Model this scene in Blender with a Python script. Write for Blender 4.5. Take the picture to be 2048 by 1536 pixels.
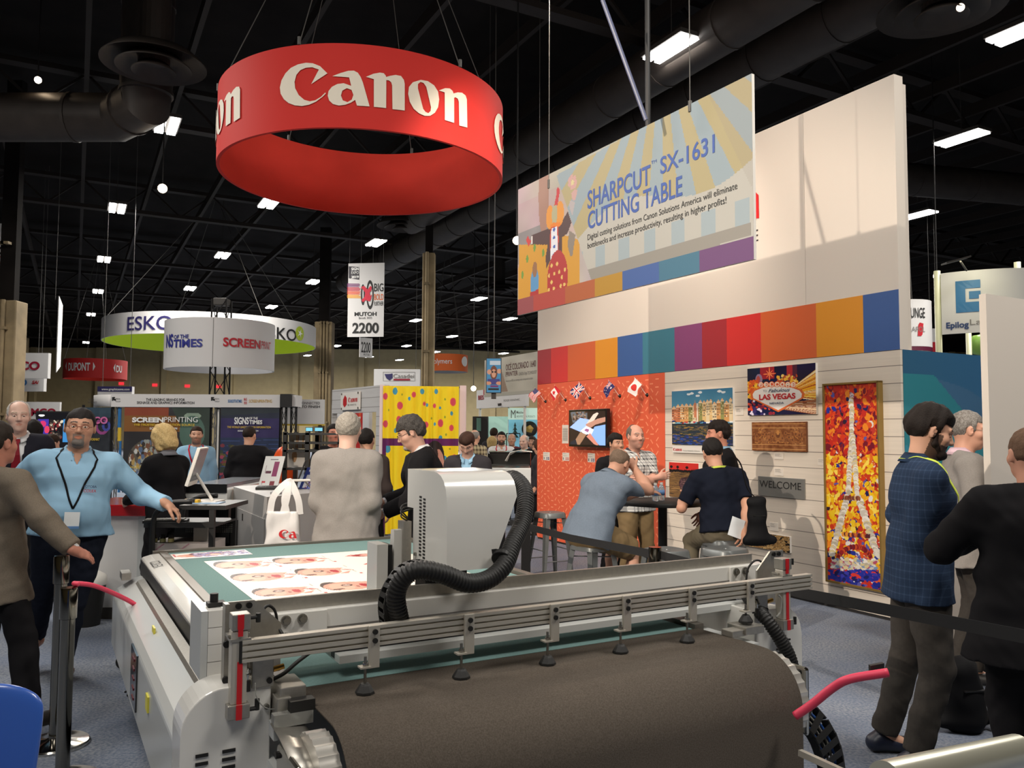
import bpy,bmesh,math,random
import numpy as np
from mathutils import Vector,Matrix
for _o in list(bpy.data.objects):bpy.data.objects.remove(_o)
SC=bpy.context.scene
COL=SC.collection
PI=math.pi
# ---------------------------------------------------------------- camera
F=1640.0; H=1.68; PITCH=math.atan(96/F); ROLL=0.005
_right=Vector((1,0,0)); _up=Vector((0,-math.sin(PITCH),math.cos(PITCH))); _fwd=Vector((0,math.cos(PITCH),math.sin(PITCH)))
_R=_right*math.cos(ROLL)+_up*math.sin(ROLL); _U=_up*math.cos(ROLL)-_right*math.sin(ROLL)
cd=bpy.data.cameras.new('camera'); cam=bpy.data.objects.new('camera',cd); COL.objects.link(cam)
cd.sensor_width=36; cd.lens=36*F/2048; cd.clip_end=400; cd.clip_start=0.05
cam.matrix_world=Matrix(((_R.x,_U.x,-_fwd.x,0),(_R.y,_U.y,-_fwd.y,0),(_R.z,_U.z,-_fwd.z,H),(0,0,0,1)))
SC.camera=cam
CAM=Vector((0,0,H))
# ---------------------------------------------------------------- world, exposure, large lights
SC.view_settings.view_transform='Standard'; SC.view_settings.look='None'; SC.view_settings.gamma=1; SC.view_settings.use_curve_mapping=False
SC.view_settings.exposure=0.0
w=bpy.data.worlds.new('hall_air'); SC.world=w; w.use_nodes=True
w.node_tree.nodes['Background'].inputs[0].default_value=(0.9,0.95,1,1); w.node_tree.nodes['Background'].inputs[1].default_value=0.02
def lamp(kind,loc,target,energy,color=(1,.93,.84),**k):
 l=bpy.data.lights.new('hall_light',kind); l.energy=energy; l.color=color
 for a,b in k.items():setattr(l,a,b)
 o=bpy.data.objects.new('hall_light',l); COL.objects.link(o); o.location=loc
 o.rotation_euler=(Vector(target)-Vector(loc)).to_track_quat('-Z','Y').to_euler()
 return o
WARM=(1,.86,.72); NEUT=(1,.95,.88)
# general ceiling light of the hall: broad soft rows of fixtures above the aisles
for(x,y,e)in((-9,10,700),(-9,24,1100),(5,24,800),(-12,46,2200),(12,46,1300),(11,13,700),(-22,62,3000),(-4,62,3000),(14,62,2200)):
 lamp('AREA',(x,y,7.9),(x,y,0),e,NEUT,size=2.6)
 # booth spots behind, left and in front of the camera, then soft area lights
lamp('SPOT',(-5.2,-.5,5.5),(2.5,9.0,1.0),3000,WARM,spot_size=.72,spot_blend=.5,shadow_soft_size=.05)
lamp('SPOT',(.2,7.0,6.2),(.9,12.2,1.6),650,WARM,spot_size=1.5,spot_blend=.7,shadow_soft_size=.04)
lamp('SPOT',(-2.3,7.6,6.2),(.5,3.2,.9),330,WARM,spot_size=.9,spot_blend=.5,shadow_soft_size=.05)
lamp('SPOT',(1.0,6.8,6.9),(1.6,10.6,2.6),170,WARM,spot_size=1.9,spot_blend=.9,shadow_soft_size=.2)  # unseen wash added high before the wall to brighten its upper panels
lamp('SPOT',(-6.5,-1.5,6.0),(-1.6,5.6,1.0),240,NEUT,spot_size=1.2,spot_blend=.6,shadow_soft_size=.2)
lamp('AREA',(-1.5,-1.0,7.4),(0,4.0,.6),230,NEUT,size=2.4)
lamp('AREA',(4.5,2.5,7.6),(4.0,5.0,0),420,NEUT,size=2.0)
lamp('AREA',(-4.5,4.0,7.6),(-3.5,5.0,0),190,NEUT,size=2.0)
# ---------------------------------------------------------------- pixel <-> place
def ray(px,py):
 x=(px-1024)/F; y=-(py-768)/F
 return(_R*x+_U*y+_fwd)
def at(px,py,d):
 r=ray(px,py); return CAM+r*(d/r.y)
def onz(px,py,z):
 r=ray(px,py); return CAM+r*((z-H)/r.z)
def onpl(px,py,p,n):
 r=ray(px,py); n=Vector(n); return CAM+r*((Vector(p)-CAM).dot(n)/r.dot(n))
AU=math.atan((1024-92)/F)
UX=Vector((math.cos(AU),math.sin(AU),0)); VX=Vector((-math.sin(AU),math.cos(AU),0))
def T(u,v,z):return UX*u+VX*v+Vector((0,0,z))
AW=math.atan((1024-150)/F)
UW=Vector((math.cos(AW),math.sin(AW),0)); VW=Vector((-math.sin(AW),math.cos(AW),0))
# ---------------------------------------------------------------- materials
def S(r,g,b):
 f=lambda c:(c/255/12.92)if c/255<=.04045 else((c/255+.055)/1.055)**2.4
 return(f(r),f(g),f(b))
_M={}
def mat(name,col,rough=.5,metal=0,emit=0,noise=0,nscale=20,bump=0,bscale=200,col2=None,trans=0,spec=.5,coat=0,attr=None,sheen=0):
 if name in _M:return _M[name]
 m=bpy.data.materials.new(name); m.use_nodes=True; nt=m.node_tree; N=nt.nodes; L=nt.links
 b=N['Principled BSDF']; b.inputs['Base Color'].default_value=(*col,1); b.inputs['Roughness'].default_value=rough; b.inputs['Metallic'].default_value=metal
 b.inputs['Specular IOR Level'].default_value=spec
 if coat:b.inputs['Coat Weight'].default_value=coat; b.inputs['Coat Roughness'].default_value=.08
 if trans:b.inputs['Transmission Weight'].default_value=trans
 if sheen:b.inputs['Sheen Weight'].default_value=sheen
 if emit:b.inputs['Emission Color'].default_value=(*col,1); b.inputs['Emission Strength'].default_value=emit
 tc=None
 if noise or bump:
  tc=N.new('ShaderNodeTexCoord')
 if noise:
  t=N.new('ShaderNodeTexNoise'); t.inputs['Scale'].default_value=nscale; t.inputs['Detail'].default_value=4
  L.new(tc.outputs['Object'],t.inputs['Vector'])
  r=N.new('ShaderNodeMapRange'); r.inputs['From Min'].default_value=.35; r.inputs['From Max'].default_value=.65
  L.new(t.outputs['Fac'],r.inputs['Value'])
  mx=N.new('ShaderNodeMixRGB'); c2=col2 or tuple(c*(1-noise)for c in col)
  mx.inputs[1].default_value=(*col,1); mx.inputs[2].default_value=(*c2,1)
  L.new(r.outputs[0],mx.inputs[0]); L.new(mx.outputs[0],b.inputs['Base Color'])
 if bump:
  t2=N.new('ShaderNodeTexNoise'); t2.inputs['Scale'].default_value=bscale; t2.inputs['Detail'].default_value=3
  L.new(tc.outputs['Object'],t2.inputs['Vector'])
  bp=N.new('ShaderNodeBump'); bp.inputs['Strength'].default_value=bump; bp.inputs['Distance'].default_value=.004
  L.new(t2.outputs['Fac'],bp.inputs['Height']); L.new(bp.outputs[0],b.inputs['Normal'])
 if attr:
  a=N.new('ShaderNodeVertexColor'); a.layer_name=attr; L.new(a.outputs[0],b.inputs['Base Color'])
  if emit:L.new(a.outputs[0],b.inputs['Emission Color'])
 _M[name]=m; return m
 # ---------------------------------------------------------------- objects
def tag(o,label=None,cat=None,group=None,kind=None):
 if label:o['label']=label
 if cat:o['category']=cat
 if group:o['group']=group
 if kind:o['kind']=kind
 return o
def thing(name,label,cat,loc=(0,0,0),rz=0,group=None):
 o=bpy.data.objects.new(name,None); COL.objects.link(o); o.empty_display_size=.1
 o.location=loc; o.rotation_euler=(0,0,rz); tag(o,label,cat,group); return o
_TXT={}
def text_geo(s,bold=0.0,shear=0.0,spacing=1.0):
 k=(s,bold,shear,spacing)
 if k in _TXT:return _TXT[k]
 c=bpy.data.curves.new('t','FONT'); c.body=s; c.size=1; c.offset=bold; c.shear=shear; c.space_character=spacing; c.resolution_u=4; c.fill_mode='FRONT'
 o=bpy.data.objects.new('t',c); COL.objects.link(o)
 dg=bpy.context.evaluated_depsgraph_get(); me=o.evaluated_get(dg).to_mesh()
 v=np.array([tuple(x.co)for x in me.vertices]).reshape(-1,3); f=[tuple(p.vertices)for p in me.polygons]
 o.evaluated_get(dg).to_mesh_clear(); bpy.data.objects.remove(o); bpy.data.curves.remove(c)
 if len(v):
  v=v-np.array([v[:,0].min(),0,0])
 _TXT[k]=(v,f); return _TXT[k]
CAPH=None
class MB:
 """collects geometry; build() links it as one mesh object"""
 def __init__(s,root=None):
  s.v=[]; s.f=[]; s.mi=[]; s.m=0; s.root=root; s.M=None
  s.inv=None
  if root is not None:
   s.inv=(Matrix.Translation(root.location)@Matrix.Rotation(root.rotation_euler[2],4,'Z')).inverted()
 def local(s):s.inv=None; return s
 def add(s,vs,fs):
  n=len(s.v)
  for p in vs:
   p=Vector(p)
   if s.M:p=s.M@p
   if s.inv:p=s.inv@p
   s.v.append(p)
  for f in fs:s.f.append(tuple(i+n for i in f)); s.mi.append(s.m)
  return s
 def box(s,a,b):
  x0,y0,z0=a; x1,y1,z1=b
  return s.add([(x0,y0,z0),(x1,y0,z0),(x1,y1,z0),(x0,y1,z0),(x0,y0,z1),(x1,y0,z1),(x1,y1,z1),(x0,y1,z1)],[(0,3,2,1),(4,5,6,7),(0,1,5,4),(1,2,6,5),(2,3,7,6),(3,0,4,7)])
 def obox(s,c,ax,ay,az):
  c=Vector(c); ax=Vector(ax); ay=Vector(ay); az=Vector(az)
  vs=[c+ax*i+ay*j+az*k for k in(-1,1)for(i,j)in((-1,-1),(1,-1),(1,1),(-1,1))]
  return s.add(vs,[(0,3,2,1),(4,5,6,7),(0,1,5,4),(1,2,6,5),(2,3,7,6),(3,0,4,7)])
 def tbox(s,u0,u1,v0,v1,z0,z1):
  return s.obox(T((u0+u1)/2,(v0+v1)/2,(z0+z1)/2),UX*((u1-u0)/2),VX*((v1-v0)/2),Vector((0,0,(z1-z0)/2)))
 def cyl(s,p0,p1,r0,r1=None,n=16,cap=True):
  r1=r0 if r1 is None else r1
  p0=Vector(p0); p1=Vector(p1); d=(p1-p0).normalized()
  a=d.orthogonal().normalized(); b=d.cross(a)
  vs=[]
  for p,r in((p0,r0),(p1,r1)):
   for i in range(n):
    t=2*PI*i/n; vs.append(p+a*(r*math.cos(t))+b*(r*math.sin(t)))
  fs=[(i,(i+1)%n,n+(i+1)%n,n+i)for i in range(n)]
  if cap:fs+=[tuple(range(n))[::-1],tuple(range(n,2*n))]
  return s.add(vs,fs)
 def tube(s,pts,r,n=8,cap=True,rfun=None):
  pts=[Vector(p)for p in pts]; m=len(pts); vs=[]; a=None
  for i,p in enumerate(pts):
   d=(pts[min(i+1,m-1)]-pts[max(i-1,0)]).normalized()
   if a is None:a=d.orthogonal().normalized()
   a=(a-d*a.dot(d)).normalized(); b=d.cross(a)
   rr=r if rfun is None else rfun(i)
   for k in range(n):
    t=2*PI*k/n; vs.append(p+a*(rr*math.cos(t))+b*(rr*math.sin(t)))
  fs=[(i*n+k,i*n+(k+1)%n,(i+1)*n+(k+1)%n,(i+1)*n+k)for i in range(m-1)for k in range(n)]
  if cap:fs+=[tuple(range(n))[::-1],tuple(range((m-1)*n,m*n))]
  return s.add(vs,fs)
 def strip(s,pts,w,t,up=(0,0,1)):
  pts=[Vector(p)for p in pts]; up=Vector(up); m=len(pts); vs=[]
  for i,p in enumerate(pts):
   d=(pts[min(i+1,m-1)]-pts[max(i-1,0)]).normalized(); q=d.cross(up).normalized(); uu=q.cross(d)
   for a,b in((-1,-1),(1,-1),(1,1),(-1,1)):vs.append(p+q*(a*t/2)+uu*(b*w/2))
  fs=[(i*4+k,i*4+(k+1)%4,(i+1)*4+(k+1)%4,(i+1)*4+k)for i in range(m-1)for k in range(4)]
  fs+=[(3,2,1,0),tuple(range((m-1)*4,m*4))]
  return s.add(vs,fs)
 def lathe(s,c,prof,n=24,ax=(0,0,1)):
  ax=Vector(ax).normalized(); a=ax.orthogonal().normalized(); b=ax.cross(a); c=Vector(c); vs=[]
  for(r,z)in prof:
   for i in range(n):
    t=2*PI*i/n; vs.append(c+ax*z+a*(r*math.cos(t))+b*(r*math.sin(t)))
  m=len(prof)
  fs=[(i*n+k,i*n+(k+1)%n,(i+1)*n+(k+1)%n,(i+1)*n+k)for i in range(m-1)for k in range(n)]
  if prof[0][0]>1e-6:fs.append(tuple(range(n))[::-1])
  if prof[-1][0]>1e-6:fs.append(tuple(range((m-1)*n,m*n)))
  return s.add(vs,fs)
 def prism(s,poly,o,ax,ay,depth):
  o=Vector(o); ax=Vector(ax); ay=Vector(ay); dp=Vector(depth); n=len(poly)
  vs=[o+ax*x+ay*y for x,y in poly]; vs+=[p+dp for p in vs]
  return s.add(vs,[tuple(range(n))[::-1],tuple(range(n,2*n))]+[(i,(i+1)%n,n+(i+1)%n,n+i)for i in range(n)])
 def poly(s,pts):return s.add(pts,[tuple(range(len(pts)))])
 def text(s,t,o,ax,ay,h,w=None,bold=0,shear=0,spacing=1,bend=None,slices=0):
  """lettering with lower left corner o, cap height h, and optional total width w"""
  v,f=text_geo(t,bold,shear,spacing)
  if not len(v):return s
  hv,_=text_geo('H',bold); ch=hv[:,1].max()-hv[:,1].min()
  k=h/ch; kx=k if w is None else w/max(1e-6,v[:,0].max())
  if bend is None:
   o=Vector(o); ax=Vector(ax); ay=Vector(ay)
   return s.add([o+ax*(p[0]*kx)+ay*(p[1]*k)for p in v],f)
  me=bpy.data.meshes.new('x'); me.from_pydata([(p[0]*kx,p[1]*k,0)for p in v],[],f); bm=bmesh.new(); bm.from_mesh(me)
  W=v[:,0].max()*kx
  for i in range(1,slices):
   bmesh.ops.bisect_plane(bm,geom=bm.verts[:]+bm.edges[:]+bm.faces[:],plane_co=(W*i/slices,0,0),plane_no=(1,0,0))
  bm.verts.index_update()
  s.add([bend(q.co.x,q.co.y)for q in bm.verts],[tuple(q.index for q in fc.verts)for fc in bm.faces]); bm.free(); bpy.data.meshes.remove(me)
  return s
 def build(s,name,mats,parent=None,smooth=False,bevel=0,seg=2,auto=False):
  me=bpy.data.meshes.new(name); me.from_pydata([tuple(p)for p in s.v],[],s.f)
  if not isinstance(mats,(list,tuple)):mats=[mats]
  for m in mats:me.materials.append(m)
  if len(mats)>1:me.polygons.foreach_set('material_index',s.mi)
  if smooth:me.polygons.foreach_set('use_smooth',[True]*len(me.polygons))
  o=bpy.data.objects.new(name,me); COL.objects.link(o)
  p=parent if parent is not None else s.root
  if p is not None and p is not False:o.parent=p
  if bevel:
   b=o.modifiers.new('bevel','BEVEL'); b.width=bevel; b.segments=seg; b.limit_method='ANGLE'; b.angle_limit=.6
   b.harden_normals=False
  if smooth and auto:
   me.update()
   bm=bmesh.new(); bm.from_mesh(me)
   for e in bm.edges:
    if len(e.link_faces)==2 and e.calc_face_angle(0)>auto:e.smooth=False
   bm.to_mesh(me); bm.free()
  return o
def struct(name,mb,m,**k):
 o=mb.build(name,m,**k); o['kind']='structure'; return o
def copy_tree(o,parent=None,loc=None,rz=None,label=None):
 c=o.copy(); COL.objects.link(c); c.parent=parent
 if loc is not None:c.location=loc
 if rz is not None:c.rotation_euler=(0,0,rz)
 if label:c['label']=label
 for ch in list(o.children):copy_tree(ch,c)
 return c
class Pl:
 """a plane in the hall seen through pixels: origin o, axes ax (right) and ay (up), normal n"""
 def __init__(s,o,ax,ay=(0,0,1)):
  s.o=Vector(o); s.ax=Vector(ax).normalized(); s.ay=Vector(ay).normalized(); s.n=s.ay.cross(s.ax)
 def p(s,px,py,off=0):
  return onpl(px,py,s.o-s.n*off,s.n)
 def uv(s,px,py):
  q=s.p(px,py)-s.o; return q.dot(s.ax),q.dot(s.ay)
 def w(s,a,b,off=0):return s.o+s.ax*a+s.ay*b-s.n*off
 def text(s,mb,t,x0,yb0,x1,yt,off=.004,bold=0,shear=0,spacing=1):
  """text from px column x0 to x1; baseline passes (x0,yb0), cap top at (x0,yt)"""
  a0,b0=s.uv(x0,yb0); q=s.uv(x0,yt);
  # right end at the same height on the plane
  d=s.ax; e=onpl(x1,yb0,s.o,s.n); a1=(e-s.o).dot(s.ax)
  for _ in range(3):
   pp=s.w(a1,b0); r=pp-CAM; x=r.dot(_R)/r.dot(_fwd)*F+1024
   rr=s.w(a1+.01,b0)-CAM; dx=(rr.dot(_R)/rr.dot(_fwd)*F+1024-x)/.01
   a1+=(x1-x)/dx
  mb.text(t,s.w(a0,b0,off),s.ax,s.ay,q[1]-b0,a1-a0,bold,shear,spacing)
 def rect(s,mb,x0,y0,x1,y1,off=0,th=.01):
  a0,b1=s.uv(x0,y0); a1,b0=s.uv(x1,y1)
  mb.obox(s.w((a0+a1)/2,(b0+b1)/2,off+th/2),s.ax*((a1-a0)/2),s.ay*((b1-b0)/2),s.n*(th/2))
  return a0,b0,a1,b1
class Cy:
 """upright drum: centre (x,y), radius"""
 def __init__(s,c,R):s.c=Vector((c[0],c[1],0)); s.R=R
 def hit(s,px,py,far=False):
  r=ray(px,py); a=r.x**2+r.y**2; dx=CAM.x-s.c.x; dy=CAM.y-s.c.y
  b=2*(r.x*dx+r.y*dy); c=dx*dx+dy*dy-s.R**2; D=b*b-4*a*c
  D=max(D,0); t=(-b+(1 if far else-1)*math.sqrt(D))/(2*a); p=CAM+r*t
  return math.atan2(p.y-s.c.y,p.x-s.c.x),p.z
 def pt(s,th,z,off=0):return s.c+Vector((math.cos(th)*(s.R+off),math.sin(th)*(s.R+off),z))
 def wall(s,mb,z0,z1,t0=0,t1=2*PI,n=72,th=.03,k=0):
  full=abs(t1-t0-2*PI)<1e-6; m=n if full else n+1; vs=[]
  for i in range(m):
   a=t0+(t1-t0)*i/n
   vs+=[s.pt(a,z0),s.pt(a,z1),s.pt(a,z0,-th),s.pt(a,z1,-th)]
  fs=[]; mi=[]
  for i in range(n):
   a=i*4; b=((i+1)%m)*4
   fs+=[(a,b,b+1,a+1),(a+2,a+3,b+3,b+2),(a+1,b+1,b+3,a+3),(a,a+2,b+2,b)]
   mi+=[0,1,0,0]
  mb.add(vs,fs); mb.mi[-len(mi):]=mi
 def text(s,mb,t,th0,z,h,w,off=.012,bold=0,slices=24,spacing=1):
  mb.text(t,None,None,None,h,w,bold,spacing=spacing,slices=slices,bend=lambda x,y:s.pt(th0+x/s.R,z+y,off))
  # ---------------------------------------------------------------- painted pictures as coloured grids
class Canvas:
 def __init__(s,w,h,bg):
  s.w=w; s.h=h; s.a=np.empty((h,w,3)); s.a[:]=bg
  yy,xx=np.mgrid[0:h,0:w]; s.x=(xx+.5)/w; s.y=(yy+.5)/h
 def mask(s,pts):
  x,y=s.x,s.y; m=np.zeros(x.shape,bool); n=len(pts)
  for i in range(n):
   x0,y0=pts[i]; x1,y1=pts[(i+1)%n]
   if y0==y1:continue
   c=((y0>y)!=(y1>y))&(x<(x1-x0)*(y-y0)/(y1-y0)+x0); m^=c
  return m
 def poly(s,pts,c):s.a[s.mask(pts)]=c; return s
 def rect(s,x0,y0,x1,y1,c):s.a[(s.x>=x0)&(s.x<x1)&(s.y>=y0)&(s.y<y1)]=c; return s
 def ell(s,cx,cy,rx,ry,c,rot=0):
  dx=s.x-cx; dy=(s.y-cy); asp=s.h/s.w
  if rot:
   X=dx; Y=dy*asp; ca,sa=math.cos(rot),math.sin(rot); X,Y=X*ca+Y*sa,-X*sa+Y*ca; dx,dy=X,Y/asp
  s.a[(dx/rx)**2+(dy/ry)**2<1]=c; return s
 def line(s,x0,y0,x1,y1,t,c):
  asp=s.h/s.w; px=s.x-x0; py=(s.y-y0)*asp; dx=x1-x0; dy=(y1-y0)*asp
  q=np.clip((px*dx+py*dy)/(dx*dx+dy*dy+1e-9),0,1)
  s.a[np.hypot(px-q*dx,py-q*dy)<t/2]=c; return s
 def noise(s,amt,cells=12,seed=0,rgb=False):
  r=np.random.RandomState(seed); ny=max(2,int(cells*s.h/s.w))+2; g=r.rand(ny,cells+2,3 if rgb else 1)
  X=s.x*cells; Y=s.y*(ny-2); i=X.astype(int); j=Y.astype(int); u=(X-i)[...,None]; v=(Y-j)[...,None]
  u=u*u*(3-2*u); v=v*v*(3-2*v)
  n=(g[j,i]*(1-u)+g[j,i+1]*u)*(1-v)+(g[j+1,i]*(1-u)+g[j+1,i+1]*u)*v
  s.a+=(n-.5)*2*amt; return s
 def dabs(s,n,cols,rx,ry,seed,x0=0,y0=0,x1=1,y1=1,rot=3.2):
  r=random.Random(seed)
  for _ in range(n):
   s.ell(r.uniform(x0,x1),r.uniform(y0,y1),rx*r.uniform(.5,1.3),ry*r.uniform(.5,1.3),r.choice(cols),r.uniform(-rot,rot))
  return s
 def mesh(s,name,m,corner,parent=None,root=None):
  """corner(x,y)->place for x,y in 0..1 from the upper left"""
  mb=MB(root if root is not None else parent); W,Hh=s.w,s.h; vs=[corner(i/W,j/Hh)for j in range(Hh+1)for i in range(W+1)]
  fs=[(j*(W+1)+i,(j+1)*(W+1)+i,(j+1)*(W+1)+i+1,j*(W+1)+i+1)for j in range(Hh)for i in range(W)]
  mb.add(vs,fs); o=mb.build(name,m,parent); a=np.clip(s.a/255,0,1)
  lin=np.where(a<=.04045,a/12.92,((a+.055)/1.055)**2.4).reshape(-1,3)
  rgba=np.ones((len(lin),4)); rgba[:,:3]=lin
  ca=o.data.color_attributes.new('paint','FLOAT_COLOR','CORNER'); ca.data.foreach_set('color',np.repeat(rgba,4,axis=0).ravel())
  return o
def paint(name,rough=.5,emit=0,**k):return mat(name,(.8,.8,.8),rough,emit=emit,attr='paint',**k)
# ================================================================ the hall
m_floor=mat('carpet',S(140,144,150),.95,noise=.35,nscale=60,col2=S(98,106,122),bump=.4,bscale=300,spec=.1)
# broad patches in the carpet
def _floor():
 nt=m_floor.node_tree; N=nt.nodes; L=nt.links; b=N['Principled BSDF']
 tc=N.new('ShaderNodeTexCoord'); t=N.new('ShaderNodeTexNoise'); t.inputs['Scale'].default_value=1.3; t.inputs['Detail'].default_value=2
 L.new(tc.outputs['Object'],t.inputs['Vector']); src=b.inputs['Base Color'].links[0].from_socket
 r=N.new('ShaderNodeMapRange'); r.inputs['From Min'].default_value=.4; r.inputs['From Max'].default_value=.6; r.inputs['To Max'].default_value=.35
 L.new(t.outputs['Fac'],r.inputs['Value']); mx=N.new('ShaderNodeMixRGB'); mx.inputs[2].default_value=(*S(98,112,138),1)
 L.new(r.outputs[0],mx.inputs[0]); L.new(src,mx.inputs[1]); L.new(mx.outputs[0],b.inputs['Base Color'])
_floor()
mb=MB(); mb.box((-45,-12,-.2),(45,78,0)); struct('floor',mb,m_floor)
m_black=mat('ceiling_black',S(26,22,20),.9,noise=.4,nscale=1.5,spec=.15)
m_steel=mat('ceiling_steel',S(38,32,29),.7,spec=.25)
m_duct=mat('duct_metal',S(54,48,44),.6,noise=.25,nscale=3,spec=.3)
m_beige=mat('hall_wall_paint',S(176,160,122),.85,noise=.08,nscale=2)
mb=MB(); mb.box((-45,-12,10.2),(45,78,10.4)); struct('ceiling',mb,m_black)
mb=MB(); mb.box((-45,75,0),(45,75.4,9.2))
for x in range(-44,45,6):mb.box((x,74.6,0),(x+.5,75,9.2))
struct('wall_back',mb,m_beige)
mb=MB(); mb.box((-45,74.7,9.2),(45,75.4,10.2)); struct('trim_1',mb,m_black)
mb=MB(); mb.box((-45.4,-12,0),(-45,78,10.2)); struct('wall_left',mb,m_beige)
mb=MB(); mb.box((45,-12,0),(45.4,78,10.2)); struct('wall_right',mb,m_beige)
mb=MB(); mb.box((-45,-12.4,0),(45,-12,10.2)); struct('wall_front',mb,m_beige)
# roof steel: main girders across, joists between them
def beam(mb,p,q,h,t=.12):
 p=Vector(p); q=Vector(q); c=(p+q)/2; a=(q-p)/2; s=a.cross(Vector((0,0,1))).normalized()*(t/2)
 mb.obox(c,a,s,Vector((0,0,h/2)))
for k in range(9):
 c=VW*(3+9.0*k); mb=MB()
 a=c-UW*46; b=c+UW*46
 beam(mb,(a.x,a.y,9.9),(b.x,b.y,9.9),.12,.3); beam(mb,(a.x,a.y,9.0),(b.x,b.y,9.0),.12,.3)
 for i in range(92):
  p=a+UW*i; q=a+UW*(i+1); z0,z1=(9.0,9.9)if i%2 else(9.9,9.0)
  beam(mb,(p.x,p.y,z0),(q.x,q.y,z1),.07,.07)
 struct('trim_%d'%(k+2),mb,m_steel)
for k in range(-22,23):
 a=UW*(1.9*k)-VW*10; b=UW*(1.9*k)+VW*82; mb=MB(); beam(mb,(a.x,a.y,9.55),(b.x,b.y,9.55),.28,.1)
 struct('trim_%d'%(k+40),mb,m_steel)
 # ducts
def duct(pts,r,label):
 mb=MB(); mb.tube(pts,r,20)
 P=[Vector(p)for p in pts]
 for a,b in zip(P[:-1],P[1:]):
  n=max(1,int((b-a).length/1.6))
  for i in range(n):c=a.lerp(b,(i+.5)/n); d=(b-a).normalized(); mb.cyl(c-d*.03,c+d*.03,r*1.035,n=20)
 o=mb.build('air_duct',m_duct,smooth=True,auto=.6); tag(o,label,'duct'); return o
def vline(px,py,z,a,b):
 p=onz(px,py,z); q=p+VW*a; r=p+VW*b; return[(q.x,q.y,z),(r.x,r.y,z)]
duct(vline(1130,250,8.2,-14,9),.42,'dark round air duct running above the white cutting table banner, nearest the red ring')
duct(vline(1250,180,8.6,-14,12),.40,'dark round air duct beside the long tube lamp above the banner')
duct(vline(1560,95,8.4,-12,26),.45,'dark round air duct above the tall white booth wall')
a_=onz(1830,350,8.3); duct([a_+Vector((-4,-.6,0)),a_+Vector((6,1.8,0))],.42,'dark jointed air duct between the two right hand tube lamps')
a_=onz(60,235,7.6); b_=onz(235,235,7.6); c_=onz(292,205,7.6)
duct([a_+(a_-b_)*3,a_,b_,c_,Vector((c_.x,c_.y,7.95)),Vector((c_.x,c_.y,8.7)),Vector((c_.x,c_.y,10.1))],.45,'dark round air duct with elbow rising to the upper left diffuser')
def diffuser(px,py,z,R,label):
 p=onz(px,py,z); t=thing('ceiling_diffuser',label,'air vent',p,0)
 for i,(r0,r1,dz)in enumerate(((R,R*.8,.0),(R*.72,R*.5,-.06),(R*.42,R*.22,-.12))):
  mb=MB(); mb.lathe((0,0,dz),[(r1,.16),(r0,0),(r0,-.02),(r1-.02,.14)],40); mb.build('vent_ring',m_duct,t,smooth=True,auto=.8)
 mb=MB(); mb.cyl((0,0,0),(0,0,max(.3,10.1-z)),R*.3,n=20); mb.build('vent_neck',m_duct,t)
diffuser(308,128,7.7,.82,'round dark ceiling diffuser above the jointed duct, upper left')
diffuser(1882,18,7.7,.85,'round dark ceiling diffuser at the upper right edge')
diffuser(806,452,8.0,.8,'round dark ceiling diffuser just below the red ring')
diffuser(1000,578,8.2,.8,'round dark ceiling diffuser between the beige pillar and the banner')
# hanging tube lamps of the hall: two bright bars in a dark housing, all turned the same way
m_tube=mat('lamp_bar',(1,.98,.95),.5,emit=14); m_house=mat('lamp_housing',S(60,56,52),.6)
m_wire=mat('wire',S(50,48,46),.6); m_wirel=mat('wire_light',S(78,76,72),.5)
def barlamp():
 t=thing('hall_lamp','x','lamp')
 mb=MB(); mb.box((-.24,-.52,.02),(.24,.52,.09)); mb.build('lamp_housing',m_house,t)
 for s in(-1,1):
  mb=MB(); mb.box((s*.12-.085,-.5,-.02),(s*.12+.085,.5,.02)); mb.build('light_bar',m_tube,t)
 mb=MB(); mb.cyl((0,0,.09),(0,0,2.25),.008,n=6); mb.build('hanger',m_wire,t)
 return t
L0=barlamp(); _used=False
LAMPS=[(1343,98,8,'long tube lamp above the white cutting table banner'),(1923,277,8,'tube lamp right of the tall white wall, larger of the two'),(1836,430,8,'tube lamp just right of the tall white wall edge, the smaller one'),(2050,60,8,'tube lamp cut by the upper right corner'),(334,251,8,'double tube lamp beside the duct elbow, upper left'),(234,417,8,'double tube lamp below the duct, left of the spotlight glare'),(208,519,8,'double tube lamp above the hanging sliver sign at left'),(538,407,8,'double tube lamp just under the left rim of the red ring'),(445,511,8,'double tube lamp midway between red ring and white ring'),(752,486,8,'tube lamp just above the tall 2200 aisle sign'),(627,564,8,'tube lamp left of the tall 2200 aisle sign'),(380,577,8,'double tube lamp above the left part of the white and green ring'),(543,614,8,'tube lamp above the right part of the white and green ring'),(958,598,8,'tube lamp between the beige pillar and the banner'),(832,641,8,'tube lamp against the left side of the beige pillar'),(1020,638,8,'tube lamp touching the lower left corner of the banner'),(196,583,8,'double tube lamp, second in the column above the red drum'),(182,629,8,'double tube lamp, third in the column above the red drum'),(172,685,8,'double tube lamp, lowest in the column above the red drum'),(904,673,8,'tube lamp right of the beige pillar above the orange drum'),(960,685,8,'tube lamp above the printer banner left end'),(813,692,8,'tube lamp left of the beige pillar beneath the ceiling steel'),(673,692,8,'tube lamp between the left pillar and the 2200 sign'),(739,714,8,'tube lamp just below the small 2200 sign'),(799,720,8,'tube lamp above the booth with the bird emblem'),(871,704,8,'tube lamp at the right edge of the beige pillar'),(1007,707,8,'tube lamp near the left top of the printer banner'),(963,729,7.9,'tube lamp beside the orange drum'),(615,711,8,'tube lamp beside the right tip of the green ring'),(24,641,8,'tube lamp by the left edge pillar')]
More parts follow.
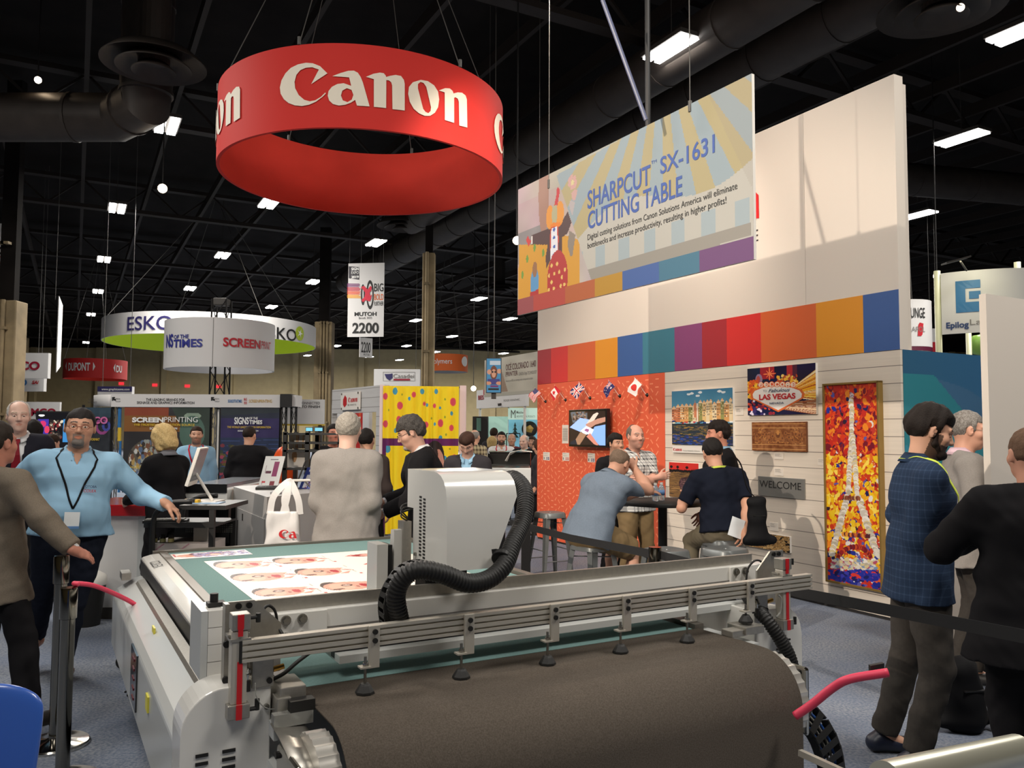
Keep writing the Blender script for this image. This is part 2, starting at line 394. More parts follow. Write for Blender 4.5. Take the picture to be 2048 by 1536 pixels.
for i,(px,py,z,lab)in enumerate(LAMPS):
 p=onz(px,py,z); lab=lab
 if i==0:L0.location=p; L0.rotation_euler=(0,0,AW); L0['label']=lab; L0['group']='tube lamps hanging under the hall roof'
 else:copy_tree(L0,None,p,AW,lab)
 if p.length<24:l_=lamp('AREA',(p.x,p.y,p.z-.08),(p.x,p.y,0),90,NEUT,size=.9)
 # spotlights that glare at the camera
m_spot=mat('spot_lens',(1,.75,.5),.4,emit=60); m_dark=mat('dark_metal',S(28,27,27),.45,metal=.3)
def spotlamp(px,py,d,r,lab):
 p=at(px,py,d); t=thing('spotlight',lab,'spotlight',p,0); dr=(CAM-p).normalized()
 mb=MB().local(); mb.cyl(-dr*.25,dr*.0,r*1.15,n=20); mb.cyl((0,0,r),(0,0,10.25-p.z),.012,n=8); mb.build('spot_body',m_dark,t)
 mb=MB().local(); mb.cyl(dr*.001,dr*.015,r,n=20); mb.build('spot_lens',m_spot,t)
spotlamp(325,377,16,.085,'glaring round spotlight left of the red ring')
spotlamp(1034,481,13,.065,'glaring round spotlight at the left edge of the cutting table banner')
spotlamp(76,160,15,.06,'small round spotlight in the upper left corner')
spotlamp(1921,15,11,.05,'small spotlight on the upper right ceiling diffuser')
spotlamp(1874,552,17,.07,'bright small spotlight on the left post of the curved laser booth banner')
spotlamp(947,777,30,.09,'small warm lamp between the yellow curtain booth and the printer banner')
# smoke wisp near the red ring is left to the air; pillars
m_pil=mat('pillar_paint',S(158,138,104),.8,noise=.15,nscale=2,col2=S(128,112,84))
def pillar(x0,x1,ytop,d,lab,pipes=0,cap=None):
 a=at(x0,860,d); b=at(x1,860,d); zt=at((x0+x1)/2,ytop,d).z
 t=thing('hall_pillar',lab,'pillar',((a.x+b.x)/2,d,0)); wd=b.x-a.x
 mb=MB().local(); mb.box((-wd/2,0,0),(wd/2,wd*.8,zt));
 mb.build('column_shaft',m_pil,t,bevel=.03)
 if cap:mb=MB(t).local(); mb.box((-wd*.3,.1,zt),(wd*.3,wd*.5,cap)); mb.build('column_head',m_black,t)
 for i in range(pipes):
  mb=MB().local(); xx=-wd*.1+i*wd*.18; mb.cyl((xx,-.08,0),(xx,-.08,zt),.05,n=10)
  for k in range(3):mb.box((xx-.09,-.14,2+k*2),(xx+.09,0,2.06+k*2))
  mb.build('drain_pipe',m_pil,t)
 return t
pillar(841,866,505,24,'beige square pillar rising behind the yellow curtain booth',1,10)
pillar(625,660,643,33,'beige pillar with pipes behind the right tip of the green ring',3,10)
pillar(-30,22,600,19,'beige pillar with pipes cut by the left edge',2,10)
pillar(28,44,675,60,'far beige pillar behind the white box sign at left',0)
# red exit signs on the back wall
m_exit=mat('exit_red',S(255,60,70),.5,emit=.8)
for i,(px,py)in enumerate(((242,767),(309,770),(374,772),(437,773))):
 p=at(px,py,74.9); mb=MB(); mb.box((p.x-.22,74.9,p.z-.13),(p.x+.22,75.0,p.z+.13)); o=mb.build('exit_sign',m_exit)
 tag(o,['small red lit exit sign below the red drum','small red lit exit sign right of the red drum, second from left','small red lit exit sign left of the truss post','small red lit exit sign seen through the truss post'][i],'exit sign','exit signs along the back wall')
 # ================================================================ CANON lettering (traced outlines, flattened)
CAN={'C':[(817,362),(770,315),(725,297),(680,293),(630,303),(585,325),(550,360),(525,405),(515,450),(520,490),(540,525),(570,550),(610,565),(655,570),(700,562),(745,542),(785,512),(807,490),(803,484),(775,512),(740,533),(705,540),(670,530),(635,500),(612,455),(608,415),(620,370),(645,340),(680,325),(720,322),(763,337),(714,430)],'a':[(848,380),(900,360),(950,346),(985,345),(1010,358),(1028,385),(1042,420),(1085,574),(1005,569),(993,532),(965,550),(930,563),(890,568),(852,558),(828,535),(819,505),(824,475),(845,448),(880,430),(920,425),(968,442),(955,388)],'ah':[(982,500),(972,530),(945,546),(915,535),(903,503),(912,472),(940,457),(970,468)],'n':[(1062,385),(1110,365),(1150,358),(1175,362),(1188,378),(1190,386),(1215,379),(1250,373),(1285,380),(1303,405),(1308,430),(1308,601),(1230,592),(1228,440),(1222,420),(1208,408),(1191,406),(1190,585),(1112,577),(1112,400)],'o':[(1410,405),(1455,413),(1495,440),(1520,480),(1527,530),(1520,580),(1500,615),(1470,635),(1435,635),(1400,620),(1365,590),(1340,545),(1330,495),(1335,450),(1360,420)],'oh':[(1408,418),(1428,425),(1445,450),(1475,580),(1472,605),(1458,618),(1440,610),(1425,590),(1392,460),(1392,432)],'m':[(1525,473),(1565,458),(1595,460),(1612,475),(1618,492),(1645,485),(1672,487),(1695,505),(1703,530),(1706,710),(1655,697),(1652,545),(1645,525),(1630,516),(1622,520),(1622,680),(1563,662),(1562,485)]}
RING=Cy((-1.97,10.63),1.83)
def _flat():
 out={}; th0,z0=RING.hit(400+515/3.2,40+570/3.2)
 for k,pts in CAN.items():
  q=[]
  for x,y in pts:
   th,z=RING.hit(400+x/3.2,40+y/3.2); q.append(((th-th0)*RING.R,z))
  out[k]=q
  # level and square up: shear so the baselines of C .. n are level
 return out,th0,z0
CFL,CTH0,CZ0=_flat()
_bl=min(p[1]for p in CFL['C']); _br=min(p[1]for p in CFL['m'][9:12]); _xr=max(p[0]for p in CFL['m'])
def _lev(p):return(p[0],p[1]-_bl-(_br-_bl)*p[0]/_xr)
CFL={k:[_lev(p)for p in v]for k,v in CFL.items()}
CW=_xr; CH=max(p[1]for p in CFL['C'])
from mathutils.geometry import tessellate_polygon
def canon(mb,place,width,letters='Canom',slices=0):
 k=width/CW
 for c in letters:
  loops=[CFL[c]]+([CFL[c+'h']]if c+'h' in CFL else[])
  L3=[[Vector((x*k,y*k,0))for x,y in l]for l in loops]; tri=tessellate_polygon(L3); flat=[p for l in L3 for p in l]
  if slices:
   me=bpy.data.meshes.new('x'); me.from_pydata(flat,[],tri); bm=bmesh.new(); bm.from_mesh(me)
   for i in range(1,slices):
    bmesh.ops.bisect_plane(bm,geom=bm.verts[:]+bm.edges[:]+bm.faces[:],plane_co=(width*i/slices,0,0),plane_no=(1,0,0))
   bm.verts.index_update(); mb.add([place(v.co.x,v.co.y)for v in bm.verts],[tuple(v.index for v in f.verts)for f in bm.faces]); bm.free(); bpy.data.meshes.remove(me)
  else:mb.add([place(p.x,p.y)for p in flat],tri)
m_ringred=mat('ring_red_fabric',S(206,52,46),.7,spec=.2)
m_ringin=mat('ring_red_lining',S(224,66,52),.8,noise=.12,nscale=1.2,spec=.2)
m_cream=mat('cream_print',S(236,226,208),.7); m_white=mat('white_paint',S(228,224,216),.55)
zb=H+(at(700,255,RING.c.y-RING.R).z-H);
def _ring():
 n=RING.c.y-RING.R
 z0=at(650,254.5,n).z; z1=at(650,86,n).z
 t=thing('hanging_ring_sign','large red fabric ring with white brand lettering hanging over the booth','hanging sign',(RING.c.x,RING.c.y,z0))
 mb=MB(t); RING.wall(mb,z0,z1,n=120,th=.04); mb.build('fabric_ring',[m_ringred,m_ringin],t,smooth=True,auto=.8)
 mb=MB(t); th_n,z_n=RING.hit(933,262); th_p,_=RING.hit(477,240); stp=th_n-th_p
 nrep=max(3,round(2*PI/abs(stp))); stp=-2*PI/nrep
 zl=z0+(z1-z0)*.34 if False else CZ0
 for i in range(nrep):
  th=CTH0+stp*i
  canon(mb,lambda x,y:RING.pt(th+x/RING.R,CZ0-.0+y,.012),CW,slices=24)
 mb.build('brand_lettering',m_cream,t)
 for i in range(6):
  a=i*PI/3+.3; p=RING.pt(a,z1); q=Vector((RING.c.x,RING.c.y,10.21))
  mb=MB(t); mb.cyl(p,p.lerp(q,.9),.006,n=5); mb.build('suspension_cable',m_wirel,t)
  mb=MB(t); mb.cyl(p,p+Vector((0,0,.09)),.02,n=8); mb.build('rigging_clamp',m_wirel,t)
 print('ring',z0,z1,'rep',nrep,'CW',CW,'stp',stp,'CH',CH)
_ring()
# ================================================================ the booth wall
W0=onz(1769.8,1239.8,0); WALL=Pl((W0.x,W0.y,0),-VW)
aR=WALL.uv(1797.2,578)[0]; aL=WALL.uv(1075.5,702)[0]; zT=WALL.uv(1791.6,146)[1]; zB=WALL.uv(1797.2,578)[1]; zP=2.44; aO=WALL.uv(1330.6,900)[0]
print('wall',aL,aR,zT,zB,WALL.uv(1799,696.5),WALL.uv(1075.3,768))
RAIN={'maroon':S(168,45,52),'red':S(214,50,46),'orange':S(214,98,48),'amber':S(226,148,34),'blue':S(58,94,156),'teal':S(62,124,144),'plum':S(140,70,120)}
def nodes_planks(m,pitch=.1605,ph=0,col=S(222,210,195),line=S(130,122,112),wgt=.012,axis='Z'):
 nt=m.node_tree; N=nt.nodes; L=nt.links; b=N['Principled BSDF']
 tc=N.new('ShaderNodeTexCoord'); sx=N.new('ShaderNodeSeparateXYZ'); L.new(tc.outputs['Object'],sx.inputs[0])
 a=N.new('ShaderNodeMath'); a.operation='ADD'; a.inputs[1].default_value=ph; L.new(sx.outputs[axis],a.inputs[0])
 d=N.new('ShaderNodeMath'); d.operation='DIVIDE'; d.inputs[1].default_value=pitch; L.new(a.outputs[0],d.inputs[0])
 f=N.new('ShaderNodeMath'); f.operation='FRACT'; L.new(d.outputs[0],f.inputs[0])
 c=N.new('ShaderNodeMath'); c.operation='LESS_THAN'; c.inputs[1].default_value=wgt/pitch; L.new(f.outputs[0],c.inputs[0])
 mp=N.new('ShaderNodeMapping'); mp.inputs['Scale'].default_value=(1.2,1.2,30); L.new(tc.outputs['Object'],mp.inputs[0])
 t=N.new('ShaderNodeTexNoise'); t.inputs['Scale'].default_value=1.5; t.inputs['Detail'].default_value=5; L.new(mp.outputs[0],t.inputs[0])
 g=N.new('ShaderNodeMixRGB'); g.inputs[1].default_value=(*col,1); g.inputs[2].default_value=(*[x*.82 for x in col],1); L.new(t.outputs['Fac'],g.inputs[0])
 mx=N.new('ShaderNodeMixRGB'); L.new(c.outputs[0],mx.inputs[0]); L.new(g.outputs[0],mx.inputs[1]); mx.inputs[2].default_value=(*line,1); L.new(mx.outputs[0],b.inputs['Base Color'])
m_plank=mat('white_planks',S(232,222,208),.6,noise=0); nodes_planks(m_plank,ph=-WALL.uv(1332,767.5)[1]+.1605*40,col=S(230,219,204),wgt=.007)
m_upper=mat('booth_white',S(222,212,200),.55)
def wbox(mb,a0,a1,b0,b1,off=0,th=.12):mb.obox(WALL.w((a0+a1)/2,(b0+b1)/2,off-th/2),WALL.ax*((a1-a0)/2),WALL.ay*((b1-b0)/2),WALL.n*(th/2))
bw=thing('booth_wall','tall white booth wall with rainbow stripe, orange panel and white planks','booth wall',(W0.x,W0.y,0))
mb=MB(bw); wbox(mb,aL,WALL.uv(1607,300)[0]-.002,zP,zT); wbox(mb,WALL.uv(1607,300)[0]+.002,aR,zP,zT); mb.build('upper_panel',m_upper,bw)
mb=MB(bw); wbox(mb,aL+.02,aR-.06,zP,zT-.03,-.125,.12); wbox(mb,aL,aR-.003,0,zP-.004,-.125,.12); mb.build('wall_backing',m_upper,bw)
mb=MB(bw); wbox(mb,aO,aR,.03,zP-.004); mb.build('plank_panel',m_plank,bw)
mb=MB(bw); wbox(mb,aL,aR,0,.03,-.01); mb.build('toe_gap',mat('shadow_gap',S(40,38,38),.8),bw)
bandx=[(1076,'maroon'),(1102.5,'red'),(1136,'orange'),(1191,'amber'),(1235.5,'blue'),(1285.5,'teal'),(1349.5,'plum'),(1404.5,'maroon'),(1454,'red'),(1522.5,'orange'),(1633.5,'amber'),(1728,'blue'),(1797.2,None)]
for(x0,c),(x1,_)in zip(bandx[:-1],bandx[1:]):
 a0=WALL.uv(x0,690)[0]; a1=WALL.uv(x1,690)[0]
 if x0==1076:a0=aL
 if x1>1790:a1=aR
 mb=MB(bw); wbox(mb,a0,a1,zP,zB-.001,.003,.003); o=mb.build('colour_block',mat('block_'+c,RAIN[c],.5),bw); o['label']=c+' block of the rainbow stripe'
m_or=mat('orange_print',S(226,96,62),.55); m_ord=mat('orange_dash',S(250,150,110),.55)
mb=MB(bw); wbox(mb,aL,aO-.004,.03,zP-.004,.004); mb.m=1; rr=random.Random(4)
na=int((aO-aL)/.105)
for i in range(na):
 for j in range(25):
  a=aL+.05+i*(aO-aL-.1)/na+rr.uniform(-.01,.01); b=.06+j*.094+(i%2)*.045+rr.uniform(-.01,.01); g=rr.choice((0,0,.8,-.8,.8,-.8)); l=.034; t=.008
  if b>zP-.05:continue
  ca,sa=math.cos(g),math.sin(g)
  mb.poly([WALL.w(a+ca*sx*l-sa*sy*t,b+sa*sx*l+ca*sy*t,.0055)for sx,sy in((-1,-1),(1,-1),(1,1),(-1,1))])
mb.build('orange_panel',[m_or,m_ord],bw)
# lettering on the upper wall partly behind the banner: the tail of the red logo and grey letter
mb=MB(bw); mb.m=0
def WP(x,y,off=.006):return WALL.p(x,y,off)
mb.poly([WP(1490,384),WP(1510,383),WP(1517,390),WP(1518,436),WP(1490,440)]); mb.build('red_logo_end',mat('logo_red',S(214,40,44),.5),bw)
mb=MB(bw); WALL.text(mb,'E',1505,485,1517,462); mb.build('grey_letter',mat('letter_grey',S(60,58,58),.5),bw)
# ---------------------------------------------------------------- pictures on the wall
def K(pl,rect,sc,ox,oy):
 """map crop coordinates (scale sc, origin ox,oy) to picture coordinates"""
 a0,b0,a1,b1=rect
 def f(x,y):
  a,b=pl.uv(ox+x/sc,oy+y/sc); return((a-a0)/(a1-a0),1-(b-b0)/(b1-b0))
 return f
def picture(pl,px,cv,name,label,cat,th=.02,rough=.35,edge=None,emit=0,root=None,pname='print'):
 """px=(x0,ytl,x1,ybr): builds the board and the printed face"""
 a0,b1=pl.uv(px[0],px[1]); a1,b0=pl.uv(px[2],px[3])
 if root is None:root=thing(name,label,cat,pl.w((a0+a1)/2,b0,th))
 mb=MB(root); mb.obox(pl.w((a0+a1)/2,(b0+b1)/2,th/2),pl.ax*((a1-a0)/2),pl.ay*((b1-b0)/2),pl.n*(th/2)); mb.build('board',edge or m_white,root)
 cv.mesh(pname,paint('paint%g_%g'%(rough,emit),rough,emit),lambda x,y:pl.w(a0+(a1-a0)*x,b1+(b0-b1)*y,th+.0015),root,root)
 return root,(a0,b0,a1,b1)
def rectof(pl,px):
 a0,b1=pl.uv(px[0],px[1]); a1,b0=pl.uv(px[2],px[3]); return a0,b0,a1,b1
 # canal houses
def art_canal():
 px=(1347.5,783,1470.5,892); r=rectof(WALL,px); k=K(WALL,r,5.851,1330,700)
 c=Canvas(130,110,(70,130,165)); c.a+=np.stack([c.y*60,c.y*70,c.y*55],-1); R=random.Random(2); c.noise(8,6,1)
 for cx,cy in((.3,.07),(.35,.06),(.49,.05),(.45,.11),(.8,.05),(.86,.07)):c.ell(cx,cy,.035,.02,(225,232,235))
 x=0; cols=[(200,120,80),(225,190,130),(190,80,60),(215,160,100),(150,150,90),(230,210,170),(180,100,70)]
 while x<1:
  wd=R.uniform(.05,.075); top=.30+R.uniform(-.04,.03)-(.05 if .45<x<.95 else 0); cc=R.choice(cols)
  c.rect(x,top,x+wd,.58,cc); c.poly([(x,top),(x+wd/2,top-.05),(x+wd,top)],(235,190,140)); c.rect(x,top,x+wd,top+.012,(250,225,190))
  for i in range(3):
   for j in range(5):c.rect(x+wd*(.12+.3*i),top+.03+j*.045,x+wd*(.27+.3*i),top+.055+j*.045,(90,80,75)if R.random()<.7 else(235,225,200))
  x+=wd
 c.poly([(.395,.3),(.4,.12),(.41,.3)],(215,150,110)); c.rect(.385,.24,.42,.5,(205,130,95))
 c.rect(.43,.25,.455,.58,(235,225,205))
 for i in range(26):cx=R.uniform(0,1); c.ell(cx,R.uniform(.56,.6),.03,.014,R.choice([(240,240,240),(200,50,50),(40,60,130),(60,60,60),(220,220,200)]))
 c.rect(0,.605,1,.64,(40,44,52)); c.a[(c.y>.63)]=(50,58,60)
 for i in range(420):
  yy=R.uniform(.64,1); q=(yy-.64)/.36; cc=R.choice([(110,96,70),(60,70,70),(150,120,60),(40,50,80)])if q<.5 else R.choice([(40,70,150),(30,50,120),(60,90,170),(140,110,50),(35,45,90)])
  c.ell(R.uniform(0,1),yy,.035,.006,cc)
 picture(WALL,px,c,'wall_art','colourful print of canal houses and water with a white caption strip','picture',th=.03)
 t=thing('caption_board','white strip with red brand name under the canal houses print','caption board',WALL.w(r[0],r[1]-.1))
 mb=MB(t); a1=r[2]; b=r[1]; h=WALL.uv(1348,892)[1]-WALL.uv(1348,907.5)[1]; mb.obox(WALL.w((r[0]+a1)/2,b-h/2-.002,.012),WALL.ax*((a1-r[0])/2),WALL.ay*(h/2),WALL.n*.012); mb.build('board',m_white,t)
 mb=MB(t); canon(mb,lambda x,y:WALL.w(r[0]+.015+x,b-h*.8+y,.027),.16); mb.build('brand_lettering',mat('canon_red',S(190,30,36),.5),t)
 mb=MB(t); mb.text('Canon Solutions America',WALL.w(r[0]+.2,b-h*.8,.027),WALL.ax,WALL.ay,.014,.3); mb.build('small_lettering',mat('letter_grey',S(60,58,58),.5),t)
art_canal()
def art_vegas():
 px=(1499,738,1637,828); r=rectof(WALL,px); k=K(WALL,r,5.851,1330,700)
 c=Canvas(170,120,(26,28,60)); c.noise(14,5,3,True); R=random.Random(5)
 c.rect(.20,0,.42,.25,(170,40,50)); c.rect(.60,0,.68,.3,(190,50,55)); c.rect(.68,0,.75,.28,(90,40,60))
 c.ell(.18,.25,.055,.12,(150,130,160)); c.ell(.17,.25,.03,.08,(190,80,70))
 c.dabs(90,[(240,150,40),(250,200,60),(220,90,40)],.03,.03,7,0,.28,.18,.65)
 c.dabs(60,[(250,190,60),(255,220,120),(200,80,40)],.02,.03,8,.45,.2,.75,.42)
 for i in range(70):
  f=i/70; y1=.12+.62*f; c.line(.62,.52+.12*f,1.02,y1,.012,R.choice([(255,200,40),(250,170,30),(255,225,120),(220,110,40),(180,70,30),(255,240,200)]))
 for i in range(40):
  f=i/40; c.line(.5,.78+.1*f,1.02,.72+.3*f,.012,R.choice([(200,150,110),(240,210,170),(160,90,50),(120,60,40),(250,230,200)]))
 c.dabs(50,[(60,50,110),(230,220,240),(150,40,60),(230,80,50)],.025,.03,9,0,.68,.45,1)
 sign=[k(*p)for p in((1050,520),(1075,480),(1180,440),(1340,425),(1500,440),(1600,475),(1628,515),(1620,560),(1350,705),(1060,565))]
 big=[(.5+(x-.44)*1.10-.06,.62+(y-.62)*1.14)for x,y in sign]; c.poly(big,(225,110,50)); c.poly(sign,(240,236,230))
 x0,y0=k(1248,280)
 for i in range(8):
  a=i*PI/4; l=.09 if i%2==0 else .065; c.line(x0,y0,x0+math.cos(a)*l,y0+math.sin(a)*l*1.4,.014,(250,110,60)); c.line(x0,y0,x0+math.cos(a)*l*.8,y0+math.sin(a)*l*1.1,.005,(255,190,120))
 for i in range(7):x,y=k(1147+i*63,403+abs(i-3)*1.5); c.ell(x,y,.042,.062,(245,120,60)); c.ell(x,y,.034,.05,(252,236,214)); c.ell(x,y,.025,.038,(225,90,50))
 t,_=picture(WALL,px,c,'wall_art','bright print of a glowing city welcome sign on a night street','picture',th=.03)
 off=.034; cw=mat('sign_white',S(250,240,220),.5); cr=mat('canon_red',S(190,30,36),.5); cn=mat('sign_navy',S(50,70,100),.5)
 mb=MB(t)
 for i,ch in enumerate('WELCOME'):WALL.text(mb,ch,1330+(1128+i*63.5)/5.851,700+425/5.851,1330+(1164+i*63.5)/5.851,700+382/5.851,off,.02)
 mb.build('lettering',cw,t)
 mb=MB(t); WALL.text(mb,'LAS VEGAS',1330+1128/5.851,700+584/5.851,1330+1555/5.851,700+520/5.851,off,.04); mb.build('lettering',cr,t)
 mb=MB(t); WALL.text(mb,'NEVADA',1330+1252/5.851,700+636/5.851,1330+1420/5.851,700+614/5.851,off,.02); WALL.text(mb,'TO',1330+1176/5.851,700+495/5.851,1330+1216/5.851,700+470/5.851,off)
 WALL.text(mb,'Fabulous',1330+1236/5.851,700+497/5.851,1330+1492/5.851,700+457/5.851,off,.01,.4); mb.build('lettering',cn,t)
art_vegas()
def art_wood():
 px=(1507,844.5,1616.5,904); c=Canvas(120,66,(128,76,36)); c.noise(22,30,4); c.noise(14,10,5)
 R=random.Random(3); lt=(186,128,66); dk=(104,58,28)
 for i in range(60):
  x=R.uniform(.06,.5); y=R.uniform(.25,.75); a=R.uniform(0,6.3); l=R.uniform(.02,.06); cc=R.choice([lt,dk,(160,100,50)])
  for sgn in(1,-1):c.line(.5+sgn*(x-.5),y,.5+sgn*(x-.5+math.cos(a)*l),y+math.sin(a)*l*1.8,.012,cc)
 for i in range(14):
  x=.1+.06*i;
  c.ell(x,.5+.12*math.sin(i*1.9),.03,.07,(150,92,46)); c.ell(x,.5+.12*math.sin(i*1.9),.016,.04,dk)
 for s in(.07,.2,.78,.93):c.line(.01,s,.99,s,.007,(214,160,96))
 c.ell(.5,.42,.07,.2,(150,96,48)); c.ell(.5,.42,.04,.13,dk); c.ell(.5,.36,.03,.08,lt)
 picture(WALL,px,c,'wall_art','brown carved wood relief panel with two scroll borders','picture',th=.025,rough=.5,edge=mat('wood_edge',S(110,64,34),.6))
art_wood()
def art_sunset():
 px=(1341.5,924,1401,999); c=Canvas(90,110,(206,50,44)); R=random.Random(6)
 c.a[c.y>.25]=(120,90,56)
 for i in range(200):c.ell(R.uniform(0,1),R.uniform(.28,1),.1,.006,R.choice([(150,112,66),(90,66,44),(70,54,42),(170,130,80)]))
 for i in range(40):c.ell(i/40,.24+R.uniform(-.02,.01),.03,.035,(26,18,18))
 for x in(.08,.3,.62):c.line(x,.25,x,.12,.012,(26,18,18)); c.ell(x,.13,.05,.04,(26,18,18))
 c.ell(.62,.6,.28,.2,(60,40,44)); c.dabs(160,[(90,62,70),(50,34,38),(120,90,90),(70,50,54)],.04,.02,9,.4,.44,.9,.76); c.ell(.62,.82,.25,.06,(54,42,38))
 picture(WALL,px,c,'wall_art','red sky sunset print with palms and dark rock behind the round table','picture',th=.025)
art_sunset()
def art_logs():
 px=(1487,1066,1584,1107); a0,b1=WALL.uv(1487,1073); a1,b0=WALL.uv(1583.5,1106)
 b1=WALL.uv(1583,1073.5)[1]
 c=Canvas(130,70,(28,22,18)); R=random.Random(8)
 for i in range(420):x,y,s=R.random(),R.random(),R.uniform(.014,.036); c.ell(x,y,s+.004,(s+.004)*1.9,(60,44,28)); c.ell(x,y,s,s*1.9,R.choice([(204,164,104),(186,146,88),(220,184,124),(168,126,72)])); c.ell(x,y,s*.4,s*.7,(176,130,76))
 t=thing('wall_art','print of stacked cut logs low on the plank wall','picture',WALL.w(a0,b0))
 mb=MB(t); mb.obox(WALL.w((a0+a1)/2,(b0+b1)/2,.0125),WALL.ax*((a1-a0)/2),WALL.ay*((b1-b0)/2),WALL.n*.0125); mb.build('board',m_white,t)
 c.mesh('print',paint('paint0.35_0',.35),lambda x,y:WALL.w(a0+(a1-a0)*x,b1+(b0-b1)*y,.0265),t,t)
art_logs()
def art_tower():
 px=(1655,771,1772,1170); a0=WALL.uv(1655.5,900)[0]; a1=WALL.uv(1771,900)[0]; b1=WALL.uv(1655,768)[1]; b0=WALL.uv(1656.5,1157)[1]
 th=.055; a1=WALL.uv(1764.5,900)[0]
 rc=(a0,b0,a1,b1); k=K(WALL,rc,3.339,1640,740)
 c=Canvas(110,330,(190,50,36)); R=random.Random(11)
 reds=[(196,44,34),(160,30,40),(224,90,36),(214,60,30),(120,24,44),(236,140,40)]
 yel=[(240,200,40),(236,170,36),(226,110,36),(200,60,34),(250,220,90),(240,190,20)]
 blu=[(40,50,150),(30,34,90),(90,90,170),(230,225,220),(200,60,50)]
 for i in range(1900):
  x=R.random(); y=R.random(); p=reds if y<.36 else(yel if y<.74 else(yel+blu))
  if y>.93:p=blu+[(30,40,140)]*3
  if R.random()<.08:p=blu
  if R.random()<.1:p=reds+[(50,30,50)]
  c.ell(x,y,R.uniform(.012,.06),R.uniform(.004,.018),R.choice(p),R.uniform(-1.5,1.5))
 W=[(226,220,208),(206,198,186),(238,234,226),(186,178,160),(216,200,150)]
 def stroke(p,q,wd,n=26,pal=W):
  for i in range(n):
   f=i/n; x=p[0]+(q[0]-p[0])*f; y=p[1]+(q[1]-p[1])*f
   c.ell(x+R.uniform(-.01,.01),y,wd*R.uniform(.75,1.1),.012,R.choice(pal),R.uniform(-.6,.6))
 stroke(k(228,150),k(235,250),.035,14,[(150,130,150),(210,200,200),(180,90,60)]); stroke(k(226,190),k(230,300),.05,14)
 stroke(k(230,280),k(230,440),.045,20); stroke(k(228,430),k(205,820),.05,50); stroke(k(236,430),k(268,820),.05,50)
 stroke(k(200,840),k(90,1230),.065,60); stroke(k(276,840),k(410,1240),.07,60)
 stroke(k(180,845),k(285,850),.03,14,[(150,90,60),(120,60,50),(210,170,120)]); stroke(k(165,1090),k(360,1105),.025,20,[(190,90,50),(230,150,60),(90,40,50)])
 for i in range(60):
  a=PI*i/59; x=250+120*math.cos(a); y=1290-115*math.sin(a); u,v=k(x,y); c.ell(u,v,.04,.012,R.choice([(150,36,40),(200,80,40),(110,30,44)]),R.uniform(-1,1))
 for i in range(160):u,v=k(R.uniform(90,400),R.uniform(1255,1330)); c.ell(u,v,.045,.007,R.choice(W+[(180,80,110),(120,150,190)]),R.uniform(-.5,.5))
 for i in range(170):u,v=k(R.uniform(60,410),R.uniform(1335,1400)); c.ell(u,v,.05,.008,R.choice([(36,44,150),(30,34,100),(60,60,170),(220,60,50),(40,50,160)]),R.uniform(-.5,.5))
 t=thing('framed_painting','tall gold framed painting of an iron tower in thick red and yellow strokes','painting',WALL.w((a0+a1)/2,b0,th))
 mb=MB(t); f=.035; g=.02
 for(x0,x1,y0,y1)in((a0,a0+g,b0,b1),(a1,a1+f*.6,b0,b1),(a0,a1+f*.6,b0-g,b0),(a0,a1+f*.6,b1-g,b1)):
  mb.obox(WALL.w((x0+x1)/2,(y0+y1)/2,th/2+.005),WALL.ax*((x1-x0)/2),WALL.ay*((y1-y0)/2),WALL.n*(th/2+.005))
 mb.build('frame',mat('gold_frame',S(150,122,66),.4,metal=.5),t,bevel=.003)
 mb=MB(t); mb.obox(WALL.w((a0+a1)/2,(b0+b1)/2,th/2-.004),WALL.ax*((a1-a0)/2),WALL.ay*((b1-b0)/2),WALL.n*(th/2-.006)); mb.build('board',m_white,t)
 c.mesh('painting',paint('paint0.35_0',.35),lambda x,y:WALL.w(a0+g+(a1-a0-g)*x,b1-g+(b0-b1+g)*y,th-.005),t,t)
art_tower()
def art_welcome():
 t=thing('welcome_sign','grey plaque engraved with the word WELCOME','sign',WALL.p(1518,982))
 a0,b1=WALL.uv(1518,952); a1,b0=WALL.uv(1611.5,999.5); b1=(b1+WALL.uv(1611,958)[1])/2
 mb=MB(t); mb.obox(WALL.w((a0+a1)/2,(b0+b1)/2,.008),WALL.ax*((a1-a0)/2),WALL.ay*((b1-b0)/2),WALL.n*.008); mb.build('plaque',mat('plaque_grey',S(140,140,136),.35,metal=.4),t,bevel=.003)
 mb=MB(t); WALL.text(mb,'WELCOME',1521.5,973.5,1605,960.2,.018); mb.build('lettering',mat('ink',S(24,24,24),.5),t)
 mb=MB(t)
 for i,pat in enumerate((.0,1,2,3,4,5,6)):
  for(dx,dy)in((0,0),(0,1),(1,int(pat)%3),(0,2))[:3+i%2]:mb.lathe(WALL.w(a0+(a1-a0)*(.38+.045*i)+dx*.008,b0+(b1-b0)*.24-dy*.009,.017),[(0.003,0),(0.0,.0015)],6,-WALL.n)
 mb.build('braille_dots',mat('plaque_dots',S(128,128,124),.4),t)
art_welcome()
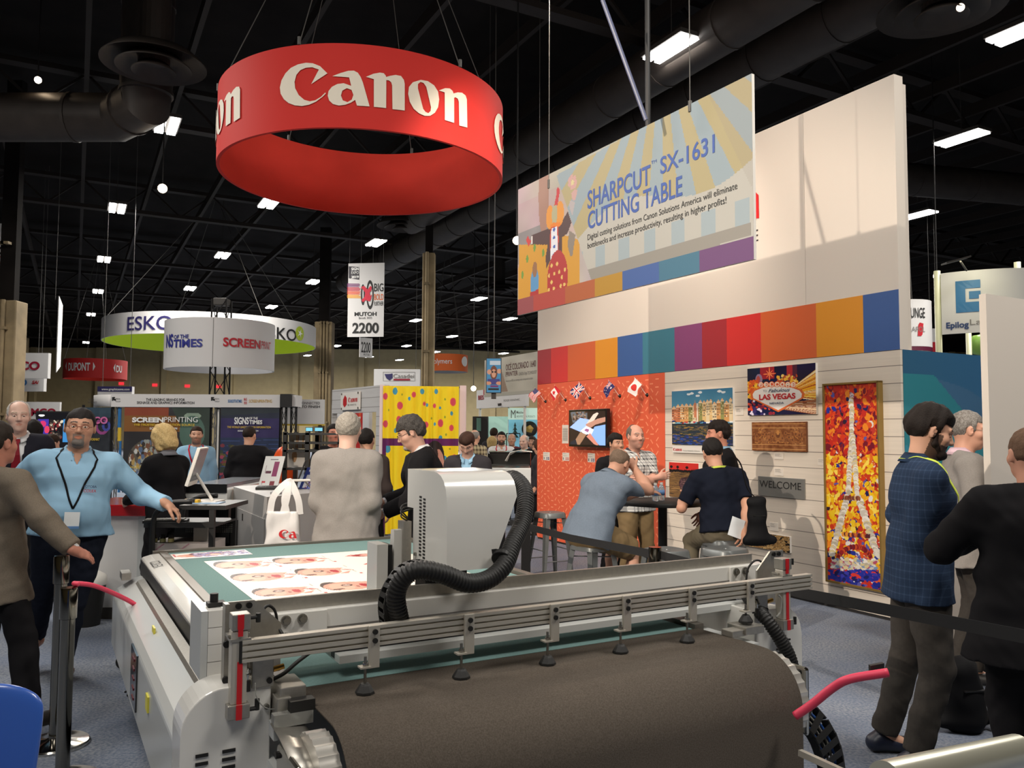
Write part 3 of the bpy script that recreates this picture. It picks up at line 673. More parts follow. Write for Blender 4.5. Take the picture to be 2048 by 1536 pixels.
# small white caption cards
m_card=mat('card_white',S(226,218,206),.5); m_ink=mat('ink',S(24,24,24),.5); m_inkg=mat('ink_grey',S(120,116,112),.5)
def card(x0,y0,x1,y1,lab,rows=4,flag=None,dash=.5):
 t=thing('caption_card',lab,'caption card',WALL.p(x0,y1)); mb=MB(t); a0,b0,a1,b1=WALL.rect(mb,x0,y0,x1,y1,0,.006); mb.build('card',m_card,t)
 t['group']='small white caption cards on the booth wall'
 mb=MB(t); R=random.Random(int(x0)); hh=(b1-b0)
 for i in range(rows):
  y=b1-hh*(.12+.5*i/max(rows,1)); mb.poly([WALL.w(a0+(a1-a0)*u,y-hh*v,.0075)for u,v in((.1,0),(.1,.03),(R.uniform(.5,.85),.03),(R.uniform(.5,.85),0))])
 mb.build('printed_lines',m_inkg,t)
 if flag:
  mb=MB(t); mb.m=0; mb.poly([WALL.w(a0+(a1-a0)*u,b0+hh*v,.0075)for u,v in((.5,.1),(.92,.1),(.92,.4),(.5,.4))]); mb.m=1; mb.poly([WALL.w(a0+(a1-a0)*u,b0+hh*v,.0085)for u,v in((.5,.22),(.92,.22),(.92,.29),(.5,.29))]); mb.poly([WALL.w(a0+(a1-a0)*u,b0+hh*v,.0085)for u,v in((.66,.1),(.74,.1),(.74,.4),(.66,.4))])
  mb.build('flag_print',[mat('flagc'+str(x0),flag,.5),m_card if flag!=S(230,225,220)else mat('canon_red',S(190,30,36),.5)],t)
  mb=MB(t); mb.poly([WALL.w(a0+(a1-a0)*u,b0+hh*v,.0075)for u,v in((.12,.12),(.2,.12),(.2,.4),(.12,.4))]); mb.build('ink_mark',m_ink,t)
card(1471.5,816.5,1488,830,'caption card right of the canal houses print')
card(1549,906,1567.5,919,'caption card just below the brown wood relief')
card(1549,936,1567.5,952,'caption card just above the welcome plaque')
card(1636,917,1652,931,'caption card left of the tall framed painting')
card(1540,1044,1557,1063,'caption card above the print of logs')
card(1087,904,1100,921,'caption card with a small flag, leftmost on the orange panel',2,S(60,60,120))
card(1125.5,905,1139,922,'caption card with a red and white flag, second on the orange panel',2,S(200,40,44))
card(1176,906,1190.5,925,'caption card with a flag below the screen on the orange panel',2,S(70,60,120))
t=thing('notice_sheet','tall white notice sheet on the orange panel left of the screen','notice',WALL.p(1125,887)); mb=MB(t); WALL.rect(mb,1125,850,1137.5,887,0,.006); mb.build('sheet',m_card,t)
mb=MB(t); a0,b1=WALL.uv(1125,850); a1,b0=WALL.uv(1137.5,887)
for i in range(14):y=b1-(b1-b0)*(.2+.05*i); mb.poly([WALL.w(a0+(a1-a0)*u,y+v,.0075)for u,v in((.12,0),(.9,0),(.9,.006),(.12,.006))])
mb.build('printed_lines',m_inkg,t)
# wall mounted screen
def tv():
 a0=WALL.uv(1138,860)[0]; a1=WALL.uv(1217,860)[0]; b1=WALL.uv(1138,819.5)[1]; b0=WALL.uv(1138,895)[1]; th=.14
 k0=WALL.o; f=1
 P=Pl(WALL.w(0,0,th),WALL.ax); a0,b1=P.uv(1137.5,820); a1,b0=P.uv(1213.5,895.5);
 t=thing('wall_screen','black flat screen on the orange panel showing hands cutting paper','television',P.w((a0+a1)/2,b0))
 mb=MB(t); mb.obox(P.w((a0+a1)/2,(b0+b1)/2,-.03),P.ax*((a1-a0)/2),P.ay*((b1-b0)/2),P.n*.03); mb.build('housing',mat('tv_black',S(18,18,20),.3),t,bevel=.006)
 mb=MB(t); mb.obox(P.w((a0+a1)/2,(b0+b1)/2,-.09),P.ax*.15,P.ay*.15,P.n*.03); mb.build('wall_bracket',m_dark,t)
 g=.03; rc=(a0+g,b0+g,a1-g,b1-g); k=K(P,rc,6.606,1020,720)
 c=Canvas(110,104,(40,30,28)); q=lambda*pts:[k(*p)for p in pts]
 c.poly(q((800,690),(1020,670),(1025,800),(830,830)),(90,96,104)); c.dabs(40,[(140,120,110),(60,40,36),(90,70,50)],.03,.03,3,.1,0,.5,.25)
 c.poly(q((790,890),(930,765),(1120,800),(1060,860),(960,940),(930,950)),(150,180,232))
 c.poly(q((1120,880),(1275,850),(1275,1150),(1190,1140),(1060,980)),(128,168,232))
 c.poly(q((1100,720),(1150,692),(1172,705),(1110,800),(1030,880),(1000,860)),(206,194,180))
 c.poly(q((1000,850),(1160,775),(1275,750),(1275,810),(1130,855),(1060,900),(1010,885)),(176,130,112))
 c.poly(q((930,940),(1010,870),(1110,920),(1080,980),(990,985)),(214,222,240)); c.poly(q((980,930),(1010,905),(1050,920),(1030,955)),(150,90,130))
 c.poly(q((850,1080),(930,950),(1010,985),(910,1140),(870,1140)),(150,116,92))
 c.poly(q((1010,1010),(1060,965),(1100,1020),(1190,1150),(1110,1110)),(196,128,112)); c.poly(q((800,1080),(870,1050),(900,1150),(800,1150)),(34,38,48))
 c.mesh('screen',paint('screen_paint',.3,.75),lambda x,y:P.w(rc[0]+(rc[2]-rc[0])*x,rc[3]+(rc[1]-rc[3])*y,.0015),t,t)
tv()
# five small flags on white poles stuck in black suction cups
def flag(cup,corners,kind,lab):
 """cup px, corners px: hoist top, fly top, fly bottom, hoist bottom"""
 c0=WALL.p(*cup,off=0); t=thing('flag',lab,'flag',c0); t['group']='small national flags on the orange panel'
 out=.2; P=Pl(c0-WALL.n*out,(1,0,0)); P2=Pl(c0-WALL.n*out*.8,(1,0,0))
 mb=MB(t); mb.lathe(c0,[(.028,0),(.026,.008),(.012,.02),(.009,.035),(.0,.036)],16,-WALL.n); mb.build('suction_cup',m_dark,t,smooth=True)
 q=[P.p(*c)for c in corners]; tip=q[0]+(q[0]-q[3])*.06
 mb=MB(t); mb.cyl(c0-WALL.n*.02,tip,.0035,n=8); mb.build('flag_pole',mat('pole_white',S(235,225,215),.5),t)
 c=Canvas(60,40,(236,230,226)); rd=(196,30,44); nv=(40,42,100)
 if kind=='us':
  for i in range(13):c.rect(0,i/13,1,(i+1)/13,rd if i%2==0 else(236,230,226))
  c.rect(0,0,.42,7/13,nv)
  for i in range(5):
   for j in range(4):c.ell(.05+i*.08,.07+j*.13,.012,.018,(225,225,232))
 elif kind=='ca':
  c.rect(0,0,.25,1,rd); c.rect(.75,0,1,1,rd); c.poly([(.5,.15),(.55,.3),(.63,.25),(.6,.42),(.7,.45),(.58,.62),(.515,.65),(.515,.85),(.485,.85),(.485,.65),(.42,.62),(.3,.45),(.4,.42),(.37,.25),(.45,.3)],rd)
 elif kind in('uk','au'):
  c.rect(0,0,1,1,nv); s=.5 if kind=='au' else 1; W=(236,230,226); k2=s
  c.line(0,0,s,s,.12*k2,W); c.line(0,s,s,0,.12*k2,W); c.line(0,0,s,s,.04*k2,rd); c.line(0,s,s,0,.04*k2,rd)
  if kind=='au':
   m_=(c.x>.5)|(c.y>.5); c.a[m_]=nv
  c.rect(.42*s,0,.58*s,s,W); c.rect(0,.38*s,s,.62*s,W); c.rect(.46*s,0,.54*s,s,rd); c.rect(0,.44*s,s,.56*s,rd)
  if kind=='au':
   for x,y,r_ in((.25,.75,.06),(.75,.18,.03),(.75,.84,.03),(.64,.45,.03),(.88,.4,.03),(.81,.58,.02)):c.ell(x,y,r_,r_*1.5,W)
 else:c.ell(.5,.5,.22,.33,(208,50,40))
 A,B,C_,D=q
 def cor(x,y):
  p=(A*(1-x)+B*x)*(1-y)+(D*(1-x)+C_*x)*y; return p+WALL.n*(.012*math.sin(x*7+y*2))
 o=c.mesh('flag_cloth',paint('paint_cloth',.8),cor,t,t); s_=o.modifiers.new('thick','SOLIDIFY'); s_.thickness=.0012
def f6(*p):return[(1020+x/6.606,720+y/6.606)for x,y in p]
flag((1092,803),f6((330,368),(238,480),(308,565),(405,440)),'us','small stars and stripes flag, leftmost on the orange panel')
flag((1132,800),f6((592,335),(530,460),(568,540),(662,415)),'ca','small red and white maple leaf flag, second on the orange panel')
flag((1181,796),f6((912,290),(780,432),(872,520),(985,378)),'uk','small union flag with crossed stripes, middle of the five flags')
flag((1240.5,792),f6((1303,268),(1228,425),(1268,502),(1378,352)),'au','small dark blue starred flag, fourth on the orange panel')
flag((1295,790),f6((1648,235),(1543,418),(1655,485),(1732,325)),'jp','small white flag with red disc, rightmost of the five flags')
# ================================================================ the hanging banner
B0=at(1505,500,5.25); BAN=Pl((B0.x,B0.y,0),(-VW*math.cos(.035)+UW*math.sin(.035)))
def banner():
 a0=BAN.uv(1036,500)[0]; a1=BAN.uv(1505.2,300)[0]; b1=BAN.uv(1507,126)[1]; b0=BAN.uv(1503,509)[1]
 b1b=BAN.uv(1037.5,391.8)[1]; b0b=BAN.uv(1034.5,638)[1]; print('banner',b0,b1,b0b,b1b,a1-a0)
 b1=(b1+b1b)/2; b0=(b0+b0b)/2; rc=(a0,b0,a1,b1); k=K(BAN,rc,2.954,1020,120); kk=K(BAN,rc,4.954,1020,340)
 t=thing('hanging_banner','large white board banner hanging before the tall wall with blue lettering and a clown','hanging sign',BAN.w((a0+a1)/2,b0))
 c=Canvas(300,130,(186,176,168)); c.noise(14,7,2,True); q=lambda*p:[k(*x)for x in p]; Q=lambda*p:[kk(*x)for x in p]
 c.a[(c.y>.12)&(c.y<.5)&(c.x<.4)]+=(0,-8,-4); c.a[(c.y>.35)&(c.y<.6)&(c.x<.2)]=(140,136,138)
 c.ell(*k(200,800),.03,.3,(166,130,116)); c.noise(6,20,3)
 c.poly(Q((90,740),(360,740),(520,640),(690,690),(690,1150),(80,1340)),(206,152,60)); c.poly(Q((590,600),(650,640),(620,850),(600,860),(570,740)),(140,130,120))
 panel=q((275,682),(1160,180),(1425,745),(1425,1035),(485,1315)); base=c.mask(panel); full=c.mask(q((340,640),(1440,20),(1440,1100),(470,1180)))
 # fan of rays from the upper middle of the panel
 fx,fy=k(900,150); ang=np.arctan2(c.y-fy+.35,(c.x-fx)*2.3); ray_=(np.sin(ang*26)>0)
 z=base|(full&(c.x>.55)); c.a[z]=(186,184,176)
 up=z&(c.y<.62-.2*c.x+.1*np.sin(c.x*9)); c.a[up&ray_]=(176,164,124); c.a[up&~ray_]=(150,166,174)
 lowr=base&(c.y>.66)&(c.y<.8)&(np.sin(c.x*60)>.2); c.a[lowr]=(160,174,180); c.a[base&(c.y>.8)]=(150,146,138)
 tri=c.mask(q((1160,180),(1440,20),(1440,745),(1425,745))); c.a[tri]=c.a[tri]*.8+np.array((180,170,160))*.2-6
 # clown
 c.poly(Q((215,650),(380,580),(520,500),(575,410),(610,520),(570,630),(515,670),(515,920),(470,880),(400,900),(360,975),(355,860),(375,740),(215,740)),(88,66,66))
 c.ell(*kk(440,700),.024,.2,(196,72,56)); c.poly(Q((412,575),(468,560),(480,880),(400,905)),(226,228,236))
 for y in(590,668,760,840):c.ell(*kk(438,y),.006,.014,(72,100,180))
 c.ell(*kk(395,470),.02,.09,(222,150,66)); c.ell(*kk(495,430),.022,.09,(222,150,66)); c.ell(*kk(443,440),.015,.08,(176,172,140)); c.poly(Q((400,545),(440,520),(505,520),(500,560),(440,560),(400,570)),(226,130,50))
 c.poly(Q((465,185),(478,172),(492,185),(492,225),(472,350),(440,350),(462,240)),(196,60,66))
 c.ell(*kk(470,1080),.055,.21,(176,60,60));
 for x,y in((413,950),(468,932),(545,988),(440,1028),(488,1010),(387,1048),(515,1062),(413,1112),(540,1135),(436,1172),(503,1148),(387,1185)):c.ell(*kk(x,y),.006,.014,(224,190,110))
 c.poly(Q((180,650),(195,690),(215,700),(185,760),(160,690)),(200,70,70)); c.poly(Q((215,655),(222,655),(222,735),(215,738)),(236,230,226))
 c.ell(*kk(245,1120),.024,.12,(96,150,196)); c.ell(*kk(247,985),.014,.06,(150,110,80)); c.poly(Q((200,1215),(285,1180),(285,1275),(205,1300)),(176,60,60))
 for x,y in((244,770),(330,820),(172,880),(124,1040)):c.ell(*kk(x,y),.007,.03,(110,150,70))
 for i in range(7):a=i*2*PI/7; x,y=kk(620+32*math.cos(a),120+50*math.sin(a)); c.ell(x,y,.008,.02,(204,160,156))
 c.ell(*kk(620,125),.008,.02,(214,200,150)); c.poly(Q((608,230),(640,190),(670,200),(650,300),(620,300)),(200,162,158)); c.poly(Q((585,350),(600,300),(645,320),(620,460)),(180,172,174))
 # colour band
 bx=[-.01,.085,.215,.33,.43,.60,.735,1.02];
 xs=[0]+[k(x,y)[0]for x,y in((140,1450),(328,1400),(500,1350),(663,1300),(882,1220),(1118,1170))]+[1.01]
 for(x0,x1),cc in zip(zip(xs[:-1],xs[1:]),((150,80,84),(176,76,68),(176,98,62),(180,138,54),(72,100,160),(72,118,142),(112,74,120))):c.a[(c.x>=x0)&(c.x<x1)&(c.y>.875)]=cc
 c.a*=.93; c.mesh('printed_face',paint('paint0.5_0',.5),lambda x,y:BAN.w(a0+(a1-a0)*x,b1+(b0-b1)*y,.0015),t,t)
 mb=MB(t); mb.obox(BAN.w((a0+a1)/2,(b0+b1)/2,-.012),BAN.ax*((a1-a0)/2),BAN.ay*((b1-b0)/2),BAN.n*.012); mb.build('board',m_white,t)
 g=lambda x,y:(1020+x/2.954,120+y/2.954)
 mb=MB(t); bl=mat('banner_blue',S(60,88,158),.5)
 def bt(s,x0,yb,x1,yt,bold=0):X0,Y0=g(x0,yb); X1,_=g(x1,yb); _,Y1=g(x0,yt); BAN.text(mb,s,X0,Y0,X1,Y1,.004,bold)
 bt('SHARPCUT',460,880,832,775,.015); bt('SX-1631',890,675,1212,575,.015); bt('CUTTING TABLE',462,1000,1020,898,.015); bt('TM',836,618,868,600)
 mb.build('blue_lettering',bl,t)
 mb=MB(t); bt('Digital cutting solutions from Canon Solutions America will eliminate',460,1065,1345,1033); mb.build('black_lettering',mat('ink',S(24,24,24),.5),t); mb=MB(t); bt('bottlenecks and increase productivity, resulting in higher profits!',460,1115,1280,1083); mb.build('black_lettering',mat('ink',S(24,24,24),.5),t)
 for(x,y)in((1098,366),(1380,210)):
  p=BAN.p(x,y); mb=MB(t); mb.cyl(p,(p.x,p.y,10.21),.004,n=6); mb.cyl(p-Vector((0,0,.05)),p+Vector((0,0,.03)),.014,n=8); mb.build('hanging_wire',m_wirel,t)
  # two tubes rising to the roof
 p=BAN.p(1296,240,-.05); q_=at(1294,10,p.y)
 tag(MB().cyl(p-Vector((0,0,.4)),(p.x,p.y,10.21),.022,n=10).build('hanging_pole',m_dark,False),'dark vertical pole rising behind the cutting table banner','pole')
 tag(MB().cyl(at(1292,240,5.8),at(1205,0,5.8),.016,n=10).build('hanging_pole',mat('bluegrey_tube',S(86,92,120),.4),False),'slanting blue grey tube above the cutting table banner','pole')
banner()
# ================================================================ the cutting table
m_enam=mat('white_enamel',S(226,224,218),.22,coat=.5); m_enamg=mat('grey_enamel',S(196,198,196),.3,coat=.3)
m_alu=mat('brushed_aluminium',S(176,172,164),.38,metal=.75,noise=.1,nscale=60); m_aluw=mat('anodised_profile',S(196,190,178),.42,metal=.45)
m_felt=mat('green_felt',S(108,136,134),.95,noise=.1,nscale=120,bump=.3,bscale=500,spec=.1)
m_belt=mat('brown_felt_belt',S(104,95,86),.95,noise=.16,nscale=220,col2=S(88,80,72),bump=.5,bscale=700,spec=.1)
m_blackg=mat('gloss_black',S(22,20,20),.12,coat=.6); m_rub=mat('black_rubber',S(26,25,24),.55); m_bolt=mat('bolt_steel',S(150,148,142),.25,metal=.9)
m_chrome=mat('chrome',S(200,198,192),.12,metal=1); m_redp=mat('red_plastic',S(196,26,34),.4); m_brass=mat('brass',S(196,150,70),.3,metal=.8)
m_clear=mat('clear_plastic',S(196,196,190),.12,trans=.6)
ct=thing('cutting_table','large white flatbed cutting table with brown belt roller and gantry in the foreground','cutting table',T(1.45,4.0,0),AU)
def part(name,mb,m,root=None,**k):return mb.build(name,m,root or ct,**k)
def N():return MB(ct)
# bed
mb=N(); mb.tbox(.70,2.27,2.53,5.66,.86,.90); part('felt_bed',mb,m_felt)
mb=N(); mb.tbox(.655,2.28,2.5,2.532,.855,.897); part('bed_edge',mb,m_rub)
mb=N(); mb.tbox(.656,.70,2.53,5.68,.85,.908); mb.tbox(2.285,2.33,2.53,5.68,.85,.915); mb.tbox(.62,2.3,5.662,5.70,.85,.915); part('edge_trim',mb,mat('trim_steel',S(120,114,106),.45,metal=.6))
mb=N()
def tprism(mb,poly,v0,v1):
 mb.prism(poly,T(0,v0,0),UX,Vector((0,0,1)),VX*(v1-v0))
tprism(mb,[(.548,.884),(.556,.892),(.60,.904),(.65,.908),(.654,.90),(.654,.86),(.548,.86)],2.80,5.62); part('side_cover',mb,m_enam,bevel=.006)
mb=N(); tprism(mb,[(.542,.882),(.60,.86),(.60,.79),(.542,.79)],2.80,5.6); part('side_rail',mb,mat('band_black',S(20,18,18),.35,spec=.12))
mb=N(); mb.text('COLEX',T(.562,5.33,.8985),-VX,(UX+Vector((0,0,.15))).normalized(),.055,.24);
part('brand_lettering',mb,mat('ink',S(24,24,24),.5))
mb=N(); tprism(mb,[(.545,.80),(.50,.79),(.41,.735),(.385,.70),(.385,.42),(.50,.16),(.545,.16)],2.75,5.5); part('side_cabinet',mb,m_enamg,bevel=.01)
mb=N(); tprism(mb,[(.535,.812),(.50,.80),(.49,.785),(.535,.79)],2.8,5.3); part('cabinet_ledge',mb,m_alu)
mb=N(); mb.tbox(.55,2.3,2.7,5.6,.14,.85); part('body',mb,m_enamg)
for u in(.62,2.2):
 for v in(2.9,5.4):mb=N(); mb.cyl(T(u,v,0),T(u,v,.15),.04,n=14); mb.cyl(T(u,v,0),T(u,v,.02),.07,n=16); part('levelling_foot',mb,m_dark)
mb=N(); mb.tbox(.378,.39,3.95,4.2,.46,.70); o=part('status_panel',mb,m_blackg)
mb=MB(ct);
for i in range(5):mb.tbox(.375,.379,4.03,4.10,.49+i*.042,.500+i*.042)
mb.build('panel_digits',mat('red_digits',S(96,26,36),.5),o)
for v,z in((4.05,.76),(3.5,.62)):mb=N(); mb.tbox(.378 if z<.7 else .455,.39 if z<.7 else .463,v,v+.07,z-.03,z+.03); o=part('warning_sticker',mb,mat('sticker_yellow',S(210,200,70),.5)); o['label']='yellow warning sticker'
mb=N(); mb.tbox(.42,.47,5.35,5.5,.80,.84); part('bracket',mb,m_alu)
# vacuum roller, belt
R_=.17; ax0=(2.185,.727); prof=[(2.53,.893),(2.30,.897)]+[(ax0[0]-R_*math.sin(a),ax0[1]+R_*math.cos(a))for a in[i*PI/2/14 for i in range(15)]]+[(2.015,.4),(2.02,.16)]
mb=N(); vs=[]
for(v,z)in prof:vs+=[T(.69,v,z),T(2.30,v,z)]
mb.add(vs,[(i*2,i*2+1,i*2+3,i*2+2)for i in range(len(prof)-1)]); o=part('felt_belt',mb,m_belt,smooth=True); s_=o.modifiers.new('thick','SOLIDIFY'); s_.thickness=.006
for u0,u1 in((.63,.685),(2.305,2.36)):
 mb=N(); n=30; vs=[]
 for i in range(n*2):
  a=PI*i/n; r=.155 if i%2 else .149; vs.append((ax0[0]+r*math.cos(a),ax0[1]+r*math.sin(a)))
 mb.prism(vs,T(u0,0,0),VX,Vector((0,0,1)),UX*(u1-u0)); mb.cyl(T(u0-.02,ax0[0],ax0[1]),T(u0,ax0[0],ax0[1]),.035,n=20); part('toothed_roller_end',mb,mat('roller_end_metal',S(214,210,202),.22,metal=.55),smooth=True,auto=.7)
 mb=N(); uu=u0-.05 if u0<1 else u1+.05; mb.tbox(uu-.01,uu+.01,2.08,2.28,.60,.84); mb.cyl(T(uu-.03,ax0[0],ax0[1]),T(uu+.03,ax0[0],ax0[1]),.035,n=16); q=part('roller_bearing_plate',mb,m_chrome,bevel=.012)
 for dv in(-.07,.07):
  for dz in(-.09,.09):mb=N(); mb.cyl(T(uu-.018,ax0[0]+dv,ax0[1]+dz),T(uu+.018,ax0[0]+dv,ax0[1]+dz),.01,n=8); mb.build('bolt',m_dark,q)
mb=N(); mb.tbox(.58,.60,2.2,2.7,.25,.75); mb.tbox(.58,.66,2.35,2.6,.82,.86); mb.tbox(2.36,2.40,2.3,2.7,.25,.88); part('roller_frame',mb,m_enamg)
mb=N(); mb.tbox(.595,.68,1.98,2.12,.16,.30); mb.tbox(.60,.65,1.98,2.05,.3,.62); part('roller_motor',mb,m_dark)
# deflector sheet beside the roller
mb=N(); sh=[(2.36,.853),(2.26,.846),(2.18,.83),(2.10,.80)]; vs=[]
for v,z in sh:vs+=[T(.572,v,z+.012),T(.665,v,z)]
mb.add(vs,[(i*2,i*2+1,i*2+3,i*2+2)for i in range(3)]); o=part('bent_sheet',mb,m_alu,smooth=True); o.modifiers.new('t','SOLIDIFY').thickness=.002
mb=N(); mb.tbox(.585,.66,2.46,2.62,.855,.905); mb.tbox(.60,.675,2.37,2.5,.90,.955); mb.tbox(.59,.63,2.36,2.42,.87,.93); part('bearing_block',mb,m_alu,bevel=.003)
mb=N(); mb.tbox(.62,.69,2.33,2.37,.895,.925); part('limit_switch',mb,m_rub)
mb=N(); mb.tbox(.575,.685,2.33,2.36,.86,.895); part('clear_guard',mb,m_clear)
# gantry beam
BU0,BU1=.50,2.70
mb=N(); mb.tbox(BU0-.05,BU1+.06,2.60,2.78,.975,1.115); part('gantry_beam',mb,m_enam,bevel=.004)
mb=N(); mb.tbox(BU0+.24,BU1-.1,2.598,2.603,1.055,1.058); part('beam_groove',mb,m_inkg)
mb=N(); mb.tbox(.83,BU1-.1,2.55,2.60,.948,.972); mb.tbox(.83,BU1-.1,2.60,2.72,.948,.953); part('beam_lip',mb,m_enamg)
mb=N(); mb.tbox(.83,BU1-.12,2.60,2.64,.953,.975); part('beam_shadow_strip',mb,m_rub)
mb=N(); mb.tbox(BU0+.02,BU1,2.625,2.640,1.115,1.155); mb.tbox(BU0+.0,BU1,2.64,2.72,1.115,1.12); part('drip_plate',mb,m_alu)
# white end cap of the beam with four courses
for i in range(4):mb=N(); z0=.955+i*.0495; mb.tbox(.434,.478,2.555,2.70,z0,z0+.0478); part('beam_end_block',mb,m_enam)
mb=N(); mb.tbox(.414,.433,2.555,2.75,.955,1.152); part('beam_end_plate',mb,m_enamg)
mb=N(); mb.cyl(T(.46,2.62,1.153),T(.46,2.62,1.19),.012,n=12); mb.tbox(.44,.49,2.60,2.64,1.153,1.165); part('end_stop_knob',mb,m_rub)
for u0,u1 in((.64,.80),(2.54,2.70)):
 mb=N(); mb.tbox(u0,u1,2.59,2.60,.98,1.112); q=part('beam_flange',mb,m_enam)
 for a in(.18,.5):
  for z in(1.04,1.093):mb=N(); uu=u0+(u1-u0)*a; mb.cyl(T(uu,2.575,z),T(uu,2.59,z),.011,n=6); mb.cyl(T(uu,2.584,z),T(uu,2.59,z),.016,n=14); mb.build('bolt',m_bolt,q,smooth=False)
  # side housings
def housing(u0,u1,v0,v1,round_left):
 pr=[]; r=.115; r2=.03
 zt=.967; cx=u0+r
 pts=[(u0,.13),(u0,zt-r)]+[(cx-r*math.cos(a),zt-r+r*math.sin(a))for a in[i*PI/2/10 for i in range(11)]]+[(u1,zt),(u1,.13)]
 if not round_left:pts=[(u0+u1-p[0],p[1])for p in pts][::-1]
 mb=N(); tprism(mb,pts,v0,v1); q=part('end_housing',mb,m_enam,bevel=.004)
 return q
q=housing(.345,.585,2.41,2.56,True)
for c0,c1 in((.385,.418),(.455,.49)):
 mb=N()
 for i in range(22):z=.79-i*.022; mb.tbox(c0,c1,2.407,2.411,z,z+.009)
 mb.build('vent_slots',m_rub,q)
for z in(.90,.66):mb=N(); mb.cyl(T(.572,2.40,z),T(.572,2.41,z),.008,n=10); mb.build('screw',m_bolt,q)
mb=N(); mb.cyl(T(.338,2.485,.62),T(.346,2.485,.62),.05,n=20); mb.build('round_badge',m_enamg,q)
q=housing(2.50,2.77,2.42,2.58,False)
mb=N()
for i in range(22):z=.83-i*.016; mb.tbox(2.62,2.70,2.416,2.421,z,z+.006)
mb.build('vent_slots',m_rub,q)
mb=N(); mb.tbox(2.36,2.52,2.60,2.66,.70,.965); part('right_cheek',mb,m_enam)
# mounting plates and air cylinders at both ends of the hold-down rail
def gusset(u,mirror):
 s=-1 if mirror else 1
 mb=N(); mb.tbox(u-.012,u+.0,2.46,2.5,.945,1.185)if not mirror else None
 if not mirror:part('mount_plate',mb,m_alu)
 mb=N(); pts=[(0,1.185),(.075,1.185),(.155,1.11),(.155,.97),(0,.97)]
 if mirror:pts=[(-x,z)for x,z in pts]
 mb.prism([(x,z)for x,z in pts],T(u,2.49,0),UX,Vector((0,0,1)),VX*.008); part('gusset_plate',mb,m_alu)
 for k in range(2):
  mb=N(); uu=u+s*(.03+.03*k); mb.cyl(T(uu,2.483,1.172),T(uu,2.49,1.172),.009,n=12); part('bolt',mb,m_dark)
gusset(.475,False); gusset(2.745,True)
for z in(1.075,.975):mb=N(); mb.cyl(T(.468,2.45,z),T(.468,2.46,z),.01,n=12); part('bolt',mb,m_dark)
def cylinder(u,v):
 mb=N(); mb.tbox(u-.022,u+.028,v-.02,v+.03,1.125,1.17); mb.tbox(u-.03,u+.03,v-.025,v+.03,.885,.925); o=part('cylinder_block',mb,m_alu,bevel=.003)
 mb=N(); mb.tbox(u-.022,u+.022,v-.018,v+.026,.925,1.125); part('air_cylinder',mb,m_aluw,bevel=.004)
 mb=N(); mb.tbox(u-.006,u+.008,v-.0205,v-.018,.925,1.04); mb.tbox(u-.008,u+.008,v-.0275,v-.025,.885,.925); mb.tbox(u-.008,u+.009,v-.023,v-.02,1.13,1.17); mb.tbox(u-.006,u+.007,v-.0225,v-.018,1.11,1.13); part('red_stripe',mb,m_redp)
 mb=N(); mb.cyl(T(u+.03,v-.01,.905),T(u+.05,v-.01,.905),.006,n=8); mb.cyl(T(u+.052,v-.01,.90),T(u+.052,v-.01,.93),.007,n=8); mb.cyl(T(u+.03,v,1.155),T(u+.05,v,1.155),.006,n=8); mb.cyl(T(u+.052,v,1.14),T(u+.052,v,1.165),.007,n=8); part('air_fitting',mb,m_rub)
 mb=N(); mb.tbox(u-.03,u+.03,v-.0,v+.035,1.105,1.112); mb.tbox(u-.026,u+.03,v-.02,v+.035,1.096,1.103); part('carriage_clamp',mb,m_alu)
cylinder(.49,2.40); cylinder(2.645,2.40)
# valve blocks under the rail ends
for u in(.56,2.53):
 mb=N(); mb.tbox(u-.03,u+.03,2.405,2.43,.955,1.035); o=part('valve_block',mb,m_alu,bevel=.002)
 mb=N(); mb.cyl(T(u-.045,2.39,1.0),T(u-.045,2.41,1.03),.012,n=10); mb.cyl(T(u-.045,2.395,.965),T(u-.045,2.395,1.0),.007,n=8); mb.build('air_fitting',m_chrome,o)
 mb=N(); mb.cyl(T(u-.045,2.39,.955),T(u-.045,2.39,.985),.008,n=8); mb.build('hose_plug',m_rub,o)
 mb=N(); mb.cyl(T(u+.03,2.41,1.0),T(u+.06,2.41,1.005),.008,n=8); mb.build('brass_fitting',m_brass,o)
 mb=N(); mb.cyl(T(u+.018,2.398,.972),T(u+.018,2.406,.972),.008,n=10); mb.build('bolt',m_dark,o)
def tubeline(name,pxs,vs,r,m,sub=14,rfun=None,n=8,root=None):
 """smooth tube through pixels at given v depths"""
 pts=[onpl(x,y,VX*v,VX)for(x,y),v in zip(pxs,vs)]
 P=catmull(pts,sub); mb=MB(root or ct); mb.tube(P,r,n,rfun=rfun); return mb.build(name,m,root or ct,smooth=True,auto=1.2 if rfun is None else None)if False else mb.build(name,m,root or ct,smooth=True)
def catmull(pts,sub):
 pts=[Vector(p)for p in pts]; P=[pts[0]*2-pts[1]]+pts+[pts[-1]*2-pts[-2]]; out=[]
 for i in range(1,len(P)-2):
  for k in range(sub):
   t=k/sub; a,b,c,d=P[i-1:i+3]
   out.append(.5*((2*b)+(c-a)*t+(2*a-5*b+4*c-d)*t*t+(3*b-a-3*c+d)*t**3))
 out.append(pts[-1]); return out
def resample(P,step):
 out=[P[0]]; acc=0
 for a,b in zip(P[:-1],P[1:]):
  L=(b-a).length; s=step-acc
  while s<=L:out.append(a.lerp(b,s/L)); s+=step
  acc=(acc+L)%step if L<step-acc+1e-9 or True else 0
 return out
c6=lambda s,ox,oy,*p:[(ox+x/s,oy+y/s)for x,y in p]
tubeline('air_line',c6(5.12,440,1180,(565,440),(582,320),(560,210),(500,160),(450,195),(455,260),(520,330),(590,380),(640,450)),[2.55,2.545,2.54,2.535,2.53,2.525,2.52,2.5,2.48],.0045,m_rub)
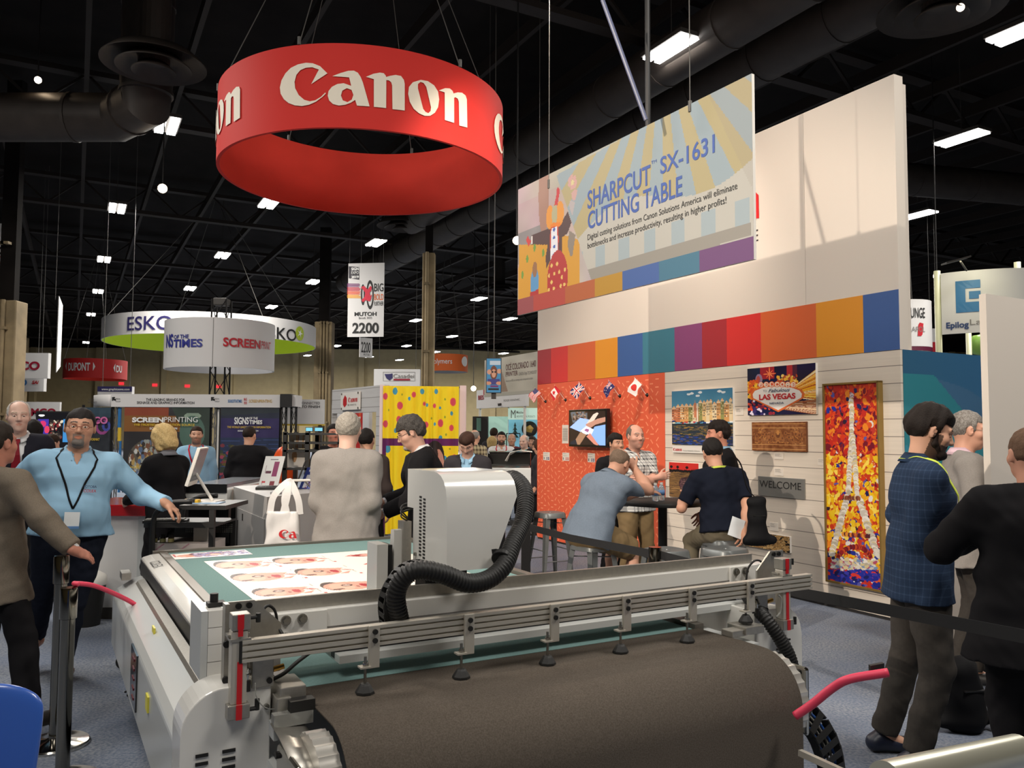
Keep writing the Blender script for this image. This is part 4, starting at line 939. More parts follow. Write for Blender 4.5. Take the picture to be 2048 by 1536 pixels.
tubeline('air_line',c6(5.12,440,1180,(960,610),(800,730),(660,850),(530,920)),[2.47,2.46,2.45,2.45],.006,m_rub)
tubeline('air_line',c6(5.12,440,1180,(360,950),(370,1080),(430,1180),(530,1220),(700,1190),(860,1160)),[2.385,2.38,2.385,2.39,2.39,2.39],.0016,m_clear)
tubeline('air_line',c6(9.6,1480,1080,(120,770),(150,560),(250,420),(350,390),(430,440),(455,500),(420,600),(415,740)),[2.56,2.56,2.55,2.55,2.55,2.54,2.54,2.53],.0045,m_rub)
tubeline('air_line',c6(9.6,1480,1080,(740,1060),(790,1120),(790,1250),(765,1400),(700,1480)),[2.38]*5,.004,m_clear)
# hold-down rail
mb=N(); z0,z1=1.037,1.097; v0,v1=2.375,2.40
sec=[]; gr=[.012,.030,.048]
pf=[(0,0),(0,.008)]
for g in gr:pf+=[(0,g-.003),(.007,g-.003),(.007,g+.003),(0,g+.003)]
pf+=[(0,.06),(.03,.06),(.03,0)]
mb.prism([(p[0],p[1])for p in pf],T(.496,2.378,z0),VX,Vector((0,0,1)),UX*(2.79-.496)); part('hold_down_rail',mb,m_aluw)
mb=N(); mb.tbox(.488,.4955,2.378,2.41,z0,z1); part('rail_end_cap',mb,m_rub)
FEET=[(.858,.90),(1.176,.90),(1.498,.90),(1.803,.90),(2.112,.90),(2.412,.94)]
def clamp(u,zf):
 mb=N(); mb.tbox(u-.018,u+.016,2.366,2.377,.975 if zf<.92 else .98,z1+.003); q=part('hold_down_bracket',mb,m_aluw,bevel=.0015)
 for z in(1.082,1.056):mb=N(); mb.cyl(T(u,2.36,z),T(u,2.367,z),.008,n=14); mb.build('bolt',m_rub,q)
 uf=u-.026
 mb=N(); mb.tbox(u-.045,u-.012,2.36,2.39,.983,.988)if zf>.92 else mb.tbox(u-.045,u-.012,2.36,2.39,.978,.983); mb.build('bracket_tab',m_aluw,q)
 mb=N(); mb.cyl(T(uf,2.375,zf+.025),T(uf,2.375,1.01),.0045,n=10); mb.cyl(T(uf,2.375,.985),T(uf,2.375,.992),.009,n=6); mb.build('threaded_rod',m_bolt,q)
 mb=N(); mb.lathe(T(uf,2.375,zf),[(.026,0),(.029,.004),(.028,.01),(.017,.027),(.013,.032),(0,.033)],8); mb.build('rubber_foot',m_rub,q)
for u,zf in FEET:clamp(u+.02,zf)
mb=N(); mb.tbox(2.36,2.46,2.33,2.43,.905,.935); mb.tbox(2.30,2.38,2.34,2.40,.90,.925); part('bearing_block',mb,m_alu,bevel=.003)
# cutting head
hd=[(2.73,1.209),(2.73,1.408),(2.785,1.408),(2.785,1.545),(2.56,1.545),(2.53,1.542),(2.50,1.533),(2.475,1.515),(2.46,1.49),(2.452,1.46),(2.448,1.38),(2.446,1.225),(2.56,1.247),(2.56,1.209)]
mb=N(); n=len(hd); lay=[(1.150,1),(1.152,1)]
# outline in (v,z) swept along u; right end leans inward toward the bottom
def uR(z):return 1.415 if z>1.46 else 1.415-(1.46-z)*.42
vs=[T(1.150,v,z)for v,z in hd]+[T(uR(z),v,z)for v,z in hd]
mb.add(vs,[tuple(range(n)),tuple(range(n,2*n))[::-1]]+[(i,n+i,n+(i+1)%n,(i+1)%n)for i in range(n)])
hq=part('head_cover',mb,m_enam,smooth=True,auto=.5)
mb=N()
for k,(v,zt)in enumerate(((2.665,1.452),(2.632,1.446))):
 for i in range(18):z=zt-i*.0118; mb.tbox(1.1485,1.151,v-.009,v+.009,z-.003,z+.003)
mb.build('vent_slots',m_rub,hq)
mb=N(); mb.cyl(T(1.142,2.70,1.25),T(1.150,2.70,1.25),.006,n=10); mb.build('screw',m_bolt,hq)
mb=N(); mb.tbox(1.16,1.32,2.64,2.73,1.12,1.25); part('cutting_head_base',mb,m_dark)
mb=N(); mb.tbox(1.12,1.15,2.745,2.80,1.12,1.36); part('lift_plate',mb,m_alu)
mb=N(); mb.prism([(2.76,1.10),(2.76,1.33),(2.79,1.33),(2.83,1.10)],T(1.09,0,0),VX,Vector((0,0,1)),UX*.03); part('lift_side_plate',mb,m_enam)
mb=N(); mb.tbox(1.02,1.06,2.74,2.84,1.10,1.285); part('lift_side_plate',mb,m_enam)
mb=N(); mb.tbox(1.062,1.08,2.75,2.84,1.12,1.28); part('drive_slide',mb,m_rub)
for dz in(0,.012,.024):mb=N(); mb.tube(catmull([T(1.14,2.76,1.36+dz*.5),T(1.12,2.77,1.375+dz),T(1.14,2.80,1.39+dz),T(1.18,2.79,1.40+dz)],6),.003,6); part('cable',mb,m_rub,smooth=True)
# corrugated hoses
def corr(name,pxs,vs,r,pitch=.0115):
 pts=[onpl(x,y,VX*v,VX)for(x,y),v in zip(pxs,vs)]; P=resample(catmull(pts,24),pitch/3)
 rf=lambda i:r*(1.0,.97,.8)[i%3]
 mb=N(); mb.tube(P,r,18,rfun=rf); o=part(name,mb,m_rub,smooth=True); return o
corr('corrugated_hose',[(1010,960),(1030,958),(1050,985),(1046,1040),(1025,1090),(1009,1130),(978,1158),(935,1166),(885,1148),(840,1140),(808,1154),(792,1188),(797,1230),(806,1262)],[2.74,2.68,2.60,2.52,2.44,2.39,2.37,2.36,2.36,2.37,2.39,2.41,2.43,2.45],.031)
corr('corrugated_hose',[(1488,1180),(1505,1207),(1532,1238),(1560,1278),(1582,1325),(1592,1400),(1592,1480)],[2.55,2.46,2.38,2.34,2.32,2.32,2.34],.028)
p0=T(1.35,2.38,1.265); mb=N(); a=onpl(1006,1108,VX*2.42,VX); mb.lathe(a-Vector((0,0,.008)),[(.034,0),(.036,.002),(.036,.016),(.034,.018)],20,(a-onpl(1016,1080,VX*2.46,VX))); mb.strip([onpl(984,1104,VX*2.43,VX),onpl(992,1103,VX*2.42,VX),onpl(1003,1106,VX*2.40,VX)],.018,.004); part('hose_clip',mb,m_rub)
def chain(pxs,vs,wd,hh,cab,step=.028,side=None):
 pts=[onpl(x,y,VX*v,VX)for(x,y),v in zip(pxs,vs)]; P=resample(catmull(pts,24),step); Q=[]
 mb=N(); side=side or VX
 for a,b in zip(P[:-1],P[1:]):
  d=(b-a).normalized(); s=(side-d*side.dot(d)).normalized(); nn=d.cross(s); c=(a+b)/2
  for sg in(-1,1):mb.obox(c+s*(sg*wd/2),d*(step*.56),s*.003,nn*(hh/2))
  for sg in(-1,1):mb.obox(c+nn*(sg*hh/2),d*(step*.27),s*(wd/2),nn*.0015)
 part('cable_chain',mb,m_rub)
 for i,(off,m)in enumerate(cab):
  L=[]
  for a,b in zip(P[:-1],P[1:]):
   d=(b-a).normalized(); s=(side-d*side.dot(d)).normalized(); L.append((a+b)/2+s*(off*wd))
  mb=N(); mb.tube(L,.0045,8); part('chain_cable',mb,m,smooth=True)
m_blue=mat('blue_cable',S(40,80,150),.4); m_greyc=mat('grey_cable',S(120,118,112),.5)
chain([(868,1136),(838,1130),(808,1140),(785,1168),(772,1200),(772,1232),(778,1262)],[2.475,2.47,2.465,2.46,2.46,2.465,2.47],.05,.03,[(-.2,m_greyc),(0,m_greyc),(.2,m_greyc)])
chain([(1600,1420),(1632,1452),(1652,1490),(1663,1535),(1668,1600)],[2.15,2.12,2.1,2.1,2.1],.10,.035,[(-.3,m_blue),(-.1,m_greyc),(.1,m_greyc),(.25,m_blue)],.045,UX)
mb=N(); mb.tube([onpl(1600,1505,VX*1.98,VX),onpl(1720,1560,VX*1.75,VX)],.014,4); part('lower_profile',mb,m_aluw)
# printed sheets lying on the felt
def sheet(name,label,A,B,D,cv,z=.9025):
 """A far left, B far right, D near left (places)"""
 A=Vector(A); e1=Vector(B)-A; e2=Vector(D)-A; t=thing(name,label,'printed sheet',A)
 o=cv.mesh('printed_paper',paint('paint0.45_0',.45),lambda x,y:A+e1*x+e2*y,t,t); s_=o.modifiers.new('thick','SOLIDIFY'); s_.thickness=.0008; s_.offset=1; return t
def facesheet():
 A=onz(408,1123,.9015); B=onz(790,1097,.9015); D=onz(502,1196,.9015); D=A+(D-A)*1.25; e1=B-A; e2=D-A
 det=e1.x*e2.y-e1.y*e2.x
 def k(px,py):
  q=onz(px,py,.9015)-A; return((q.x*e2.y-q.y*e2.x)/det,(e1.x*q.y-e1.y*q.x)/det)
 c=Canvas(230,200,(232,224,212))
 def face(x0,x1,yt,yb):
  (a,b)=k(x0,(yt+yb)/2); (a2,b2)=k(x1,(yt+yb)/2-(x1-x0)*.03); w_=a2-a; h=abs(k(x0,yb)[1]-k(x0,yt)[1])*.55; cx=a+w_*.42; cy=(b+b2)/2
  c.ell(a+w_*.2,cy-h*.15,w_*.2,h*.82,(74,60,56)); c.ell(cx,cy,w_*.40,h*.8,(206,150,132)); c.ell(a+w_*.30,cy+h*.1,w_*.2,h*.66,(218,168,148))
  c.ell(a+w_*.42,cy-h*.15,w_*.10,h*.2,(70,50,46)); c.ell(a+w_*.42,cy-h*.15,w_*.055,h*.1,(226,190,178)); c.ell(a+w_*.2,cy+h*.45,w_*.1,h*.1,(90,60,52))
  c.ell(a+w_*.56,cy+h*.2,w_*.03,h*.14,(150,90,80)); c.ell(a+w_*.69,cy+h*.05,w_*.07,h*.35,(170,40,48)); c.line(a+w_*.64,cy,a+w_*.76,cy,.004,(90,30,36))
  c.poly([(a+w_*.6,cy-h*.7),(a+w_*.95,cy-h*.5),(a+w_*.82,cy-h*.1),(a+w_*.6,cy-h*.3)],(210,150,134)); c.poly([(a+w_*.7,cy+h*.6),(a+w_*.98,cy+h*.2),(a+w_*.85,cy+h*.7)],(206,140,126))
  for i in range(3):c.line(a+w_*(.84+.05*i),cy-h*.2,a+w_*(.95+.05*i),cy+h*.1,.006,(160,40,50))
  c.line(a+w_*1.05,cy-h,a+w_*1.02,cy+h*.9,.002,(150,140,130)); c.rect(a+w_*1.04,cy+h*.75,a+w_*1.09,cy+h*.95,(170,40,48))
 for f in((427,545,1122,1140),(545,655,1115,1130),(460,595,1146,1165),(590,705,1136,1154),(503,635,1175,1195),(640,770,1163,1183)):face(*f)
 for(x0,x1,y)in((700,770,1111),(735,800,1127)):
  a,b=k(x0,y); a2,b2=k(x1,y-2); w_=a2-a
  c.ell(a+w_*.45,(b+b2)/2,w_*.48,.035,(150,44,48)); c.ell(a+w_*.65,(b+b2)/2,w_*.4,.03,(214,160,146)); c.ell(a+w_*.7,(b+b2)/2,w_*.08,.01,(80,50,46))
  for i in range(6):c.line(a-w_*.2,b+.02,a+w_*.1,b+.01*i-.02,.003,(190,90,90))
 sheet('printed_sheet','large white sheet printed with rows of faces on the green felt',A,B,D,c)
facesheet()
def hairsheet():
 A=onz(340,1109,.9015); B=onz(490,1099.3,.9015); D=onz(350,1119,.9015)
 c=Canvas(150,50,(232,226,220)); R=random.Random(4); c.rect(0,0,.07,1,(226,214,206)); c.rect(.02,.1,.05,.6,(190,80,80))
 c.ell(.25,.5,.2,.3,(206,146,124)); c.ell(.5,.5,.14,.3,(200,140,124)); c.ell(.3,.3,.08,.2,(120,60,60))
 for i in range(260):x=R.uniform(.28,.98); c.ell(x,R.uniform(.1,.9),.03,.04,R.choice([(96,84,140),(160,150,200),(70,60,100),(220,215,230),(130,90,110)]),R.uniform(-.4,.4))
 c.ell(.55,.55,.07,.22,(206,150,136)); c.ell(.12,.5,.05,.25,(214,160,140))
 sheet('printed_sheet','narrow print of a woman with violet hair at the far left of the felt',A,B,D,c)
hairsheet()
# ================================================================ stools and round table
m_gal=mat('galvanised_steel',S(128,132,132),.4,metal=.55,noise=.1,nscale=14)
def stool_proto():
 t=thing('metal_stool','x','stool'); h=.76
 mb=MB(t); n=32; R1=.145
 def sq(r,z,p=4):return[(math.copysign(abs(math.cos(a))**(2/p),math.cos(a))*r,math.copysign(abs(math.sin(a))**(2/p),math.sin(a))*r,z)for a in[2*PI*i/n for i in range(n)]]
 rings=[sq(.02,h-.012,2),sq(.022,h-.004,2),sq(R1*.9,h-.002),sq(R1*.98,h),sq(R1*1.05,h-.01),sq(R1*1.09,h-.06),sq(R1*1.07,h-.062),sq(R1*1.0,h-.02)]
 vs=[p for r in rings for p in r]; mb.add(vs,[(i*n+k,i*n+(k+1)%n,(i+1)*n+(k+1)%n,(i+1)*n+k)for i in range(len(rings)-1)for k in range(n)]); mb.build('seat',m_gal,t,smooth=True,auto=.7)
 for sx in(-1,1):
  for sy in(-1,1):
   mb=MB(t); a=Vector((sx*.135,sy*.135,h-.05)); b=Vector((sx*.205,sy*.205,0)); w0,w1=.04,.022
   for(dx,dy)in((1,0),(0,1)):
    ex=Vector((-sx*dx,-sy*dy,0)); pr=[a,b,b+ex*w1*1.4,a+ex*w0*1.6]; nrm=Vector((sx*dy,sy*dx,0))*.003
    mb.add([p for p in pr]+[p-nrm for p in pr],[(0,1,2,3),(7,6,5,4),(0,4,5,1),(1,5,6,2),(2,6,7,3),(3,7,4,0)])
   mb.cyl((b.x-sx*.01,b.y-sy*.01,0),(b.x-sx*.01,b.y-sy*.01,.012),.014,n=8); mb.build('leg',m_gal,t)
 for z,r in((.22,.18),(.34,.168)):
  for i in range(2):
   mb=MB(t); s=1 if i else-1
   if z>.3:mb.cyl((s*r,-r,z),(s*r,r,z),.006,n=8)
   else:mb.cyl((-r,s*r,z),(r,s*r,z),.006,n=8)
   mb.build('stretcher',m_gal,t)
 mb=MB(t); mb.cyl((-.14,-.14,h-.12),(.14,.14,h-.12),.005,n=8); mb.cyl((.14,-.14,h-.12),(-.14,.14,h-.12),.005,n=8); mb.build('cross_brace',m_gal,t)
 return t
st0=stool_proto()
def floor_at(px,z_known_py,z):p=onz(px,z_known_py,z); return(p.x,p.y,0)
ST=[(1100,1024,AW,'empty grey metal stool farthest left, before the orange panel'),(1185,1084,AW+.2,'grey metal stool under the man in the blue grey shirt'),(1332,1098,AW,'empty grey metal stool behind the belt barrier post'),(1450,1096,AW+.1,'empty grey metal stool nearest the table gantry, lower right of the group'),(1447,1077,AW-.15,'grey metal stool under the man in the navy polo shirt')]
SEATS=[]
for i,(px,py,rz,lab)in enumerate(ST):
 p=floor_at(px,py,.76); SEATS.append(Vector(p))
 if i==0:st0.location=p; st0.rotation_euler=(0,0,rz); st0['label']=lab; st0['group']='galvanised bar stools around the round table'
 else:copy_tree(st0,None,p,rz,lab)
 # round bar table
tp=onz(1325,1001,1.05); t=thing('round_table','round bar table with dark edge and black post between the seated men','table',(tp.x,tp.y,0))
mb=MB(t).local(); mb.lathe((0,0,1.015),[(.37,0),(.385,.006),(.385,.03),(.37,.035),(0,.035)],48); mb.build('tabletop',mat('table_wood',S(120,78,58),.12,coat=.8),t,smooth=True,auto=.6)
mb=MB(t).local(); mb.lathe((0,0,1.014),[(.386,0),(.388,.004),(.388,.034),(.386,.0365)],48); mb.build('edge_band',m_rub,t,smooth=True)
mb=MB(t).local(); mb.cyl((0,0,.03),(0,0,1.015),.042,n=20); mb.build('post',m_rub,t)
mb=MB(t).local(); mb.lathe((0,0,0),[(.27,0),(.27,.015),(.06,.04),(.05,.06),(0,.06)],32); mb.build('base',m_rub,t,smooth=True,auto=.6)
m_water=mat('water_bottle',S(225,232,236),.08,trans=.75); m_lab=mat('bottle_label',S(90,130,180),.5)
for i,(px,dx)in enumerate(((1311,0),(1323,.0))):
 q=onz(px,1002-i*1.5,1.051); t=thing('water_bottle',['small clear water bottle on the round table, left one','small clear water bottle on the round table, right one'][i],'bottle',(q.x,q.y,1.051)); t['group']='pair of water bottles on the round table'
 mb=MB(t).local(); mb.lathe((0,0,0),[(0,0),(.028,0),(.031,.01),(.031,.05),(.029,.06),(.031,.07),(.031,.1),(.022,.13),(.013,.142),(.013,.15)],16); mb.build('bottle_body',m_water,t,smooth=True)
 mb=MB(t).local(); mb.lathe((0,0,.05),[(.0315,0),(.0318,.0),(.0318,.045),(.0315,.045)],16); mb.build('label_sleeve',m_lab,t,smooth=True)
 mb=MB(t).local(); mb.cyl((0,0,.145),(0,0,.165),.015,n=14); mb.build('cap',m_white,t)
 # ================================================================ belt posts
m_pole=mat('post_black',S(30,30,31),.15,metal=.7); m_pchr=mat('post_chrome',S(120,117,110),.1,metal=1); m_tape=mat('belt_black',S(20,20,22),.8)
def stanchion(p,h,lab,r=.032,base=.17):
 t=thing('barrier_post',lab,'barrier post',(p[0],p[1],0)); t['group']='polished belt barrier posts'
 mb=MB(t).local(); mb.cyl((0,0,.02),(0,0,h-.13),r,n=28); mb.build('post_tube',m_pchr,t,smooth=True,auto=.6)
 mb=MB(t).local(); mb.lathe((0,0,h-.15),[(r,0),(r*1.22,.004),(r*1.22,.14),(r*1.15,.15),(0,.15)],28); mb.build('belt_head',m_pchr,t,smooth=True,auto=.6)
 mb=MB(t).local(); mb.lathe((0,0,0),[(base,0),(base,.012),(base*.96,.02),(.05,.032),(r,.04)],40); mb.build('base',m_chrome,t,smooth=True,auto=.5)
 return t
P1=onz(110,1490,0); P2=onz(124,1566,0)
stanchion(P1,1.0,'taller dark belt post at the left, behind the other'); stanchion(P2,.92,'nearest shiny belt post at the left with pink rope clip')
PA=onz(1310,1094,1.0); stanchion((PA.x,PA.y),1.0,'belt post in front of the round table and stools')
def beltrun(pts,lab,w=.05):
 mb=MB(); mb.strip(pts,w,.003); o=mb.build('barrier_belt',m_tape); tag(o,lab,'barrier belt'); return o
pl=onz(1020,1046,.95); beltrun([(PA.x,PA.y,.955),((PA.x+pl.x)/2,(PA.y+pl.y)/2,.94),(pl.x,pl.y,.955)],'black belt running left from the post past the seated men')
pr=onz(2100,1283,.955); beltrun([(PA.x+.03,PA.y-.02,.955),((PA.x+pr.x)/2,(PA.y+pr.y)/2,.925),(pr.x,pr.y,.955)],'black belt running right from the post across the legs of the standing man')
# pink ropes
m_pink=mat('pink_rubber',S(224,62,92),.5)
mb=MB(); mb.tube(catmull([P2*0+Vector((P2.x+.03,P2.y+.03,.93)),at(150,1167,4.05),at(190,1172,4.15),at(245,1195,4.35),at(275,1213,4.45),at(291,1232,4.55)],10),.012,10); o=mb.build('safety_rope',m_pink,smooth=True); tag(o,'pink rubber rope from the left belt post to the cutting table','rope')
mb=MB(); mb.tube(catmull([at(1590,1432,2.8),at(1625,1408,2.78),at(1665,1376,2.75),at(1700,1358,2.72),at(1776,1345,2.7)],10),.0145,12); t=thing('safety_rope','pink rubber rope at the right of the brown roller','rope',(1.2,2.75,.6)); ro=mb; mb=MB(t); mb.add(ro.v,ro.f); mb.build('rope',m_pink,t,smooth=True); q=at(1758,1344,2.72)
mb=MB(t); mb.obox(q+Vector((0,.018,0)),(.026,.008,.002),(0,.008,0),(0,0,.021)); mb.build('end_clip',m_rub,t)
# long silver tube in the lower right corner on its stand
a=at(1770,1562,1.9); b=at(2036,1502,2.25); t=thing('silver_roller','silver roller tube crossing the lower right corner','roller',((a.x+b.x)/2,(a.y+b.y)/2,0))
mb=MB(t); mb.cyl(a,b,.043,n=28); mb.build('roller_tube',mat('silver_tube',S(196,194,176),.28,metal=.6),t,smooth=True,auto=.6)
for q in(a.lerp(b,.06),a.lerp(b,.9)):mb=MB(t); mb.cyl((q.x,q.y,0),(q.x,q.y,q.z),.015,n=10); mb.lathe((q.x,q.y,0),[(.12,0),(.12,.01),(0,.012)],20); mb.build('roller_stand',m_dark,t)
# blue plastic chair back at the lower left
def bluechair():
 t=thing('plastic_chair','blue moulded plastic chair back in the lower left corner','chair',(-1.25,1.75,0)); m=mat('blue_plastic',S(52,92,176),.3,coat=.4)
 p=at(10,1372,1.9); zt=p.z; mb=MB(t)
 vs=[]; n=14; rows=[(zt-.45,.20,0),(zt-.2,.22,.02),(zt-.06,.22,.05),(zt-.02,.215,.06),(zt,.19,.065)]
 cx=at(64,1450,1.9).x-.22
 for z,hw,dy in rows:
  for i in range(n+1):a=-1+2*i/n; vs.append((cx+hw*a,1.9+dy+.05*(1-a*a)*-1,z-(.03*a**6)))
 mb.add(vs,[(r*(n+1)+i,r*(n+1)+i+1,(r+1)*(n+1)+i+1,(r+1)*(n+1)+i)for r in range(len(rows)-1)for i in range(n)])
 o=mb.build('backrest',m,t,smooth=True); o.modifiers.new('t','SOLIDIFY').thickness=.02; s_=o.modifiers.new('s','SUBSURF'); s_.levels=2; s_.render_levels=2
 zs=zt-.45; mb=MB(t); mb.box((cx-.2,1.48,zs-.02),(cx+.2,1.9,zs+.02)); mb.build('seat',m,t,bevel=.015)
 for sx in(-1,1):
  for y in(1.5,1.9):mb=MB(t); mb.cyl((cx+sx*.17,y,0),(cx+sx*.17,y,zs),.014,n=10); mb.build('leg',m_gal,t)
bluechair()
# ================================================================ people: smooth bodies from blended volumes
def _nz(a):a=np.asarray(a,float); return a/(np.linalg.norm(a)+1e-12)
def _v(*a):return np.array(a,float)
class Sdf:
 """volume on a grid; prims blend with smooth union"""
 def __init__(s,lo,hi,h):
  s.h=h; s.lo=np.asarray(lo,float)-2*h; n=np.ceil((np.asarray(hi,float)+2*h-s.lo)/h).astype(int)+1
  s.n=n; s.D=np.full(n,.5,np.float32); s.ax=[s.lo[i]+h*np.arange(n[i])for i in range(3)]
 def _sl(s,lo,hi):
  i0=np.maximum(0,np.floor((lo-s.lo)/s.h).astype(int)); i1=np.minimum(s.n,np.ceil((hi-s.lo)/s.h).astype(int)+1)
  if np.any(i1<=i0):return None,None
  sl=tuple(slice(a,b)for a,b in zip(i0,i1)); X,Y,Z=np.meshgrid(*[s.ax[i][sl[i]]for i in range(3)],indexing='ij',sparse=True)
  return sl,(X,Y,Z)
 def _put(s,sl,d,k,op='u'):
  a=s.D[sl]
  if op=='u':
   if k>0:hh=np.maximum(k-np.abs(a-d),0)/k; s.D[sl]=np.minimum(a,d)-hh*hh*k*.25
   else:s.D[sl]=np.minimum(a,d)
  elif op=='s':
   d=-d
   if k>0:hh=np.maximum(k-np.abs(a-d),0)/k; s.D[sl]=np.maximum(a,d)+hh*hh*k*.25
   else:s.D[sl]=np.maximum(a,d)
 def cap(s,a,b,ra,rb,k=.02,op='u',w=None,asp=1,flat0=False,flat1=False):
  a=np.asarray(a,float); b=np.asarray(b,float); m=max(ra,rb)*max(asp,1)+k+2*s.h
  sl,P=s._sl(np.minimum(a,b)-m,np.maximum(a,b)+m)
  if sl is None:return s
  ab=b-a; L2=ab@ab+1e-12; px,py,pz=P[0]-a[0],P[1]-a[1],P[2]-a[2]; t=np.clip((px*ab[0]+py*ab[1]+pz*ab[2])/L2,0,1)
  qx,qy,qz=px-t*ab[0],py-t*ab[1],pz-t*ab[2]
  if w is not None:
   w=_nz(w); qw=qx*w[0]+qy*w[1]+qz*w[2]; q2=qx*qx+qy*qy+qz*qz; d=np.sqrt(np.maximum(q2-qw*qw,0)+(qw/asp)**2)-(ra+(rb-ra)*t)
  else:d=np.sqrt(qx*qx+qy*qy+qz*qz)-(ra+(rb-ra)*t)
  u=ab/math.sqrt(L2)
  if flat1:d=np.maximum(d,(P[0]-b[0])*u[0]+(P[1]-b[1])*u[1]+(P[2]-b[2])*u[2])
  if flat0:d=np.maximum(d,-((P[0]-a[0])*u[0]+(P[1]-a[1])*u[1]+(P[2]-a[2])*u[2]))
  s._put(sl,d.astype(np.float32),k,op); return s
 def ell(s,c,r,R=None,k=.02,op='u'):
  c=np.asarray(c,float); r=np.asarray(r,float); m=r.max()+k+2*s.h; sl,P=s._sl(c-m,c+m)
  if sl is None:return s
  p=[P[0]-c[0],P[1]-c[1],P[2]-c[2]]
  if R is not None:p=[p[0]*R[0,i]+p[1]*R[1,i]+p[2]*R[2,i]for i in range(3)]
  q=np.sqrt((p[0]/r[0])**2+(p[1]/r[1])**2+(p[2]/r[2])**2); g=np.sqrt((p[0]/r[0]**2)**2+(p[1]/r[1]**2)**2+(p[2]/r[2]**2)**2)+1e-6
  s._put(sl,np.clip(q*(q-1)/g,-.5,.5).astype(np.float32),k,op); return s
 def plane(s,p,n):
  n=_nz(n); X,Y,Z=np.meshgrid(*s.ax,indexing='ij',sparse=True); d=(X-p[0])*n[0]+(Y-p[1])*n[1]+(Z-p[2])*n[2]; s.D=np.maximum(s.D,d).astype(np.float32); return s
 def rough(s,amp,f,seed=0,dirn=None):
  r=np.random.RandomState(seed); X,Y,Z=np.meshgrid(*s.ax,indexing='ij',sparse=True); acc=0
  for i in range(5):
   v=r.normal(size=3);
   if dirn is not None:v=v*np.asarray(dirn)
   v=_nz(v)*f*r.uniform(.6,1.8); w=_nz(r.normal(size=3))*f*.4; acc=acc+np.sin(X*v[0]+Y*v[1]+Z*v[2]+r.uniform(0,6)+1.6*np.sin(X*w[0]+Y*w[1]+Z*w[2]+i))
  s.D=(s.D+amp*acc/2.2).astype(np.float32); return s
 def mesh(s):
  D=s.D; ins=D<0; nx,ny,nz=D.shape
  c=ins[:-1,:-1,:-1].astype(np.int8); cnt=sum(ins[i:nx-1+i,j:ny-1+j,k:nz-1+k].astype(np.int8)for i in(0,1)for j in(0,1)for k in(0,1))
  act=(cnt>0)&(cnt<8); I,J,Kk=np.nonzero(act); n=len(I)
  if n==0:return np.zeros((0,3)),np.zeros((0,4),int)
  idx=-np.ones(act.shape,int); idx[I,J,Kk]=np.arange(n); acc=np.zeros((n,3)); cn=np.zeros(n)
  cor=[(i,j,k)for i in(0,1)for j in(0,1)for k in(0,1)]; val={q:D[I+q[0],J+q[1],Kk+q[2]]for q in cor}
  for a in cor:
   for ax in range(3):
    if a[ax]==0:
     b=list(a); b[ax]=1; b=tuple(b); va,vb=val[a],val[b]; m=(va<0)!=(vb<0); t=np.where(m,va/(va-vb+1e-12),0)
     for q in range(3):acc[:,q]+=np.where(m,a[q]+(t if q==ax else 0),0)
     cn+=m
  V=np.stack([I,J,Kk],1)+acc/cn[:,None]; V=s.lo+V*s.h; F=[]
  for ax in range(3):
   a1,a2=(ax+1)%3,(ax+2)%3; s0=[slice(None)]*3; s1=[slice(None)]*3; s0[ax]=slice(0,-1); s1[ax]=slice(1,None); for_=(s0,s1)
   e=ins[tuple(s0)]!=ins[tuple(s1)]; q=list(np.nonzero(e)); ok=(q[a1]>0)&(q[a2]>0)&(q[a1]<D.shape[a1]-1)&(q[a2]<D.shape[a2]-1); q=[x[ok]for x in q]
   def cell(d1,d2):z=[x.copy()for x in q]; z[a1]=z[a1]+d1; z[a2]=z[a2]+d2; return idx[tuple(z)]
   f=np.stack([cell(-1,-1),cell(0,-1),cell(0,0),cell(-1,0)],1); flip=~ins[tuple(q)]; f[flip]=f[flip][:,::-1]; F.append(f)
  F=np.concatenate(F); F=F[(F>=0).all(1)]
  return V,F
def npmesh(name,parts,mats,parent,cols=None,smooth=True):
 """parts: list of (V,F); cols: list of per-vertex rgb arrays"""
 off=0; VV=[]; FF=[]
 for V,Fc in parts:VV.append(V); FF.append(Fc+off); off+=len(V)
 V=np.concatenate(VV); Fc=np.concatenate(FF); me=bpy.data.meshes.new(name); me.vertices.add(len(V)); me.vertices.foreach_set('co',V.ravel().astype(np.float32))
 me.loops.add(Fc.size); me.loops.foreach_set('vertex_index',Fc.ravel().astype(np.int32)); me.polygons.add(len(Fc)); me.polygons.foreach_set('loop_start',np.arange(0,Fc.size,4).astype(np.int32)); me.polygons.foreach_set('loop_total',np.full(len(Fc),4,np.int32))
 me.polygons.foreach_set('use_smooth',np.ones(len(Fc),bool)); me.update(calc_edges=True); me.validate()
 me.materials.append(mats)
 if cols is not None:
  c=np.ones((len(V),4),np.float32); c[:,:3]=np.concatenate(cols); a=me.color_attributes.new('paint','FLOAT_COLOR','POINT'); a.data.foreach_set('color',c.ravel())
 o=bpy.data.objects.new(name,me); COL.objects.link(o); o.parent=parent; return o
def rotm(ax,a):
 c,s_=math.cos(a),math.sin(a); x,y,z=_nz(ax); C=1-c
 return np.array([[c+x*x*C,x*y*C-z*s_,x*z*C+y*s_],[y*x*C+z*s_,c+y*y*C,y*z*C-x*s_],[z*x*C-y*s_,z*y*C+x*s_,c+z*z*C]])
def ik(a,b,l1,l2,pole):
 a=np.asarray(a,float); b=np.asarray(b,float); d=b-a; L=np.linalg.norm(d); u=d/(L+1e-9)
 if L>l1+l2-.004:b=a+u*(l1+l2-.004); L=l1+l2-.004
 x=(l1*l1-l2*l2+L*L)/(2*L); h=math.sqrt(max(l1*l1-x*x,0)); p=np.asarray(pole,float); p=p-u*(p@u); return a+u*x+_nz(p)*h,b
